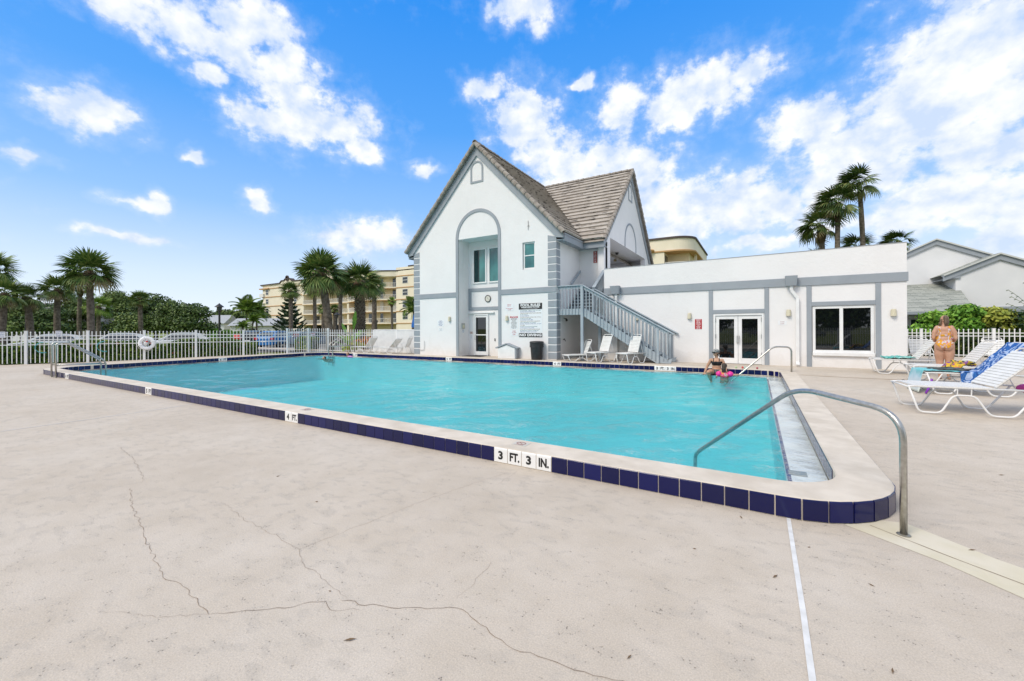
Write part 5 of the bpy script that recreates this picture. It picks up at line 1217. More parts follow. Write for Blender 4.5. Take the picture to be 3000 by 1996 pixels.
def palm(name, label, loc, h, cr, nf=34, key='g', r0=.24, r1=.19, lean=(0, 0), boots=False, wind=None, seed=0, skirt=0.35, low=-.55, group=None, up=1.45):
    rg = random.Random(seed*13+5); t_ = thing(name, label, 'palm tree', loc, rg.uniform(0, 6.28) if wind is None and lean == (0, 0) else 0., group)
    pts, rs = trunk_tube(h, r0, r1, lean, .06, seed); mb = MB().tube(pts, rs, 10)
    mb.build('trunk', M_BARK, t_, world=False, smooth=True); top = Vector(pts[-1])
    if skirt:
        k0 = max(0, len(pts)-3); sk_ = MB().tube([Vector(pts[k0])+(top-Vector(pts[k0]))*q for q in (.15, .45, .75, 1.0)]+[top+Vector((0, 0, .25))], [r1*1.0, r1*1.55, r1*1.75, r1*1.6, r1*.9], 12); sk_.build('fibre_sheath', M_BARKR, t_, world=False)
    if boots:
        bt = MB(); rows = int(h/.16)
        for i in range(rows):
            z = .3+i*.16
            q = min(1, z/h); rr = (r0+(r1-r0)*q)
            for j in range(9):
                a = 2*math.pi*(j+.5*(i % 2))/9+rg.uniform(-.1, .1); c_, s_ = math.cos(a), math.sin(a); wv = .11
                P = Vector((lean[0]*q*q, lean[1]*q*q, z)); o_ = Vector((c_, s_, 0)); e = Vector((-s_, c_, 0))
                bt.add([P+o_*rr*.85-e*wv, P+o_*rr*.85+e*wv, P+o_*(rr+.13)+e*wv*.45+Vector((0,0,.20)), P+o_*(rr+.13)-e*wv*.45+Vector((0,0,.20)), P+o_*rr*.8+Vector((0,0,.24))], [(0,1,2,3), (3,2,4), (0,3,4), (1,4,2)])
        tag(bt.build('leaf_boots', material('grey_boot', rough=.95, spec=.1, build=varied((.10, .085, .07), (.30, .265, .22), 7, 4)), t_, world=False), kind='stuff')
    W_ = Vector(wind) if wind else None
    nf = int(nf*1.05); cr *= .93
    for i in range(nf):
        q = (i+.5)/nf; el = up-(up-low)*(q**.85); az = i*2.39996+rg.uniform(-.25, .25)
        d = Vector((math.cos(az)*math.cos(el), math.sin(az)*math.cos(el), math.sin(el))); lv = 0 if el > .75 else (1 if el > 0. else 2)
        s = cr/1.75*rg.uniform(.85, 1.1)
        if W_ is not None: d = (d+W_*rg.uniform(.55, 1.25)).normalized(); lv = min(2, lv+1)
        roll_ = rg.uniform(-.5, .5)
        qd = d.to_track_quat('X', 'Z'); qd = qd @ Quaternion((1, 0, 0), roll_)
        kk = 'd' if (q > .93 and key != 'y') else key
        o = inst('frond', FANS[kk][lv], t_, top+Vector((0, 0, .12))+d*.05, (0, 0, 0), (s, s*rg.uniform(.85, 1.1), s)); o.rotation_mode = 'QUATERNION'; o.rotation_quaternion = qd
    return t_
def at(u, w_, z=0.):
    """world point for a column of the view at a distance: used once to lay out the background"""
    a = (u-1500)/1202.59; return (w_*(-math.sin(TH)+a*math.cos(TH)), w_*(math.cos(TH)+a*math.sin(TH)), z)
G0 = -.05
PG = 'palms left of the pool'
palm('sabal_palm', 'tall sabal palm with full crown, highest at the left of the picture', at(266, 36, G0), 6.7, 2.35, 40, 'g', .26, .24, seed=1, group=PG)
palm('sabal_palm', 'sabal palm with red brown crown base, left of the tallest left palm', at(168, 40, G0), 5.6, 1.75, 36, 'g', .25, .22, lean=(-.25, .1), seed=2, group=PG)
palm('sabal_palm', 'leaning sabal palm second from the left picture edge', at(92, 36, G0), 4.5, 1.5, 30, 'g', .27, .22, lean=(-.7, -.2), seed=3, group=PG)
palm('sabal_palm', 'sabal palm at the left picture edge, cut by the frame', at(4, 34, G0), 4.6, 1.6, 30, 'g', .25, .2, lean=(.3, .1), seed=4, group=PG)
palm('sabal_palm', 'highest frond tips poking in at the upper left picture edge', at(-22, 35, G0), 6.7, 2.0, 34, 'g', .25, .2, seed=5, group=PG)
palm('fan_palm', 'lighter fan palm standing just behind the tallest left palm', at(233, 46, G0), 6.3, 1.75, 20, 'y', .22, .17, seed=6, low=-.2, group=PG)
palm('fan_palm', 'low bright green palm right of the tallest left palm trunk', at(288, 46, G0), 4.2, 1.6, 24, 'y', .2, .18, seed=7, group=PG)
palm('sabal_palm', 'small round-headed palm standing before the oak trees', at(412, 48, G0), 5.2, 1.25, 40, 'g', .24, .2, seed=8, group=PG, skirt=.4)
PG = 'palms before the beige condominium'
palm('sabal_palm', 'big sabal palm whose dark trunk rises just behind the white fence', at(968, 29.2, G0), 5.5, 1.95, 52, 'g', .30, .25, lean=(-.55, -.42), seed=9, group=PG)
palm('sabal_palm', 'booted palm with cross-hatched trunk beside the banana leaves', at(1055, 32, G0), 5.2, 2.05, 40, 'g', .36, .32, boots=True, seed=10, group=PG)
palm('sabal_palm', 'palm right of the booted palm with dark smooth trunk', at(1096, 40, G0), 5.7, 1.35, 30, 'g', .26, .2, lean=(-.3, .2), seed=11, group=PG)
palm('sabal_palm', 'palm between the big palm and the booted palm', at(998, 48, G0), 6.6, 1.65, 32, 'g', .24, .2, seed=12, group=PG)
palm('sabal_palm', 'palm just left of the big palm', at(923, 55, G0), 7.0, 1.7, 34, 'y', .26, .22, seed=13, group=PG)
palm('sabal_palm', 'palm standing in front of the dark tiered pine', at(852, 54, G0), 6.6, 1.55, 36, 'g', .25, .24, seed=14, group=PG)
palm('sabal_palm', 'small palm behind the trunk of the big palm, on its left', at(948, 60, G0), 4.5, 1.15, 26, 'g', .24, .26, seed=15, group=PG)
palm('sabal_palm', 'small palm seen between two palm trunks, right of the big palm', at(981, 62, G0), 4.6, .95, 26, 'g', .22, .26, seed=16, group=PG)
palm('sabal_palm', 'thin distant palm near the right end of the condominium balconies', at(1149, 72, G0), 6.4, .95, 26, 'y', .22, .18, seed=17, group=PG)
wd = (-.80, -.46, -.12); PG = 'wind-blown palms behind the wing'
palm('wind_blown_palm', 'tallest wind-blown palm behind the flat wing', at(2533, 44, G0), 16.9, 2.5, 30, 'w', .30, .21, lean=(-.4, -.2), wind=wd, seed=31, skirt=.0, group=PG)
palm('wind_blown_palm', 'second tallest wind-blown palm, left of the tallest', at(2450, 44, G0), 14.8, 2.5, 28, 'w', .30, .21, lean=(.3, .2), wind=wd, seed=32, skirt=.3, group=PG)
palm('wind_blown_palm', 'wind-blown palm leftmost of those above the wing roof', at(2418, 45, G0), 12.6, 2.5, 24, 'w', .30, .24, lean=(-.3, -.1), wind=(-.55, -.3, -.1), seed=33, group=PG)
palm('wind_blown_palm', 'low palm crown just clearing the wing roof, below the leftmost', at(2398, 47, G0), 9.3, 1.6, 20, 'w', .28, .24, wind=(-.2, -.1, .1), seed=34, group=PG)
palm('wind_blown_palm', 'low palm crown behind the trunk of the tallest', at(2512, 47, G0), 10.6, 2.1, 24, 'w', .32, .26, wind=(-.45, -.25, -.1), seed=35, group=PG)
palm('wind_blown_palm', 'low palm crown rightmost above the wing roof end', at(2632, 46, G0), 11.0, 2.0, 24, 'w', .30, .26, wind=(-.55, -.3, -.05), seed=36, group=PG)

def leaf_cloud(clumps, n, size, seed, flat=.6, shell=.55, asp=.55):
    """small leaf faces spread through ellipsoid clumps -> verts, faces"""
    rg = np.random.default_rng(seed); cl = np.array(clumps, float); vol = cl[:, 3]*cl[:, 4]*cl[:, 5]; p = vol**(2/3); p /= p.sum()
    idx = rg.choice(len(cl), n, p=p); d = rg.normal(size=(n, 3)); d /= np.linalg.norm(d, axis=1)[:, None]
    r_ = shell+(1-shell)*rg.random(n)**.6; r_ *= 1+.10*np.sin(d[:, 0]*9+idx)+.10*np.sin(d[:, 1]*8+idx*2)+.08*np.sin(d[:, 2]*11)
    c = cl[idx, :3]+d*r_[:, None]*cl[idx, 3:6]
    nrm = d*.7+rg.normal(size=(n, 3))*.7+np.array([0, 0, .35]); nrm /= np.linalg.norm(nrm, axis=1)[:, None]
    t1 = np.cross(nrm, rg.normal(size=(n, 3))); t1 /= np.linalg.norm(t1, axis=1)[:, None]; t2 = np.cross(nrm, t1)
    s = size*rg.uniform(.6, 1.35, n)[:, None]
    V = np.stack([c-t1*s, c-t2*s*asp, c+t1*s, c+t2*s*asp], 1).reshape(-1, 3)
    F = np.arange(4*n).reshape(n, 4); return V, F
def np_mesh(name, V, F, mat):
    me = bpy.data.meshes.new(name); me.from_pydata(V.tolist(), [], F.tolist()); me.materials.append(mat); me.update(); return me
def broad_tree(name, label, loc, clumps, n, size, mat=M_OAK, trunk_h=2.2, r0=.3, seed=0, group=None, cat='tree', kind_crown=None):
    t_ = thing(name, label, cat, loc, 0., group); V, F = leaf_cloud(clumps, n, size, seed)
    o = inst('crown', np_mesh('crown', V, F, mat), t_)
    rg = random.Random(seed); mb = MB(); base = Vector((0, 0, 0)); fork = Vector((rg.uniform(-.3, .3), rg.uniform(-.3, .3), trunk_h))
    mb.tube([base, fork*.5+Vector((.1, .05, 0)), fork], [r0*1.2, r0, r0*.85], 8); mb.build('trunk', M_OAKB, t_, world=False, smooth=True)
    for c in clumps[:9]:
        e = Vector(c[:3]); m_ = (fork+e)/2+Vector((rg.uniform(-.4, .4), rg.uniform(-.4, .4), rg.uniform(-.3, .5))); MB().tube([fork-Vector((0,0,.2)), m_, e], [r0*.55, r0*.38, r0*.12], 6).build('limb', M_OAKB, t_, world=False, smooth=True)
    return t_
def oak_clumps(rx, ry, h0, h1, n, seed, cr=(.9, 1.6)):
    rg = random.Random(seed); out = []
    for i in range(n):
        a = rg.uniform(0, 6.28); q = rg.random()**.5; z = h0+(h1-h0)*rg.random(); k = 1-.75*max(0, (z-h0)/(h1-h0+.01))**1.6
        s = rg.uniform(*cr); out.append((math.cos(a)*q*rx*k, math.sin(a)*q*ry*k, z, s*1.2, s*1.2, s*.62))
    return out
OG = 'wind-shaped oaks behind the car park'
for i, (u_, w_, rx, h1, n_, lab) in enumerate(((340, 70, 6.0, 7.8, 26, 'broad dark oak with the highest dome behind the small round palm'), (455, 66, 4.6, 7.0, 22, 'oak right of the highest oak dome, hiding its pale limbs'), (508, 62, 3.6, 5.7, 18, 'oak with bare pale limbs showing under its crown'), (558, 60, 3.3, 5.2, 16, 'low spreading oak at the right end of the oak row'), (215, 62, 5.0, 6.2, 22, 'oak behind the tallest left palm'), (120, 56, 4.6, 5.2, 20, 'open oak before the white house at the left'), (20, 54, 4.6, 5.0, 20, 'oak behind the leftmost palms'), (395, 60, 3.2, 4.0, 16, 'low oak beneath the small round-headed palm'))):
    broad_tree('oak_tree', lab, at(u_, w_, G0), oak_clumps(rx, rx*.7, 1.7, h1*1.12-.9, n_+6, i+40), int(520*n_), .17, M_OAK, 1.5, .28, i+60, OG)
FG = 'far trees beyond the lawn'
for i, (u_, w_, rx, h1, m, lab) in enumerate(((665, 125, 7, 7.5, M_OAK, 'far rounded tree right of the black lamp post'), (610, 150, 12, 7.0, M_BUSH, 'far light green tree line at the left of the lamp post'), (735, 130, 7, 9, M_OAK, 'far dark tree touching the condominium corner'), (700, 140, 6, 8, M_BUSHD, 'far dark tree behind the feather palms'))):
    broad_tree('far_tree', lab, at(u_, w_, G0), oak_clumps(rx, rx*.6, 1.8, h1-1.0, 16, i+80, (1.6, 2.6)), 5000, .34, m, 1.5, .3, i+90, FG)
# feather palms by the lawn
def feather_mesh(nm, mat, seed):
    rg = random.Random(seed); mb = MB(); L = 1.; spine = [(L*q, 0, .28*math.sin(q*1.7)-.55*q**2.4) for q in [k/9 for k in range(10)]]; mb.tube(spine, [.02]*9+[.006], 4, cap=False)
    for k in range(1, 30):
        q = k/30; i = q*9; i0 = int(i); f = i-i0; p = Vector(spine[i0]).lerp(Vector(spine[min(9, i0+1)]), f); l = .34*math.sin(q*2.6+.35)
        for s in (-1, 1): mb.add([p+Vector((0,0,.0)), p+Vector((.12*l+.03, s*l*.55, -.04)), p+Vector((.45*l, s*l, -.18*l*2)), p+Vector((.06*l-.02, s*l*.5, -.05))], [(0,1,2,3)])
    return mb.mesh(nm, mat)
FEA = [feather_mesh('feather_frond_%d' % i, M_PALMY if i else M_PALM, i) for i in range(2)]
def feather_palm(label, loc, h, cr, nf, seed, r0=.2, group='feather palms by the lawn', low=-.5):
    rg = random.Random(seed); t_ = thing('feather_palm', label, 'palm tree', loc, 0., group); pts, rs = trunk_tube(h, r0, r0*.7, (.2, 0), .05, seed)
    MB().tube(pts, rs, 8).build('trunk', M_BARK, t_, world=False, smooth=True); top = Vector(pts[-1])
    for i in range(nf):
        q = (i+.5)/nf; el = 1.35-(1.35-low)*q; az = i*2.4+rg.uniform(-.3, .3); d = Vector((math.cos(az)*math.cos(el), math.sin(az)*math.cos(el), math.sin(el)))
        s = cr*rg.uniform(.85, 1.1); o = inst('frond', FEA[i % 2], t_, top, (0,0,0), (s, s, s)); o.rotation_mode = 'QUATERNION'; o.rotation_quaternion = d.to_track_quat('X', 'Z')
feather_palm('feather palm with arching fronds left of the condominium', at(722, 82, G0), 5.6, 3.2, 22, 1); feather_palm('second feather palm, touching the condominium corner', at(752, 84, G0), 5.3, 2.6, 20, 2)
feather_palm('small pale feather palm low before the white garage', at(739, 70, G0), 3.2, 1.7, 18, 3, .14); feather_palm('stubby green palm with thick trunk before the white garage', at(709, 66, G0), 2.2, 1.3, 18, 4, .2)
feather_palm('feather palm hanging over the fence by the gable corner', at(1208, 42, G0), 3.6, 1.6, 20, 5, .14)
# tiered pine
def tier_pine(loc, h, w_):
    t_ = thing('norfolk_pine', 'dark tiered Norfolk pine before the condominium', 'tree', loc); MB().tube([(0,0,0), (0,0,h)], [.16, .03], 8).build('trunk', M_OAKB, t_, world=False)
    rg = random.Random(3); nt_ = 12
    for i in range(nt_):
        q = i/(nt_-1); z = .45+q*(h-.9); Lb = w_/2*(1-q)**.8+.15; nb = 7; mb = MB()
        for j in range(nb):
            a = 2*math.pi*(j+.5*(i % 2))/nb+rg.uniform(-.1, .1); c_, s_ = math.cos(a), math.sin(a); P = []; Lj = Lb*rg.uniform(.85, 1.08)
            for k in range(9): u_ = k/8; P.append(Vector((c_*Lj*u_, s_*Lj*u_, z-.10*Lj*math.sin(u_*3.0)+.24*Lj*u_**2.0)))
            mb.tube(P, [.06]*6+[.05, .04, .02], 5, cap=False)
            for k in range(1, 9):
                for s in range(16):
                    b = 2*math.pi*s/16; e = Vector((-s_, c_, 0))*math.cos(b)*1.5+Vector((0, 0, 1))*math.sin(b)*.75; l = (.10+.13*math.sin(k/8*2.7))*rg.uniform(.8, 1.2); d = (P[k]-P[k-1]).normalized(); x_ = d.cross(e)*.055
                    p = P[k-1].lerp(P[k], rg.random()); mb.add([p, p+e*l*.6+d*l*.4-x_, p+e*l+d*l*.8, p+e*l*.6+d*l*.4+x_], [(0,1,2,3)])
        mb.build('branch_tier', M_PINE, t_, world=False)
tier_pine(at(848, 60, G0), 6.9, 5.4)
# hedge along the left fence, with red blooms
def hedge(name, label, A, B_, wd_, h, n, mat, seed, size=.075, group=None, z=G0, cat='hedge', rough=.12):
    A, B_ = Vector((*A, z)), Vector((*B_, z)); L = (B_-A).length; a = math.atan2((B_-A).y, (B_-A).x); t_ = thing(name, label, cat, A, a, group)
    rg = np.random.default_rng(seed); x = rg.uniform(0, L, n); face = rg.random(n)
    top = h*(1+rough*np.sin(x*1.3+seed)+rough*.7*np.sin(x*3.1))
    y = np.where(face < .5, -wd_/2+rg.normal(0, .05, n), rg.uniform(-wd_/2, wd_/2, n)); zz = np.where(face < .5, rg.uniform(0.02, 1, n)*top, top+rg.normal(0, .05, n))
    ii = face > .88; y[ii] = rg.uniform(-wd_/2, wd_/2, ii.sum()); zz[ii] = rg.uniform(.1, 1, ii.sum())*top[ii]
    c = np.stack([x, y, zz], 1); nr = rg.normal(size=(n, 3))+np.array([0, -.5, .5]); nr /= np.linalg.norm(nr, axis=1)[:, None]; t1 = np.cross(nr, rg.normal(size=(n, 3))); t1 /= np.linalg.norm(t1, axis=1)[:, None]; t2 = np.cross(nr, t1); s = size*rg.uniform(.6, 1.4, n)[:, None]
    V = np.stack([c-t1*s, c-t2*s*.55, c+t1*s, c+t2*s*.55], 1).reshape(-1, 3); inst('foliage', np_mesh('foliage', V, np.arange(4*n).reshape(n, 4), mat), t_)
    MB().box(.05, L-.05, -wd_/2+.14, wd_/2-.1, 0, h*.86).build('dark_core', material('hedge_inner_shade', (.012, .018, .008), 1.), t_, world=False)  # solid dark box, the hedge's inner shade put into its colour
    return t_
def blooms(t_, spots, m):
    me = MB()
    for k in range(5): a = 2*math.pi*k/5; me.add([(0,0,0), (.055*math.cos(a-.5), -.025, .055*math.sin(a-.5)), (.085*math.cos(a), -.03, .085*math.sin(a)), (.055*math.cos(a+.5), -.02, .055*math.sin(a+.5))], [(0,1,2,3)])
    mm = me.mesh('bloom', m)
    for (x, y, z_) in spots: inst('bloom', mm, t_, (x, y, z_), (random.uniform(-.4, .4), random.uniform(0, 3), random.uniform(-.5, .5)))
M_RED = material('red_bloom', (.55, .03, .02), .6); M_ORA = material('orange_bloom', (.55, .14, .03), .6)
nv = Vector((-dv.y, dv.x)); h0 = P0-dv*4.6+nv*.75; h1 = P0+dv*9.6+nv*.75
H1 = hedge('flowering_hedge', 'clipped hedge with red blooms behind the left picket fence', h0, h1, 1.0, .98, 46000, M_HEDGE, 5)
rg = random.Random(4)
blooms(H1, [(6.6, -.54, .96), (6.9, -.53, .93), (7.25, -.52, .97), (8.1, -.55, .62), (8.7, -.54, .55), (10.3, -.55, .42), (10.5, -.55, .46), (11.2, -.54, .72), (12.6, -.53, .75), (13.4, -.54, .5), (13.6, -.54, .85), (13.9, -.54, .42), (9.3, -.5, .99), (7.9, -.5, .99)], M_RED); blooms(H1, [(6.2, -.52, .98), (7.5, -.52, .98), (8.9, -.5, 1.0), (13.2, -.54, .95)], M_ORA)
p = at(878, 30.5); q = at(925, 30.0)
H2 = hedge('low_hedge', 'short clump of hedge beside the fence gate, before the parked cars', p[:2], q[:2], .8, .95, 4000, M_HEDGE, 6); blooms(H2, [(.15, -.45, .5), (.4, -.45, .75), (.9, -.44, .4)], M_RED)
# banana-leaved plant and crotons behind the fence
def paddle_plant(label, loc, leaves, m, name='paddle_leaf_plant'):
    t_ = thing(name, label, 'plant', loc)
    for (az, el, L, wd_, st_) in leaves:
        d = Vector((math.cos(az)*math.cos(el), math.sin(az)*math.cos(el), math.sin(el))); e = Vector((-math.sin(az), math.cos(az), 0)); V = []; n_ = 12; p0 = Vector((0, 0, .2)); base = p0+d*st_
        for k in range(n_+1):
            q_ = k/n_; c = base+d*L*q_+Vector((0, 0, -.30*L*q_*q_*(1.2-el*.6))); w2 = wd_*math.sin(min(1, q_*1.15+.06)*math.pi)**.7*.5; rag = .85+.15*math.sin(k*2.7)
            V += [c-e*w2*rag+Vector((0,0,.05*w2)), c, c+e*w2*rag+Vector((0,0,.05*w2))]
        fs = [(3*k+a, 3*k+a+1, 3*k+a+4, 3*k+a+3) for k in range(n_) for a in (0, 1)]
        MB().add(V, fs).build('leaf', m, t_, world=False, smooth=True); MB().tube([p0, base, base+d*.1], [.05, .035, .03], 6).build('stalk', m, t_, world=False)
    return t_
M_PAD = leafmat('banana_leaf', (.05, .13, .02), (.10, .22, .03), (.22, .33, .05))
b0 = at(1030, 29.5, .0); va = math.atan2(-.8593, .5115)+1.5708
lef = [(va-.3, 1.45, 1.7, .55, 1.5), (va+2.9, 1.2, 1.3, .5, 1.1), (va+3.1, .45, 1.4, .55, .9), (va+2.7, .75, 1.3, .5, .8), (va+.1, 1.0, 1.2, .5, 1.0), (va-.1, .55, 1.3, .5, .7), (va+1.4, .9, 1.2, .5, 1.), (va-1.5, .5, 1.2, .5, .8), (va+.4, .75, 1.1, .45, .6)]
paddle_plant('plant with big banana-like leaves leaning over the white fence', b0, lef, M_PAD)
for i, (u_, w_, h, n_, m, lab) in enumerate(((1150, 31, 1.25, 2600, M_BUSH, 'leafy green shrub above the close picketed fence'), (1195, 33, 1.30, 2600, M_BUSHD, 'darker shrub above the fence next to the gable corner'), (1078, 30, 1.1, 700, leafmat('croton_leaf', (.10, .03, .01), (.40, .12, .02), (.5, .25, .04)), 'orange and red croton above the fence'), (1030, 27.6, .8, 900, leafmat('gold_croton', (.10, .09, .01), (.22, .20, .02), (.16, .22, .03)), 'yellow green croton seen through the fence pickets by the ladder'), (622, 60, 1.6, 1500, M_BUSH, 'light green rounded bush right of the small far house'), (668, 62, 1.5, 2200, M_BUSH, 'light green low bush behind the black lamp post'), (700, 64, 1.4, 1500, M_BUSH, 'light green low bush before the white garage'))):
    broad_tree('shrub', lab, at(u_, w_, G0), oak_clumps(h*.9, h*.9, h*.35, h*1.05, 9, i+120, (h*.3, h*.5)), n_, .10 if w_ < 40 else .16, m, h*.4, .04, i+130, None, 'shrub')
# shrubs along the right-hand fence
for i, (x, y, h, rx, n_, m, lab) in enumerate(((7.9, 29.0, 2.45, .85, 5200, M_BUSH, 'bright green feathery bush right of the standing woman'), (8.9, 29.1, 2.75, .9, 5200, M_BUSH, 'bright green bush with the highest tip among the right-hand shrubs'), (9.95, 29.2, 2.6, .7, 4200, M_BUSHY, 'yellow leaved bush among the right-hand shrubs'), (10.75, 29.0, 2.4, .85, 5200, M_BUSHD, 'dark clipped bush at the right picture edge'), (12.2, 29.0, 2.4, 1.0, 5200, M_BUSHD, 'dark clipped bush cut by the right picture edge'), (6.75, 29.2, 1.7, .5, 1800, M_BUSH, 'small green plant under the house window by the wing corner'))):
    broad_tree('shrub', lab, (x, y, .1), oak_clumps(rx, rx*.7, .5, h-.35, 14, i+150, (.35, .6)), n_, .10, m, .5, .05, i+160, 'shrubs along the right-hand fence', 'shrub')
hedge('low_hedge', 'dark low hedge right behind the right-hand picket fence', (4.8, 28.3), (21, 28.3), 1.0, 1.1, 16000, M_BUSHD, 8, .08, z=.1)
# sprays of leaves reaching in from the right edge
sp = thing('leafy_branch_shrub', 'thin dark leafy sprays reaching in at the right picture edge', 'shrub', (9.55, 24.2, .1)); rg = random.Random(5)
for i in range(7):
    mb = MB(); a0 = Vector((.4, 0, .6)); e = Vector((-.55-.5*rg.random(), -.3, 1.6+i*.27)); P = [a0+(e-a0)*q+Vector((0, 0, .35*math.sin(q*3.14))) for q in [k/10 for k in range(11)]]
    mb.tube(P, .008, 4, cap=False)
    for k in range(4, 11):
        for s in (-1, 1): p = P[k]; mb.add([p, p+Vector((.02, s*.05, .03)), p+Vector((-.03, s*.11, .0)), p+Vector((-.04, s*.05, -.03))], [(0,1,2,3)])
    mb.build('spray', M_BUSHD, sp, world=False)
MB().tube([(.5,0,0), (.4,0,1.2), (.45,0,2.6)], [.05,.04,.02], 6).build('stem', M_OAKB, sp, world=False)
# unseen trees added behind the photographer to darken the mirrored glass
for i, (x, y) in enumerate(((-6.5, -13), (0.5, -14), (7.5, -13.5), (13, -9))):
    broad_tree('oak_tree', ('unseen oak added behind the photographer opposite the staircase', 'unseen oak added behind the photographer opposite the double doors', 'unseen oak added behind the photographer opposite the big window', 'unseen oak added behind the photographer at the right')[i], (x, y, G0), oak_clumps(3.6, 2.4, 1.6, 5.2, 18, i+200, (1.2, 1.9)), 4200, .24, M_OAK, 1.5, .3, i+210, 'unseen oaks added behind the photographer')
# ================================================================== background buildings
M_BEIGE = material('beige_stucco', rough=.85, spec=.2, build=varied((.77, .70, .55), (.83, .76, .61), .4, 5, 6, .15, .03))
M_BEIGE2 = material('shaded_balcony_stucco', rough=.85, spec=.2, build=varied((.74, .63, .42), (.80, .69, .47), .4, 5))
M_PEACH = material('peach_band', (.50, .30, .14), .8); M_CAP = material('dark_parapet_cap', (.075, .055, .05), .7); M_RAILW = material('white_railing', (.76, .75, .72), .5); M_SHUT = material('white_shutter', (.70, .68, .62), .6)
M_SKYGL = material('sky_window_glass', (.03, .04, .045), .05, spec=.8)
def wall_window(parent, x0, x1, z0, z1, y, nm='window', shutter=False, sash=True):
    o = MB().box(x0-.10, x1+.10, y-.06, y-.002, z0-.10, z1+.10).build(nm, M_RAILW, parent)
    if shutter: MB().box(x0, x1, y-.075, y-.06, z0, z1).build('shutter', M_SHUT, o)
    else:
        MB().box(x0, x1, y-.072, y-.06, z0, z1).build('pane', M_SKYGL, o)
        if sash: MB().box(x0, x1, y-.085, y-.072, (z0+z1)/2-.05, (z0+z1)/2+.05).build('sash_rail', M_RAILW, o)
    return o
def railing(parent, x0, x1, y, z, h=1.05, step=.28):
    mb = MB(); mb.box(x0, x1, y-.03, y+.03, z+h-.06, z+h); mb.box(x0, x1, y-.03, y+.03, z+.05, z+.11); x = x0
    while x <= x1: mb.box(x-.025, x+.025, y-.025, y+.025, z+.11, z+h-.06); x += step
    return tag(mb.build('railing', M_RAILW, parent), kind='stuff')
FL = [3.2, 6.1, 9.0, 11.9]
CB = thing('condominium', 'beige five storey condominium with white balcony railings behind the palms', 'building', (-103, 72, G0))
# left block
YC = 72.
qbox('wall', M_BEIGE, CB, -135.5, -114.2, YC, YC+16, -.1, 15.4); 
mb = MB(); mb.prism([(-136.2, 15.4), (-114, 15.4), (-114, 16.1), (-119.2, 16.1), (-120.2, 16.9), (-122.8, 16.9), (-123.2, 16.5), (-124.6, 16.5), (-125.6, 15.8), (-136.2, 15.7)], YC-.15, YC+1); mb.build('parapet', M_BEIGE, CB)
mb = MB()
for a, b in zip([(-136.3, 15.75), (-125.6, 15.85), (-124.6, 16.55), (-123.2, 16.55), (-122.8, 16.95), (-120.2, 16.95), (-119.2, 16.15)], [(-125.6, 15.85), (-124.6, 16.55), (-123.2, 16.55), (-122.8, 16.95), (-120.2, 16.95), (-119.2, 16.15), (-114, 16.15)]): mb.beam((a[0], YC+.3, a[1]), (b[0], YC+.3, b[1]), 1.4, .28)
mb.build('parapet_cap', M_CAP, CB)
o = MB().lathe([(.85, 0), (.85, .3), (.55, .3), (.55, 0)], 20).build('round_ornament', M_CAP, CB, world=False); o.rotation_euler = (R(90), 0, 0); o.location = (-121.5+103, -.15, 17.15)
for z in FL+[14.55]: qbox('floor_band', M_PEACH, CB, -135.7, -114.2, YC-.12, YC, z-.16, z+.10)
for z in FL:
    wall_window(CB, -133.6, -132.2, z+.75, z+2.2, YC); qbox('corner_balcony', M_RAILW, CB, -136.6, -134.4, YC-.5, YC+2, z+.05, z+1.15); wall_window(CB, -118.4, -117.2, z+.9, z+2.3, YC)
qbox('corner_canopy', M_PEACH, CB, -136.6, -131.5, YC-.6, YC+2, 14.35, 14.7)
wall_window(CB, -126.5, -124.8, .4, 2.4, YC, sash=False); wall_window(CB, -123.8, -122.2, .4, 2.4, YC, sash=False); qbox('awning', M_PEACH, CB, -127.2, -121.5, YC-.8, YC, 2.6, 2.85)
# stair tower and balcony block
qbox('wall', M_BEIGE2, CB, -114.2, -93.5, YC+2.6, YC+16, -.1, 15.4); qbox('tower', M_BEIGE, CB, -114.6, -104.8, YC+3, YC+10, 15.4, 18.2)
mb = MB(); mb.prism([(-116, 18.1), (-103.4, 18.1), (-105.4, 19.2), (-114, 19.2)], YC+1.8, YC+11); mb.build('tower_roof', material('tower_roof_tile', (.22, .15, .11), .85), CB)
qbox('roof_slab', M_BEIGE, CB, -114.2, -93.5, YC-.1, YC+2.6, 14.5, 15.4)
for z in FL:
    qbox('balcony_slab', M_BEIGE, CB, -114.2, -93.5, YC-.2, YC+2.6, z-.28, z); qbox('slab_edge', M_PEACH, CB, -114.25, -93.45, YC-.24, YC-.2, z-.34, z-.22)
    railing(CB, -113.8, -104.2, YC-.1, z); railing(CB, -103.6, -94, YC-.1, z)
    for x in (-112.5, -108.0, -101.9, -97.4): wall_window(CB, x, x+2.6, z+.1, z+2.3, YC+2.6, shutter=((x*3+z*7) % 5 < 2), sash=False)
for x in (-114.0, -103.9, -93.9): qbox('pier', M_BEIGE, CB, x-.35, x+.35, YC-.05, YC+2.6, -.1, 14.5)
qbox('garage_shadow', M_DARKIN, CB, -113.6, -94.3, YC+2.55, YC+2.62, 0, 2.8)
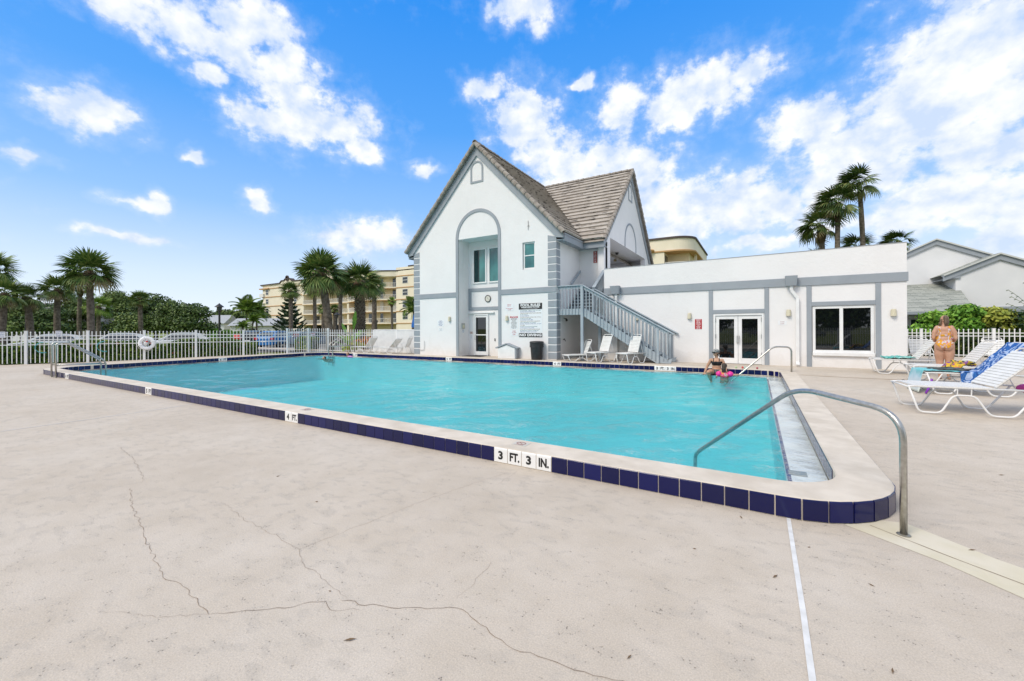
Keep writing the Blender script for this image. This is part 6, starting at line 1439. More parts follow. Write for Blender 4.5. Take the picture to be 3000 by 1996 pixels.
# bowed right block
mb = MB(); prs = []
XB0, XB1 = -93.5, -67.0
def bow(x): q = (x-XB0)/(XB1-XB0); return YC-3.2*max(0, math.sin(min(1, q*1.45)*math.pi))**.8 if q < .69 else YC
pts = [(XB0+(XB1-XB0)*k/28, 0) for k in range(29)]
def bow_prism(z0, z1, off, nm, m, inset=0.):
    P = [(x, bow(x)-off+inset) for x, _ in pts]+[(XB1, YC+14), (XB0, YC+14)]
    return MB().prism(P, z0, z1, 'z').build(nm, m, CB)
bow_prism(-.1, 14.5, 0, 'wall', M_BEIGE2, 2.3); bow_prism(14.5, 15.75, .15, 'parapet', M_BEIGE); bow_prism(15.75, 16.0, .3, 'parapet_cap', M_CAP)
qbox('wall', M_BEIGE, CB, -75.6, -66.0, YC-.3, YC+14, -.1, 16.6); qbox('parapet_cap', M_CAP, CB, -71.5, -65.9, YC-.4, YC+14, 16.6, 16.85)
for z in FL:
    bow_prism(z-.28, z, .1, 'balcony_slab', M_BEIGE); bow_prism(z-.36, z-.28, .14, 'slab_edge', M_PEACH)
    mb = MB(); prev = None
    for k in range(57):
        x = XB0+(XB1-XB0)*k/56*.68; p = (x, bow(x)-.02, z)
        mb.box(p[0]-.025, p[0]+.025, p[1]-.025, p[1]+.025, z+.1, z+1.0)
        if prev: mb.beam((prev[0], prev[1], z+1.02), (p[0], p[1], z+1.02), .06, .06); mb.beam((prev[0], prev[1], z+.1), (p[0], p[1], z+.1), .05, .05)
        prev = p
    tag(mb.build('railing', M_RAILW, CB), kind='stuff')
    for j, x in enumerate((-91.5, -87.8, -84.6, -81.6, -78.6)):
        wall_window(CB, x, x+(2.4 if j in (0, 4) else 1.6), z+.1, z+2.3, bow(x+1)+2.28, shutter=(z == 6.1 or (j == 0 and z > 9)), sash=False)
    wall_window(CB, -73.3, -71.7, z+.8, z+2.2, YC-.3); qbox('floor_band', M_PEACH, CB, -75.7, -66, YC-.42, YC-.3, z-.3, z-.1)
qbox('floor_band', M_PEACH, CB, -75.7, -66, YC-.42, YC-.3, 14.4, 14.6)
# wing seen over the flat roof
C2 = thing('condominium_wing', 'beige condominium wing with curved top floor showing above the flat wing roof', 'building', (-14, 71, G0))
def rc(z0, z1, off, nm, m, r_=3.0):
    P = [(-24, 71-off), (-10.6-r_+r_, 71-off)] if r_ == 0 else [(-24, 71-off)]+[(-8.6-r_+(r_+off)*math.sin(R(9*k)), 71+r_-(r_+off)*math.cos(R(9*k))) for k in range(11)]+[(-8.6+off, 92), (-24, 92)]
    return MB().prism(P, z0, z1, 'z').build(nm, m, C2)
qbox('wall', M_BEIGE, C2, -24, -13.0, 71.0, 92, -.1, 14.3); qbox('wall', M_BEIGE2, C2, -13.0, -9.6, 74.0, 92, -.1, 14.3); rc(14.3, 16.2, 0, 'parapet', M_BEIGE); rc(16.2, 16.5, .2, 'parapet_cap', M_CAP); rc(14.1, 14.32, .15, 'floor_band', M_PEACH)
o = MB().lathe([(1.9, .0), (2.1, .25), (2.0, .42)], 20).build('half_round_canopy', material('ochre_canopy', (.45, .26, .10), .8), C2, world=False); o.location = (-16.6+14, -.2, 14.25); o.scale = (1, .5, 1)
wall_window(C2, -17.6, -15.5, 11.9, 13.4, 71.0); railing(C2, -18.2, -14.6, 70.6, 11.2, 1.0); 
for x in (-8.7,): mb = MB()
rc(11.0, 11.3, .0, 'balcony_slab', M_BEIGE); 
mb = MB(); pp = [(-12.8, 71)]+[(-8.6-3+3*math.sin(R(9*k)), 74-3*math.cos(R(9*k))) for k in range(11)]+[(-8.6, 76)]
for a, b in zip(pp, pp[1:]): mb.beam((a[0], a[1], 12.35), (b[0], b[1], 12.35), .07, .07); mb.beam((a[0], a[1], 11.5), (b[0], b[1], 11.5), .06, .06); [mb.box(a[0]+(b[0]-a[0])*q-.03, a[0]+(b[0]-a[0])*q+.03, a[1]+(b[1]-a[1])*q-.03, a[1]+(b[1]-a[1])*q+.03, 11.3, 12.35) for q in (0, .5)]
tag(mb.build('railing', M_RAILW, C2), kind='stuff'); qbox('balcony_door', M_SKYGL, C2, -12.98, -12.9, 71.6, 73.6, 11.3, 13.6); qbox('column', M_BEIGE, C2, -9.1, -8.7, 76.2, 76.6, 0, 14.2)
# white house at the right
M_HW = material('white_house_stucco', rough=.85, spec=.2, build=varied((.68, .685, .69), (.74, .74, .74), .8, 5, 30, .2, .01))
def shing(t, b):
    v = wpos(t, (1.0, 1.0, 1.0)); br = t.nodes.new('ShaderNodeTexBrick'); mp = t.nodes.new('ShaderNodeMapping'); t.links.new(coords(t, 'UV'), mp.inputs[0]); mp.inputs['Scale'].default_value = (1, 1, 1); t.links.new(mp.outputs[0], br.inputs['Vector'])
    br.inputs['Scale'].default_value = 1.0; br.inputs['Brick Width'].default_value = .55; br.inputs['Row Height'].default_value = .19; br.inputs['Mortar Size'].default_value = .010; br.inputs['Bias'].default_value = -.35
    br.inputs['Color1'].default_value = (.40, .41, .36, 1); br.inputs['Color2'].default_value = (.12, .14, .125, 1); br.inputs['Mortar'].default_value = (.15, .16, .15, 1); t.links.new(mixc(t, .12, br.outputs[0], ramp(t, noise(t, wpos(t), 3, 5), [(.3, (.2, .21, .18)), (.7, (.36, .36, .32))])), b.inputs['Base Color'])
M_SHING = material('grey_shingle', (.3, .3, .28), .95, build=shing, spec=.1)
WH = thing('white_house', 'white house with grey shingle roof and two low gables behind the right fence', 'house', (10, 36, 0))
def uvquad(name, m, P, parent, su, sv):
    o = MB().add(P, [(0,1,2,3)]).build(name, m, parent); uv = o.data.uv_layers.new(name='UVMap'); 
    for i, c in enumerate(((0,0),(su,0),(su,sv),(0,sv))): uv.data[i].uv = c
    return o
# back volume with wide gable
def gable_wall(x0, x1, xa, z0, ze0, za, ze1, y, nm='gable_wall'): return MB().prism([(x0, z0), (x1, z0), (x1, ze1), (xa, za), (x0, ze0)], y, y+.3).build(nm, M_HW, WH)
Yb = 36.5
gable_wall(4.0, 16.0, 9.89, 0, 4.15, 7.10, 4.05, Yb)
M_DRIP = material('pale_drip_edge', (.55, .56, .53), .6)
def verge(xa, za, xe, ze, y, th=.30, nm='verge_board'):
    s = 1 if xe > xa else -1; sl = (ze-za)/(xe-xa); P = [(xa, za-th), (xe, ze-th), (xe, ze), (xa, za)]
    MB().prism(P if s > 0 else P[::-1], y-.12, y+.0).build(nm, M_TRIM, WH); P = [(xa, za), (xe, ze), (xe, ze+.09), (xa, za+.09)]; MB().prism(P if s > 0 else P[::-1], y-.22, y+.2).build('roof_edge', M_DRIP, WH)
verge(9.89, 7.16, 3.6, 4.02, Yb); verge(9.89, 7.16, 16.2, 4.0, Yb)
# front volume, gable nearer
Yf = 34.5
gable_wall(10.2, 16.0, 11.97, 0, 4.95, 5.74, 3.75, Yf); MB().box(10.2, 10.5, Yf+.3, Yb, 0, 4.95).build('side_wall', M_HW, WH)
verge(11.97, 5.74, 9.65, 4.64, Yf); verge(11.97, 5.74, 16.4, 3.55, Yf)
uvquad('shingle_slope', M_SHING, [(9.62, Yf-.1, 4.72), (9.62, Yb, 4.72), (11.97, Yb, 5.84), (11.97, Yf-.1, 5.84)], WH, 2.2, 2.6)
qbox('wall_band', M_TRIM, WH, 10.6, 16.0, Yf-.04, Yf-.002, 2.50, 2.75); MB().box(9.75, 10.2, Yf-.1, Yb, 4.46, 4.50).build('soffit', M_TRIM, WH); MB().box(9.9, 10.38, Yf-.1, Yf-.06, 4.48, 4.80).build('eave_return', M_TRIM, WH)
# lean-to shingle roof in front
o = MB().add([(3.5, 30.2, 2.44), (9.66, 30.2, 2.44), (10.42, 34.46, 3.76), (10.19, 34.46, 3.76), (10.19, 36.48, 4.37), (3.5, 36.48, 4.37)], [(0,1,2,3,4,5)]).build('shingle_roof', M_SHING, WH); uv = o.data.uv_layers.new(name='UVMap')
for i, v in enumerate(o.data.polygons[0].vertices): c = o.data.vertices[v].co; uv.data[i].uv = (c.x, c.y*1.045)
qbox('eave_gutter', M_TRIM, WH, 3.5, 9.62, 30.05, 30.22, 2.28, 2.44); MB().box(4.4, 9.2, 30.9, 31.2, 0, 2.5).build('front_wall', M_HW, WH)
wall_window(WH, 7.36, 7.80, .75, 2.02, 30.9, sash=False); wall_window(WH, 7.86, 8.75, .75, 2.02, 30.9, sash=False); qbox('roller_box', M_RAILW, WH, 7.2, 8.9, 30.68, 30.9, 2.10, 2.26)
MB().tube([(9.0, Yb+1.5, 6.6), (9.0, Yb+1.5, 7.1)], .05, 8).build('vent_pipe', M_TRIM, WH)
# white house behind the left palms
LH = thing('white_house', 'white house with grey band half hidden behind the left palms', 'house', at(150, 66, G0)); p0 = at(18, 66); p1 = at(283, 66); L = math.hypot(p1[0]-p0[0], p1[1]-p0[1]); LH.location = (p0[0], p0[1], G0); LH.rotation_euler = (0, 0, math.atan2(p1[1]-p0[1], p1[0]-p0[0]))
MB().box(0, L, 0, 8, 0, 4.6).build('wall', M_HW, LH, world=False); MB().box(-.05, L+.05, -.05, 0, 1.75, 2.1).build('wall_band', M_TRIM, LH, world=False); MB().box(L-.25, L+.05, -.06, 0, 0, 4.6).build('corner_board', M_TRIM, LH, world=False)
MB().prism([(-1, 4.55), (9, 4.55), (4, 6.4)], -.6, L+.6, 'x').build('roof', material('grey_roof', (.22, .22, .22), .9), LH, world=False)
for k in range(7): MB().box(L+.3+k*.32, L+.55+k*.32, -1.2, -.2, 1.6-k*.24, 1.72-k*.24).build('stair_step', M_RAILW, LH, world=False)
def small_house(label, u, w_, wd_, h, rh, name='far_house'):
    p = at(u, w_, G0); t_ = thing(name, label, 'house', p, TH); MB().box(-wd_/2, wd_/2, 0, 6, 0, h).build('wall', M_HW, t_, world=False); MB().prism([(-.6, h), (6.6, h), (3, h+rh)], -wd_/2-.4, wd_/2+.4, 'x').build('roof', material('pale_grey_roof', (.36, .38, .40), .9), t_, world=False)
    MB().box(-.7, .7, -.05, 0, h*.35, h*.75).build('window', M_SKYGL, t_, world=False); MB().prism([(-1.5, h*.92), (1.5, h*.92), (0, h+rh*.45)], -.6, 1, 'y').build('dormer', M_HW, t_, world=False); return t_
small_house('small far white house with pale grey roof beside the lamp post', 616, 112, 7.5, 3.4, 2.4); small_house('low white garage building before the condominium corner', 738, 95, 10, 2.6, 1.8, 'garage')
# blue beach umbrella edge by the gable corner
um = thing('beach_umbrella', 'blue closed beach umbrella peeping out beside the gable corner', 'umbrella', at(1219, 30, 0)); MB().lathe([(.34, 1.75), (.33, 1.95), (.22, 2.5), (.10, 2.95), (.01, 3.15)], 10).build('canopy', material('blue_canvas', (.01, .12, .42), .7), um, world=False); MB().tube([(0,0,0), (0,0,3.2)], .025, 8).build('pole', M_STEEL, um, world=False)
# car park, drive
pk = MB(); P = [at(700, 30.0), at(700, 55), at(1110, 62), at(1110, 33.5), at(900, 31)]
pk.add([(p[0], p[1], -.045) for p in P], [tuple(range(5))[::-1]]); tag(pk.build('car_park', M_ASPH), kind='structure')
pk = MB(); P = [at(-300, 27.5), at(-300, 36), at(700, 37), at(700, 30)]; pk.add([(p[0], p[1], -.049) for p in P], [(3,2,1,0)]); tag(pk.build('drive', M_ASPH), kind='structure')
# ---------------------------------------------------------------- cars
M_TYRE = material('tyre', (.02, .02, .02), .8); M_RIM = material('rim', (.45, .45, .46), .3, .9); M_TAIL = material('tail_light', (.5, .01, .02), .2); M_HEAD = material('head_light', (.7, .72, .75), .1); M_CGL = material('car_glass', (.015, .03, .045), .04, spec=.8)
def car(label, paint, loc, rz, suv=False, L=4.6, W_=1.8, H=1.46, group='cars parked beyond the fence'):
    t_ = thing('parked_car', label, 'car', loc, rz, group); M = material('car_paint_'+paint[0], paint[1], .25, .0, Coat_=0) if False else material('car_paint_'+paint[0], paint[1], .22)
    hl = L/2
    # side profile of the lower body, then the greenhouse
    def loft(secs, nm, m, sm=True):
        mb = MB(); n_ = len(secs[0])
        for s in secs: mb.v += [tuple(p) for p in s]
        for i in range(len(secs)-1):
            for k in range(n_): l = (k+1) % n_; mb.f.append((i*n_+k, i*n_+l, (i+1)*n_+l, (i+1)*n_+k))
        mb.f += [tuple(reversed(range(n_))), tuple((len(secs)-1)*n_+k for k in range(n_))]
        return mb.build(nm, m, t_, world=False, smooth=False, bevel=.03)
    hood = .92 if not suv else 1.0
    prof = [(-hl, .62, hood-.10), (-hl+.12, .80, hood-.02), (-hl+.9, .88, hood+.02), (-.9, .90, hood+.03), (.3, .90, hood+.02), (.9, .90, hood-.0), (hl-.35, .84, hood-.12), (hl-.08, .74, hood-.24), (hl, .58, .55)]
    loft([[(x, -w_, .30), (x, -w_-.02, .55), (x, -w_*.96, z), (x, w_*.96, z), (x, w_+.02, .55), (x, w_, .30), (x, w_*.8, .22), (x, -w_*.8, .22)] for x, w_, z in prof], 'body', M)
    r0 = -hl+.45 if suv else -hl+.75
    gp = [(r0-.25, .80, hood, hood+.02), (r0+.25, .72, hood, H-.12), (r0+.75, .66, hood, H-.02), (0., .66, hood, H), (.45, .66, hood, H-.05), (1.25, .78, hood-.02, hood+.02)]
    loft([[(x, -w_-.06, zb), (x, -w_, zt), (x, w_, zt), (x, w_+.06, zb)] for x, w_, zb, zt in gp], 'cabin', M)
    for s in (-1, 1):
        q = [(r0+.30, hood+.06), (r0+.62, H-.14), (.42, H-.14), (1.0, hood+.07)]
        mb = MB(); mb.add([(x, s*(.765-.10*(z-hood)/(H-hood)+.02), z) for x, z in q]+[(x, s*(.70-.10*(z-hood)/(H-hood)), z) for x, z in q], [(0,1,2,3),(7,6,5,4),(0,4,5,1),(1,5,6,2),(2,6,7,3),(3,7,4,0)]); mb.build('side_window', M_CGL, t_, world=False)
        for x in (-hl+.95, hl-.9):
            w = MB().lathe([(.18, -.11), (.31, -.10), (.325, -.05), (.325, .05), (.31, .10), (.18, .11)], 18).build('wheel', M_TYRE, t_, world=False, smooth=False); w.location = (x, s*.80, .325); w.rotation_euler = (R(90), 0, 0)
            MB().lathe([(.20, -.115), (.20, .115)], 12).build('rim', M_RIM, w, world=False)
        MB().box(-hl-.02, -hl+.14, s*.72-.16, s*.72+.12, hood-.28, hood-.08).build('tail_light', M_TAIL, t_, world=False, bevel=.02); MB().box(hl-.20, hl-.02, s*.62-.16, s*.62+.14, .60, .72).build('head_light', M_HEAD, t_, world=False, bevel=.02)
    for (xa, za, xb, zb, nm) in ((r0-.18, hood+.10, r0+.26, H-.14, 'rear_window'), (1.08, hood+.08, .50, H-.09, 'windscreen')):
        d_ = Vector((xb-xa, 0, zb-za)); nrm = Vector((-d_.z, 0, d_.x)).normalized()*(.05 if nm == 'rear_window' else -.05)
        mb = MB(); V = [Vector((xa, -.66, za)), Vector((xa, .66, za)), Vector((xb, .60, zb)), Vector((xb, -.60, zb))]; mb.add([v+nrm*.6 for v in V]+[v-nrm*.6 for v in V], [(0,1,2,3),(7,6,5,4),(0,4,5,1),(1,5,6,2),(2,6,7,3),(3,7,4,0)]); mb.build(nm, M_CGL, t_, world=False)
    MB().box(-hl-.015, -hl+.02, -.26, .26, .52, .64).build('number_plate', M_SIGNW, t_, world=False)
    return t_
WHT = ('white', (.74, .75, .76)); 
car('white car at the far left, behind the ladder rails', WHT, at(150, 29.5, -.04), R(80+180))
car('white car in the middle of the three behind the hedge', WHT, at(345, 30.5, -.04), R(76+180), H=1.50)
car('white car rightmost of the three, behind the life ring fence bay', WHT, at(528, 31, -.04), R(66+180), H=1.50)
car('black car parked left of the bright blue car', ('black', (.012, .013, .015)), at(757, 43, -.04), R(128), True, H=1.6)
car('bright blue car showing its red tail light', ('blue', (.02, .16, .42)), at(812, 40.5, -.04), R(122), True, H=1.55)
car('grey blue sedan parked beside the big palm trunk', ('greyblue', (.10, .14, .20)), at(918, 41, -.04), R(55), H=1.48)
car('silver car half hidden between the blue car and the grey sedan', ('silver', (.45, .46, .48)), at(876, 46, -.04), R(120), H=1.45)
# lamp posts
M_LP = material('black_lamp_iron', (.012, .012, .013), .5)
def lamp_post(label, u, w_, h=3.5):
    t_ = thing('lamp_post', label, 'lamp post', at(u, w_, G0), 0, 'black lamp posts'); MB().lathe([(.13, 0), (.13, .25), (.075, .45), (.06, h-.5)], 10).build('post', M_LP, t_, world=False); MB().lathe([(.07, h-.52), (.13, h-.46), (.17, h-.20), (.17, h-.18)], 10).build('lantern', material('lantern_glass', (.06, .06, .06), .2), t_, world=False); MB().lathe([(.30, h-.20), (.26, h-.15), (.13, h-.04), (.04, h+.03), (.03, h+.07)], 10).build('cap', M_LP, t_, world=False)
lamp_post('black lamp post standing before the far trees, left of the condominium', 643, 29); lamp_post('black lamp post among the leftmost palms', 76, 38, 4.4)
lamp_post('black lamp post left of the leaning palm trunk', 60, 60); lamp_post('black lamp post before the white house, left of the tallest palm', 153, 60); lamp_post('black lamp post beside the tallest left palm', 230, 60)
lamp_post('black lamp post right of the big palm trunk', 987, 40, 3.3); lamp_post('small black lamp post right of the booted palm', 1104, 70, 3.2); lamp_post('thin black lamp post above the red gate notice', 885, 75, 3.2)
# red lawn chairs
def lawn_chair(label, u):
    t_ = thing('lawn_chair', label, 'chair', at(u, 52, G0), TH, 'red chairs on the lawn'); m = material('red_chair', (.55, .02, .015), .5)
    for k in range(5): MB().beam((-.24+.12*k, .25, .35), (-.24+.12*k, .55, 1.05+.06*(2-abs(k-2))), .10, .025).build('back_slat', m, t_, world=False)
    MB().beam((0, -.35, .42), (0, .30, .32), .56, .04).build('seat', m, t_, world=False)
    for s in (-1, 1): MB().box(s*.33-.05, s*.33+.05, -.35, .40, .60, .64).build('arm', m, t_, world=False); MB().box(s*.30-.03, s*.30+.03, -.36, -.28, 0, .60).build('leg', m, t_, world=False); MB().beam((s*.30, .5, 0), (s*.30, .1, .45), .05, .06).build('leg', m, t_, world=False)
lawn_chair('red lawn chair seen through the fence, left of its pair', 683); lawn_chair('red lawn chair seen through the fence, right of its pair', 690.5)
# ================================================================== people
def skin_mat(name, c0, c1): return material(name, c0, .5, spec=.35, build=varied(c0, c1, 7, 4), **{'Subsurface Weight': .0})
SKIN1 = skin_mat('fair_skin', (.47, .255, .165), (.56, .325, .225)); SKIN2 = skin_mat('tan_skin', (.46, .25, .155), (.55, .32, .21))
class Body:
    def __init__(s): s.mb = MB()
    def limb(s, pts, rs, n=12):
        s.mb.tube(pts, rs, n)
        for p, r_ in ((pts[0], rs[0]), (pts[-1], rs[-1])): s.mb.ell(p, (r_, r_, r_), n, 8)
        for p, r_ in zip(pts[1:-1], rs[1:-1]): s.mb.ell(p, (r_, r_, r_), n, 8)
    def e(s, c, r_, rot=None): s.mb.ell(c, r_, 16, 12, rot)
    def hand(s, wrist, d, up, size=.18, curl=.3, mirror=1):
        """palm + four unequal fingers + thumb; d = direction of the fingers, up = back of the hand"""
        W_, d, up = Vector(wrist), Vector(d).normalized(), Vector(up).normalized(); sd_ = d.cross(up).normalized()*mirror; up = sd_.cross(d)*mirror if False else (up-d*up.dot(d)).normalized(); k = size/.18
        rot = Matrix((d, sd_, up)).transposed(); s.mb.ell(W_+d*.045*k, (.052*k, .040*k, .016*k), 12, 8, rot)
        for i, (o_, L) in enumerate(((-.030, .070), (-.010, .082), (.010, .077), (.029, .060))):
            p = W_+d*.082*k+sd_*o_*k; a = d; P = [p-a*.02*k]
            for j in range(3): ang = curl*(j+.4); a = (d*math.cos(ang)-up*math.sin(ang)); p = p+a*L*k/3; P.append(p)
            s.limb(P, [.0095*k, .0092*k, .0085*k, .007*k], 8)
        p = W_+d*.025*k-sd_*.036*k; q = p-sd_*.030*k+d*.030*k-up*.006*k; s.limb([p, q, q+d*.032*k-sd_*.004*k], [.012*k, .0105*k, .008*k], 8)
    def build(s, name, mat, parent, vox=.011, smooth=3, it=1):
        me = s.mb.mesh(name, mat); o = bpy.data.objects.new(name, me); COL.objects.link(o)
        md = o.modifiers.new('r', 'REMESH'); md.mode = 'VOXEL'; md.voxel_size = vox; md.use_smooth_shade = True
        ms = o.modifiers.new('s', 'SMOOTH'); ms.factor = .5; ms.iterations = smooth
        dg = bpy.context.evaluated_depsgraph_get(); m2 = bpy.data.meshes.new_from_object(o.evaluated_get(dg)); bpy.data.objects.remove(o)
        m2.name = name; m2.materials.clear(); m2.materials.append(mat); m2.polygons.foreach_set('use_smooth', [True]*len(m2.polygons))
        ob = bpy.data.objects.new(name, m2); COL.objects.link(ob); ob.parent = parent; return ob
def garment(body, name, mat, test, off=.006, parent=None):
    """a layer of cloth lifted from the body where test(point, normal) holds"""
    me = body.data; keep = [p for p in me.polygons if test(p.center, p.normal)]
    idx = {}; V = []; F = []
    for p in keep:
        f = []
        for v in p.vertices:
            if v not in idx: idx[v] = len(V); q = me.vertices[v]; V.append(q.co+q.normal*off)
            f.append(idx[v])
        F.append(f)
    o = MB().add(V, F).build(name, mat, parent or body.parent, world=False, smooth=True); md = o.modifiers.new('solid', 'SOLIDIFY'); md.thickness = off+.002; md.offset = -1; return o
def head(B, c, r_, face, chin=.0, up=Vector((0,0,1))):
    """skull, jaw, nose, ears, lips; face = direction the person looks"""
    c, f = Vector(c), Vector(face).normalized(); s = f.cross(up).normalized(); u = s.cross(f); rot = Matrix((s, f, u)).transposed()
    B.e(c+u*.02, (r_*.76, r_*.92, r_*.92), rot); B.e(c+f*r_*.25-u*r_*.42, (r_*.58, r_*.60, r_*.62), rot); B.e(c+f*r_*.55-u*r_*.92, (r_*.26, r_*.25, r_*.22), rot)
    B.e(c+f*r_*.90-u*r_*.22, (r_*.12, r_*.18, r_*.22), rot); B.e(c+f*r_*.78-u*r_*.60, (r_*.22, r_*.12, r_*.08), rot)
    for k in (-1, 1): B.e(c+s*k*r_*.76-f*r_*.05-u*r_*.15, (r_*.10, r_*.18, r_*.26), rot); B.e(c+s*k*r_*.30+f*r_*.66-u*.0, (r_*.2, r_*.14, r_*.14), rot)
    return c, f, s, u, rot
def eyes(parent, c, f, s, u, r_, glasses=None):
    for k in (-1, 1): MB().ell(c+s*k*r_*.30+f*r_*.80-u*r_*.02, (r_*.13, r_*.10, r_*.07), 8, 6, Matrix((s, f, u)).transposed()).build('eye', material('eye_dark', (.03, .02, .015), .2), parent, world=False, smooth=True)
    if glasses:
        mb = MB()
        for k in (-1, 1): mb.ell(c+s*k*r_*.33+f*r_*.93, (r_*.30, r_*.06, r_*.21), 12, 8, Matrix((s, f, u)).transposed()); mb.beam(c+s*k*r_*.62+f*r_*.88+u*r_*.06, c+s*k*r_*.80-f*r_*.05+u*r_*.02, r_*.05, r_*.10)
        mb.beam(c-s*r_*.6+f*r_*.93+u*r_*.14, c+s*r_*.6+f*r_*.93+u*r_*.14, r_*.07, r_*.07); mb.build('sunglasses', glasses, parent, world=False, smooth=True)
# ---- standing woman, seen from behind, head turned to her left
wx, wy = 4.46, 15.85; wz = deck_z(wx, wy)
WM = thing('person', 'standing woman in a floral swimsuit with long brown hair, back to the camera', 'person', (wx, wy, wz), R(-14)); WM.scale = (.70, .82, 1.0)
B = Body(); k = 1.0
for s in (-1, 1):
    B.limb([(s*.125, 0, .90), (s*.135, .01, .70), (s*.130, .015, .50), (s*.125, -.01, .38), (s*.12, -.015, .22), (s*.118, 0, .07)], [.165, .155, .118, .100, .080, .052])
    B.e((s*.105, -.105, .90), (.135, .13, .135)); B.limb([(s*.12, -.03, .045), (s*.13, .14, .032)], [.050, .040])
    for j in range(5): B.limb([(s*.13+(j-2)*.017, .15, .026), (s*.13+(j-2)*.018, .195-.006*abs(j-1), .018)], [.013, .011], 8)
B.e((0, -.01, .98), (.235, .175, .15)); B.e((0, .015, 1.10), (.225, .165, .16)); B.e((0, .0, 1.24), (.215, .145, .16)); B.e((0, -.01, 1.36), (.215, .125, .12)); B.e((0, .12, 1.08), (.17, .10, .14)); B.e((0, .12, 1.28), (.18, .09, .09))
B.limb([(0, -.01, 1.42), (0, .005, 1.53)], [.075, .062])
for s in (-1, 1):
    B.limb([(s*.195, 0, 1.40), (s*.275, -.015, 1.28), (s*.30, -.02, 1.14), (s*.27, .10, 1.07), (s*.20, .22, 1.06)], [.082, .078, .064, .056, .042]); B.hand((s*.19, .24, 1.06), (-s*.6, .6, .1), (0, 0, 1), .17, .5, s)
hd = head(B, (-.005, .0, 1.63), .118, (-.92, .38, .02))
bo = B.build('body', SKIN1, WM, .012, 3)
eyes(WM, *hd[:4], .118, glasses=material('tortoise_glasses', (.03, .012, .004), .2))
def floral(t, b):
    v = coords(t); n1 = noise(t, v, 13, 2, .5, .8); n2 = noise(t, v, 19, 2, .5, .9); c = ramp(t, n1, [(.40, (.60, .54, .56)), (.47, (.58, .50, .52)), (.50, (.62, .30, .03)), (.62, (.68, .34, .02))], 'LINEAR')
    m2 = nn(t, 'ShaderNodeMapRange', inp={1: .60, 2: .63}); t.links.new(n2, m2.inputs[0]); c = mixc(t, m2.outputs[0], c, (.48, .06, .17)); m3 = nn(t, 'ShaderNodeMapRange', inp={1: .38, 2: .35}); t.links.new(noise(t, v, 24, 2), m3.inputs[0]); c = mixc(t, math_node(t, 'MULTIPLY', m3.outputs[0], .7), c, (.28, .25, .36)); t.links.new(c, b.inputs['Base Color'])
M_FLOR = material('floral_cloth', rough=.7, build=floral, spec=.2)
def suit(p, n_):
    x, y, z = p; ax = abs(x)
    if ax > .24 and z > 1.02: return False
    if y < .02:      # back: low scoop, waist cut-out, briefs, straps
        if z < .86: return False
        if z < .98: return ax < .10+(z-.86)*1.25
        if z < 1.07: return True
        if z < 1.20: return ax > .055+.05*math.cos((z-1.13)*18) or z > 1.185
        if z < 1.235: return True
        return z < 1.47 and .10 < ax < .165
    if z < .86: return False
    if z < .98: return ax < .08+(z-.86)*1.2
    return z < 1.30 or (z < 1.47 and .09 < ax < .17)
garment(bo, 'swimsuit', M_FLOR, suit, .006, WM)
hb = Body(); c, f, s_, u_ = hd[:4]; r_ = .118
hb.e(c-f*.046+u_*.030, (r_*.90, r_*.80, r_*.90), hd[4]); hb.e(c-f*.07-u_*.06, (r_*.86, r_*.58, r_*1.05), hd[4])
for j in range(11): a = -1.+j*.2; hb.limb([c-f*.07+s_*.085*a+u_*.05, c-f*.085+s_*.10*a-u_*.06, c-f*.06+s_*.10*a-u_*(.15+.02*math.sin(j*2))], [.040, .036, .014], 8)
for j in range(6): hb.limb([c+f*.045-s_*.09*(1 if j % 2 else -1)*.9+u_*.02, c+f*(.04+.012*j)-s_*.10*(1 if j % 2 else -1)-u_*.09, c+f*(.07+.02*j)-s_*.06*(1 if j % 2 else -1)-u_*(.14+.01*j)], [.018, .016, .007], 8)
def hairm(t, b): t.links.new(ramp(t, noise(t, wpos(t, (30, 30, 4)), 1.5, 3), [(.35, (.075, .045, .028)), (.6, (.17, .115, .07)), (.72, (.34, .25, .15))]), b.inputs['Base Color'])
hb.build('hair', material('brown_hair', (.15, .1, .06), .6, build=hairm), WM, .010, 2)
for s in (-1, 1): MB().prism([(.055*math.cos(a), .15*math.sin(a)+.05) for a in [2*math.pi*q/16 for q in range(16)]], 0, .02, 'z').build('flip_flop', M_BLACK, WM, world=False).location = (s*.127, .0, -.004)
# ---- woman sitting on the far edge of the pool
sx, sy = -1.21, 16.12
SW = thing('person', 'woman in black bikini top, patterned cap and sunglasses sitting on the pool edge', 'person', (sx, sy, -.03))
B = Body()
B.e((0, .02, .13), (.185, .165, .135)); B.e((0, .03, .26), (.150, .115, .13)); B.e((0, .015, .40), (.155, .105, .13)); B.e((0, .0, .50), (.165, .095, .10)); B.e((-.07, -.085, .44), (.075, .06, .07)); B.e((.07, -.085, .44), (.075, .06, .07))
B.limb([(0, -.0, .56), (-.01, -.03, .68)], [.058, .050])
for s in (-1, 1):
    B.limb([(s*.10, -.02, .10), (s*.19, -.22, .12), (s*.23, -.38, .12), (s*.20, -.30, -.05), (s*.17, -.22, -.14), (s*.15, -.18, -.18)], [.105, .088, .068, .060, .048, .036]); B.limb([(s*.15, -.20, -.20), (s*.15, -.34, -.22)], [.036, .028])
B.limb([(-.175, .0, .52), (-.29, .0, .31), (-.37, -.09, .08)], [.058, .046, .034]); B.limb([(.175, .0, .52), (.275, -.02, .31), (.315, -.14, .08)], [.058, .046, .034])
B.hand((-.375, -.10, .055), (-.25, -1, -.3), (0, -.3, 1), .17, .35, 1); B.hand((.318, -.15, .055), (.2, -1, -.3), (0, -.3, 1), .17, .35, -1)
hd = head(B, (-.02, -.05, .79), .108, (-.62, -.78, -.05))
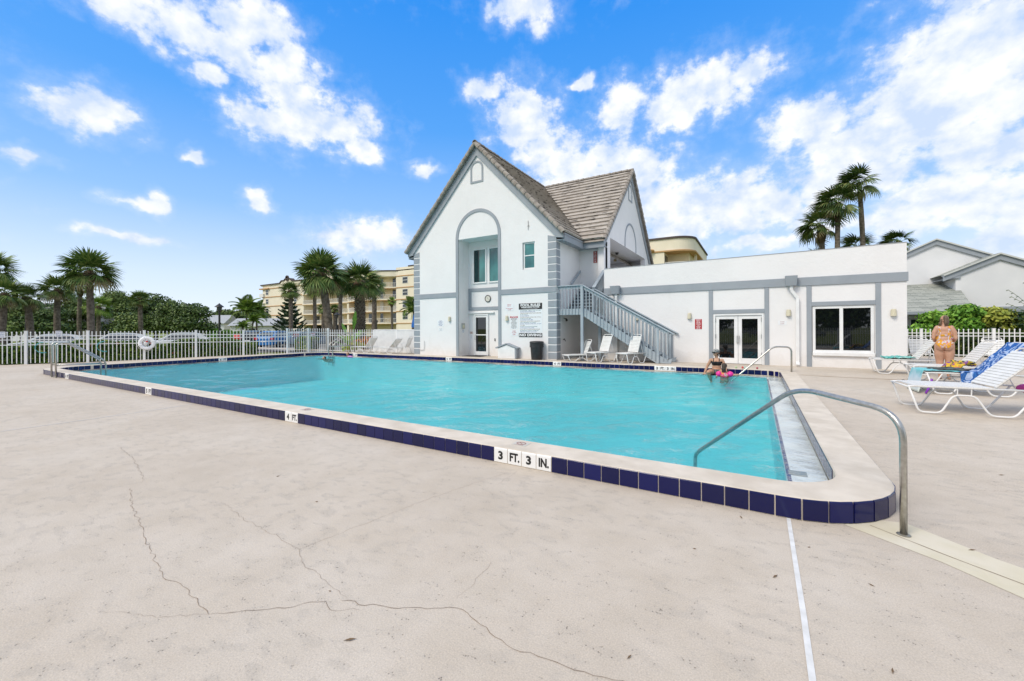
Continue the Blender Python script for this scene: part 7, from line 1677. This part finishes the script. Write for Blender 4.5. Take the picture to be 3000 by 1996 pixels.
bo = B.build('body', SKIN2, SW, .010, 3); eyes(SW, *hd[:4], .108, glasses=material('dark_glasses', (.006, .006, .007), .1))
M_BIK = material('black_swim_cloth', (.010, .010, .011), .7); M_SHO = material('speckled_shorts', rough=.8, build=lambda t, b: (t.links.new(ramp(t, noise(t, coords(t), 45, 2), [(.45, (.02, .02, .022)), (.6, (.20, .20, .20))]), b.inputs['Base Color']), None)[1])
garment(bo, 'bikini_top', M_BIK, lambda p, n_: abs(p.x) < .185 and (.345 < p.z < .475 or (p.z >= .475 and p.z < .61 and .075 < abs(p.x) < .10)), .006, SW)
garment(bo, 'swim_shorts', M_SHO, lambda p, n_: (p.z < .20 and p.y > -.16 and abs(p.x) < .25 and p.z > -.06), .006, SW)
c, f, s_, u_, rot = hd; cp_ = Body(); cp_.e(c+u_*.045-f*.008, (.098, .112, .088), rot); cp_.e(c+f*.135+u_*.035, (.062, .072, .012), rot)
cap = cp_.build('cap', material('camouflage_cap', rough=.85, build=lambda t, b: (t.links.new(ramp(t, noise(t, coords(t), 22, 2, .5, .6), [(.40, (.06, .065, .06)), (.5, (.28, .29, .28)), (.6, (.48, .49, .48))]), b.inputs['Base Color']), None)[1]), SW, .009, 1)
hb = Body(); hb.e(c-f*.05-u_*.03, (.088, .070, .075), rot); hb.limb([c-f*.08-u_*.03, c-f*.10-u_*.10, c-f*.085-u_*.16], [.035, .03, .015], 8); hb.build('hair', material('dark_hair', (.045, .03, .02), .6), SW, .010, 2)
# ---- child in arm bands holding the far grab rail
cx_, cy_ = -.93, 15.55
CH = thing('person', 'small child in pink arm bands and float vest in the water by the grab rail', 'person', (cx_, cy_, 0))
B = Body(); B.e((0, 0, -.02), (.125, .095, .16)); B.e((0, 0, .10), (.115, .085, .09)); B.limb([(0, 0, .16), (0, -.005, .23)], [.045, .042]); 
B.limb([(.10, 0, .11), (.24, -.03, .035), (.36, -.06, .07)], [.042, .034, .026]); B.limb([(-.10, 0, .11), (-.22, -.02, .03), (-.24, -.12, -.04)], [.042, .034, .024]); B.hand((.36, -.06, .07), (.9, -.1, .25), (0, -.4, .9), .115, .6, -1); B.hand((-.24, -.13, -.04), (0, -1, -.2), (0, 0, 1), .115, .3, 1)
for s in (-1, 1): B.limb([(s*.06, 0, -.15), (s*.07, .18, -.22), (s*.06, .40, -.16)], [.065, .048, .034])
hd = head(B, (0, -.01, .335), .088, (.1, 1, .0)); B.build('body', SKIN2, CH, .008, 2); eyes(CH, *hd[:4], .088)
c, f, s_, u_, rot = hd; hb = Body(); hb.e(c-f*.015+u_*.02, (.086, .092, .085), rot); hb.limb([c-f*.07+u_*.02, c-f*.09-u_*.08, c-f*.085-u_*.17], [.055, .055, .02], 10)
for j in range(5): hb.limb([c-f*.07+s_*.02*(j-2), c-f*.095+s_*.022*(j-2)-u_*.1, c-f*.09+s_*.03*(j-2)-u_*(.19+.02*(j % 2))], [.025, .022, .008], 8)
hb.build('hair', material('dark_hair'), CH, .008, 2)
M_PINK = material('hot_pink_vinyl', (.80, .03, .30), .3)
for (p, q) in (((.115, -.005, .105), (.225, -.03, .045)), ((-.115, -.005, .105), (-.215, -.02, .035))):
    p, q = Vector(p), Vector(q); d = (q-p).normalized(); MB().tube([p-d*.02, p, p+d*.03, (p+q)/2, q-d*.02, q+d*.01, q+d*.03], [.045, .075, .092, .096, .092, .072, .045], 14).build('arm_band', M_PINK, CH, world=False, smooth=True)
vb = Body(); vb.e((0, 0, .03), (.155, .125, .125)); vb.build('float_vest', material('float_vest_print', rough=.4, build=lambda t, b: (t.links.new(ramp(t, noise(t, coords(t), 10, 2, .5, .7), [(.38, (.62, .30, .02)), (.46, (.70, .05, .06)), (.54, (.75, .04, .28)), (.62, (.60, .52, .42)), (.68, (.04, .02, .03))]), b.inputs['Base Color']), None)[1]), CH, .012, 2)
# ---- swimmers by the far ladder
K2 = thing('person', 'swimming child with pink float, head above water near the far ladder', 'person', (-20.95, 16.02, 0)); B = Body(); B.e((0, 0, -.12), (.13, .10, .14)); B.limb([(0, 0, -.02), (0, 0, .08)], [.045, .042]); B.limb([(.1, 0, -.06), (.28, -.08, -.02), (.40, -.14, .01)], [.04, .032, .024]); B.limb([(-.1, 0, -.06), (-.25, -.08, -.05)], [.04, .03]); B.hand((.40, -.14, .01), (1, -.3, 0), (0, 0, 1), .12, .3); hd = head(B, (0, -.01, .16), .092, (.35, -.9, 0)); B.build('body', SKIN1, K2, .010, 2); eyes(K2, *hd[:4], .092)
c, f, s_, u_, rot = hd; hb = Body(); hb.e(c-f*.02+u_*.025, (.088, .092, .082), rot); hb.build('hair', material('reddish_hair', (.22, .10, .05), .6), K2, .010, 2)
o = MB().tube([(.18, -.12, .02), (.38, -.16, .035), (.60, -.12, .02)], [.045, .05, .045], 10).build('float', material('lilac_pink_foam', (.72, .30, .60), .6), None, world=False, smooth=True); o.location = (-20.95, 16.02, 0); o.name = 'pool_noodle'; tag(o, 'pink foam pool noodle floating beside the far child', 'pool noodle')
K3 = thing('person', 'dark-haired swimmer low in the water left of the far ladder', 'person', (-20.6, 14.45, 0)); B = Body(); B.e((0, .05, -.10), (.17, .28, .10)); B.limb([(0, -.12, -.04), (0, -.18, .0)], [.05, .05]); B.limb([(-.14, 0, -.08), (-.36, -.10, -.02), (-.48, -.28, -.01)], [.045, .036, .026]); B.limb([(.14, 0, -.08), (.36, -.10, -.03)], [.045, .034]); B.hand((-.48, -.28, -.01), (-.3, -1, 0), (0, 0, 1), .15, .2); hd = head(B, (0, -.22, .03), .10, (.1, -1, -.2)); B.build('body', SKIN1, K3, .012, 2); eyes(K3, *hd[:4], .10)
c, f, s_, u_, rot = hd; hb = Body(); hb.e(c-f*.03+u_*.03, (.095, .095, .085), rot); hb.build('hair', material('dark_hair'), K3, .012, 2)
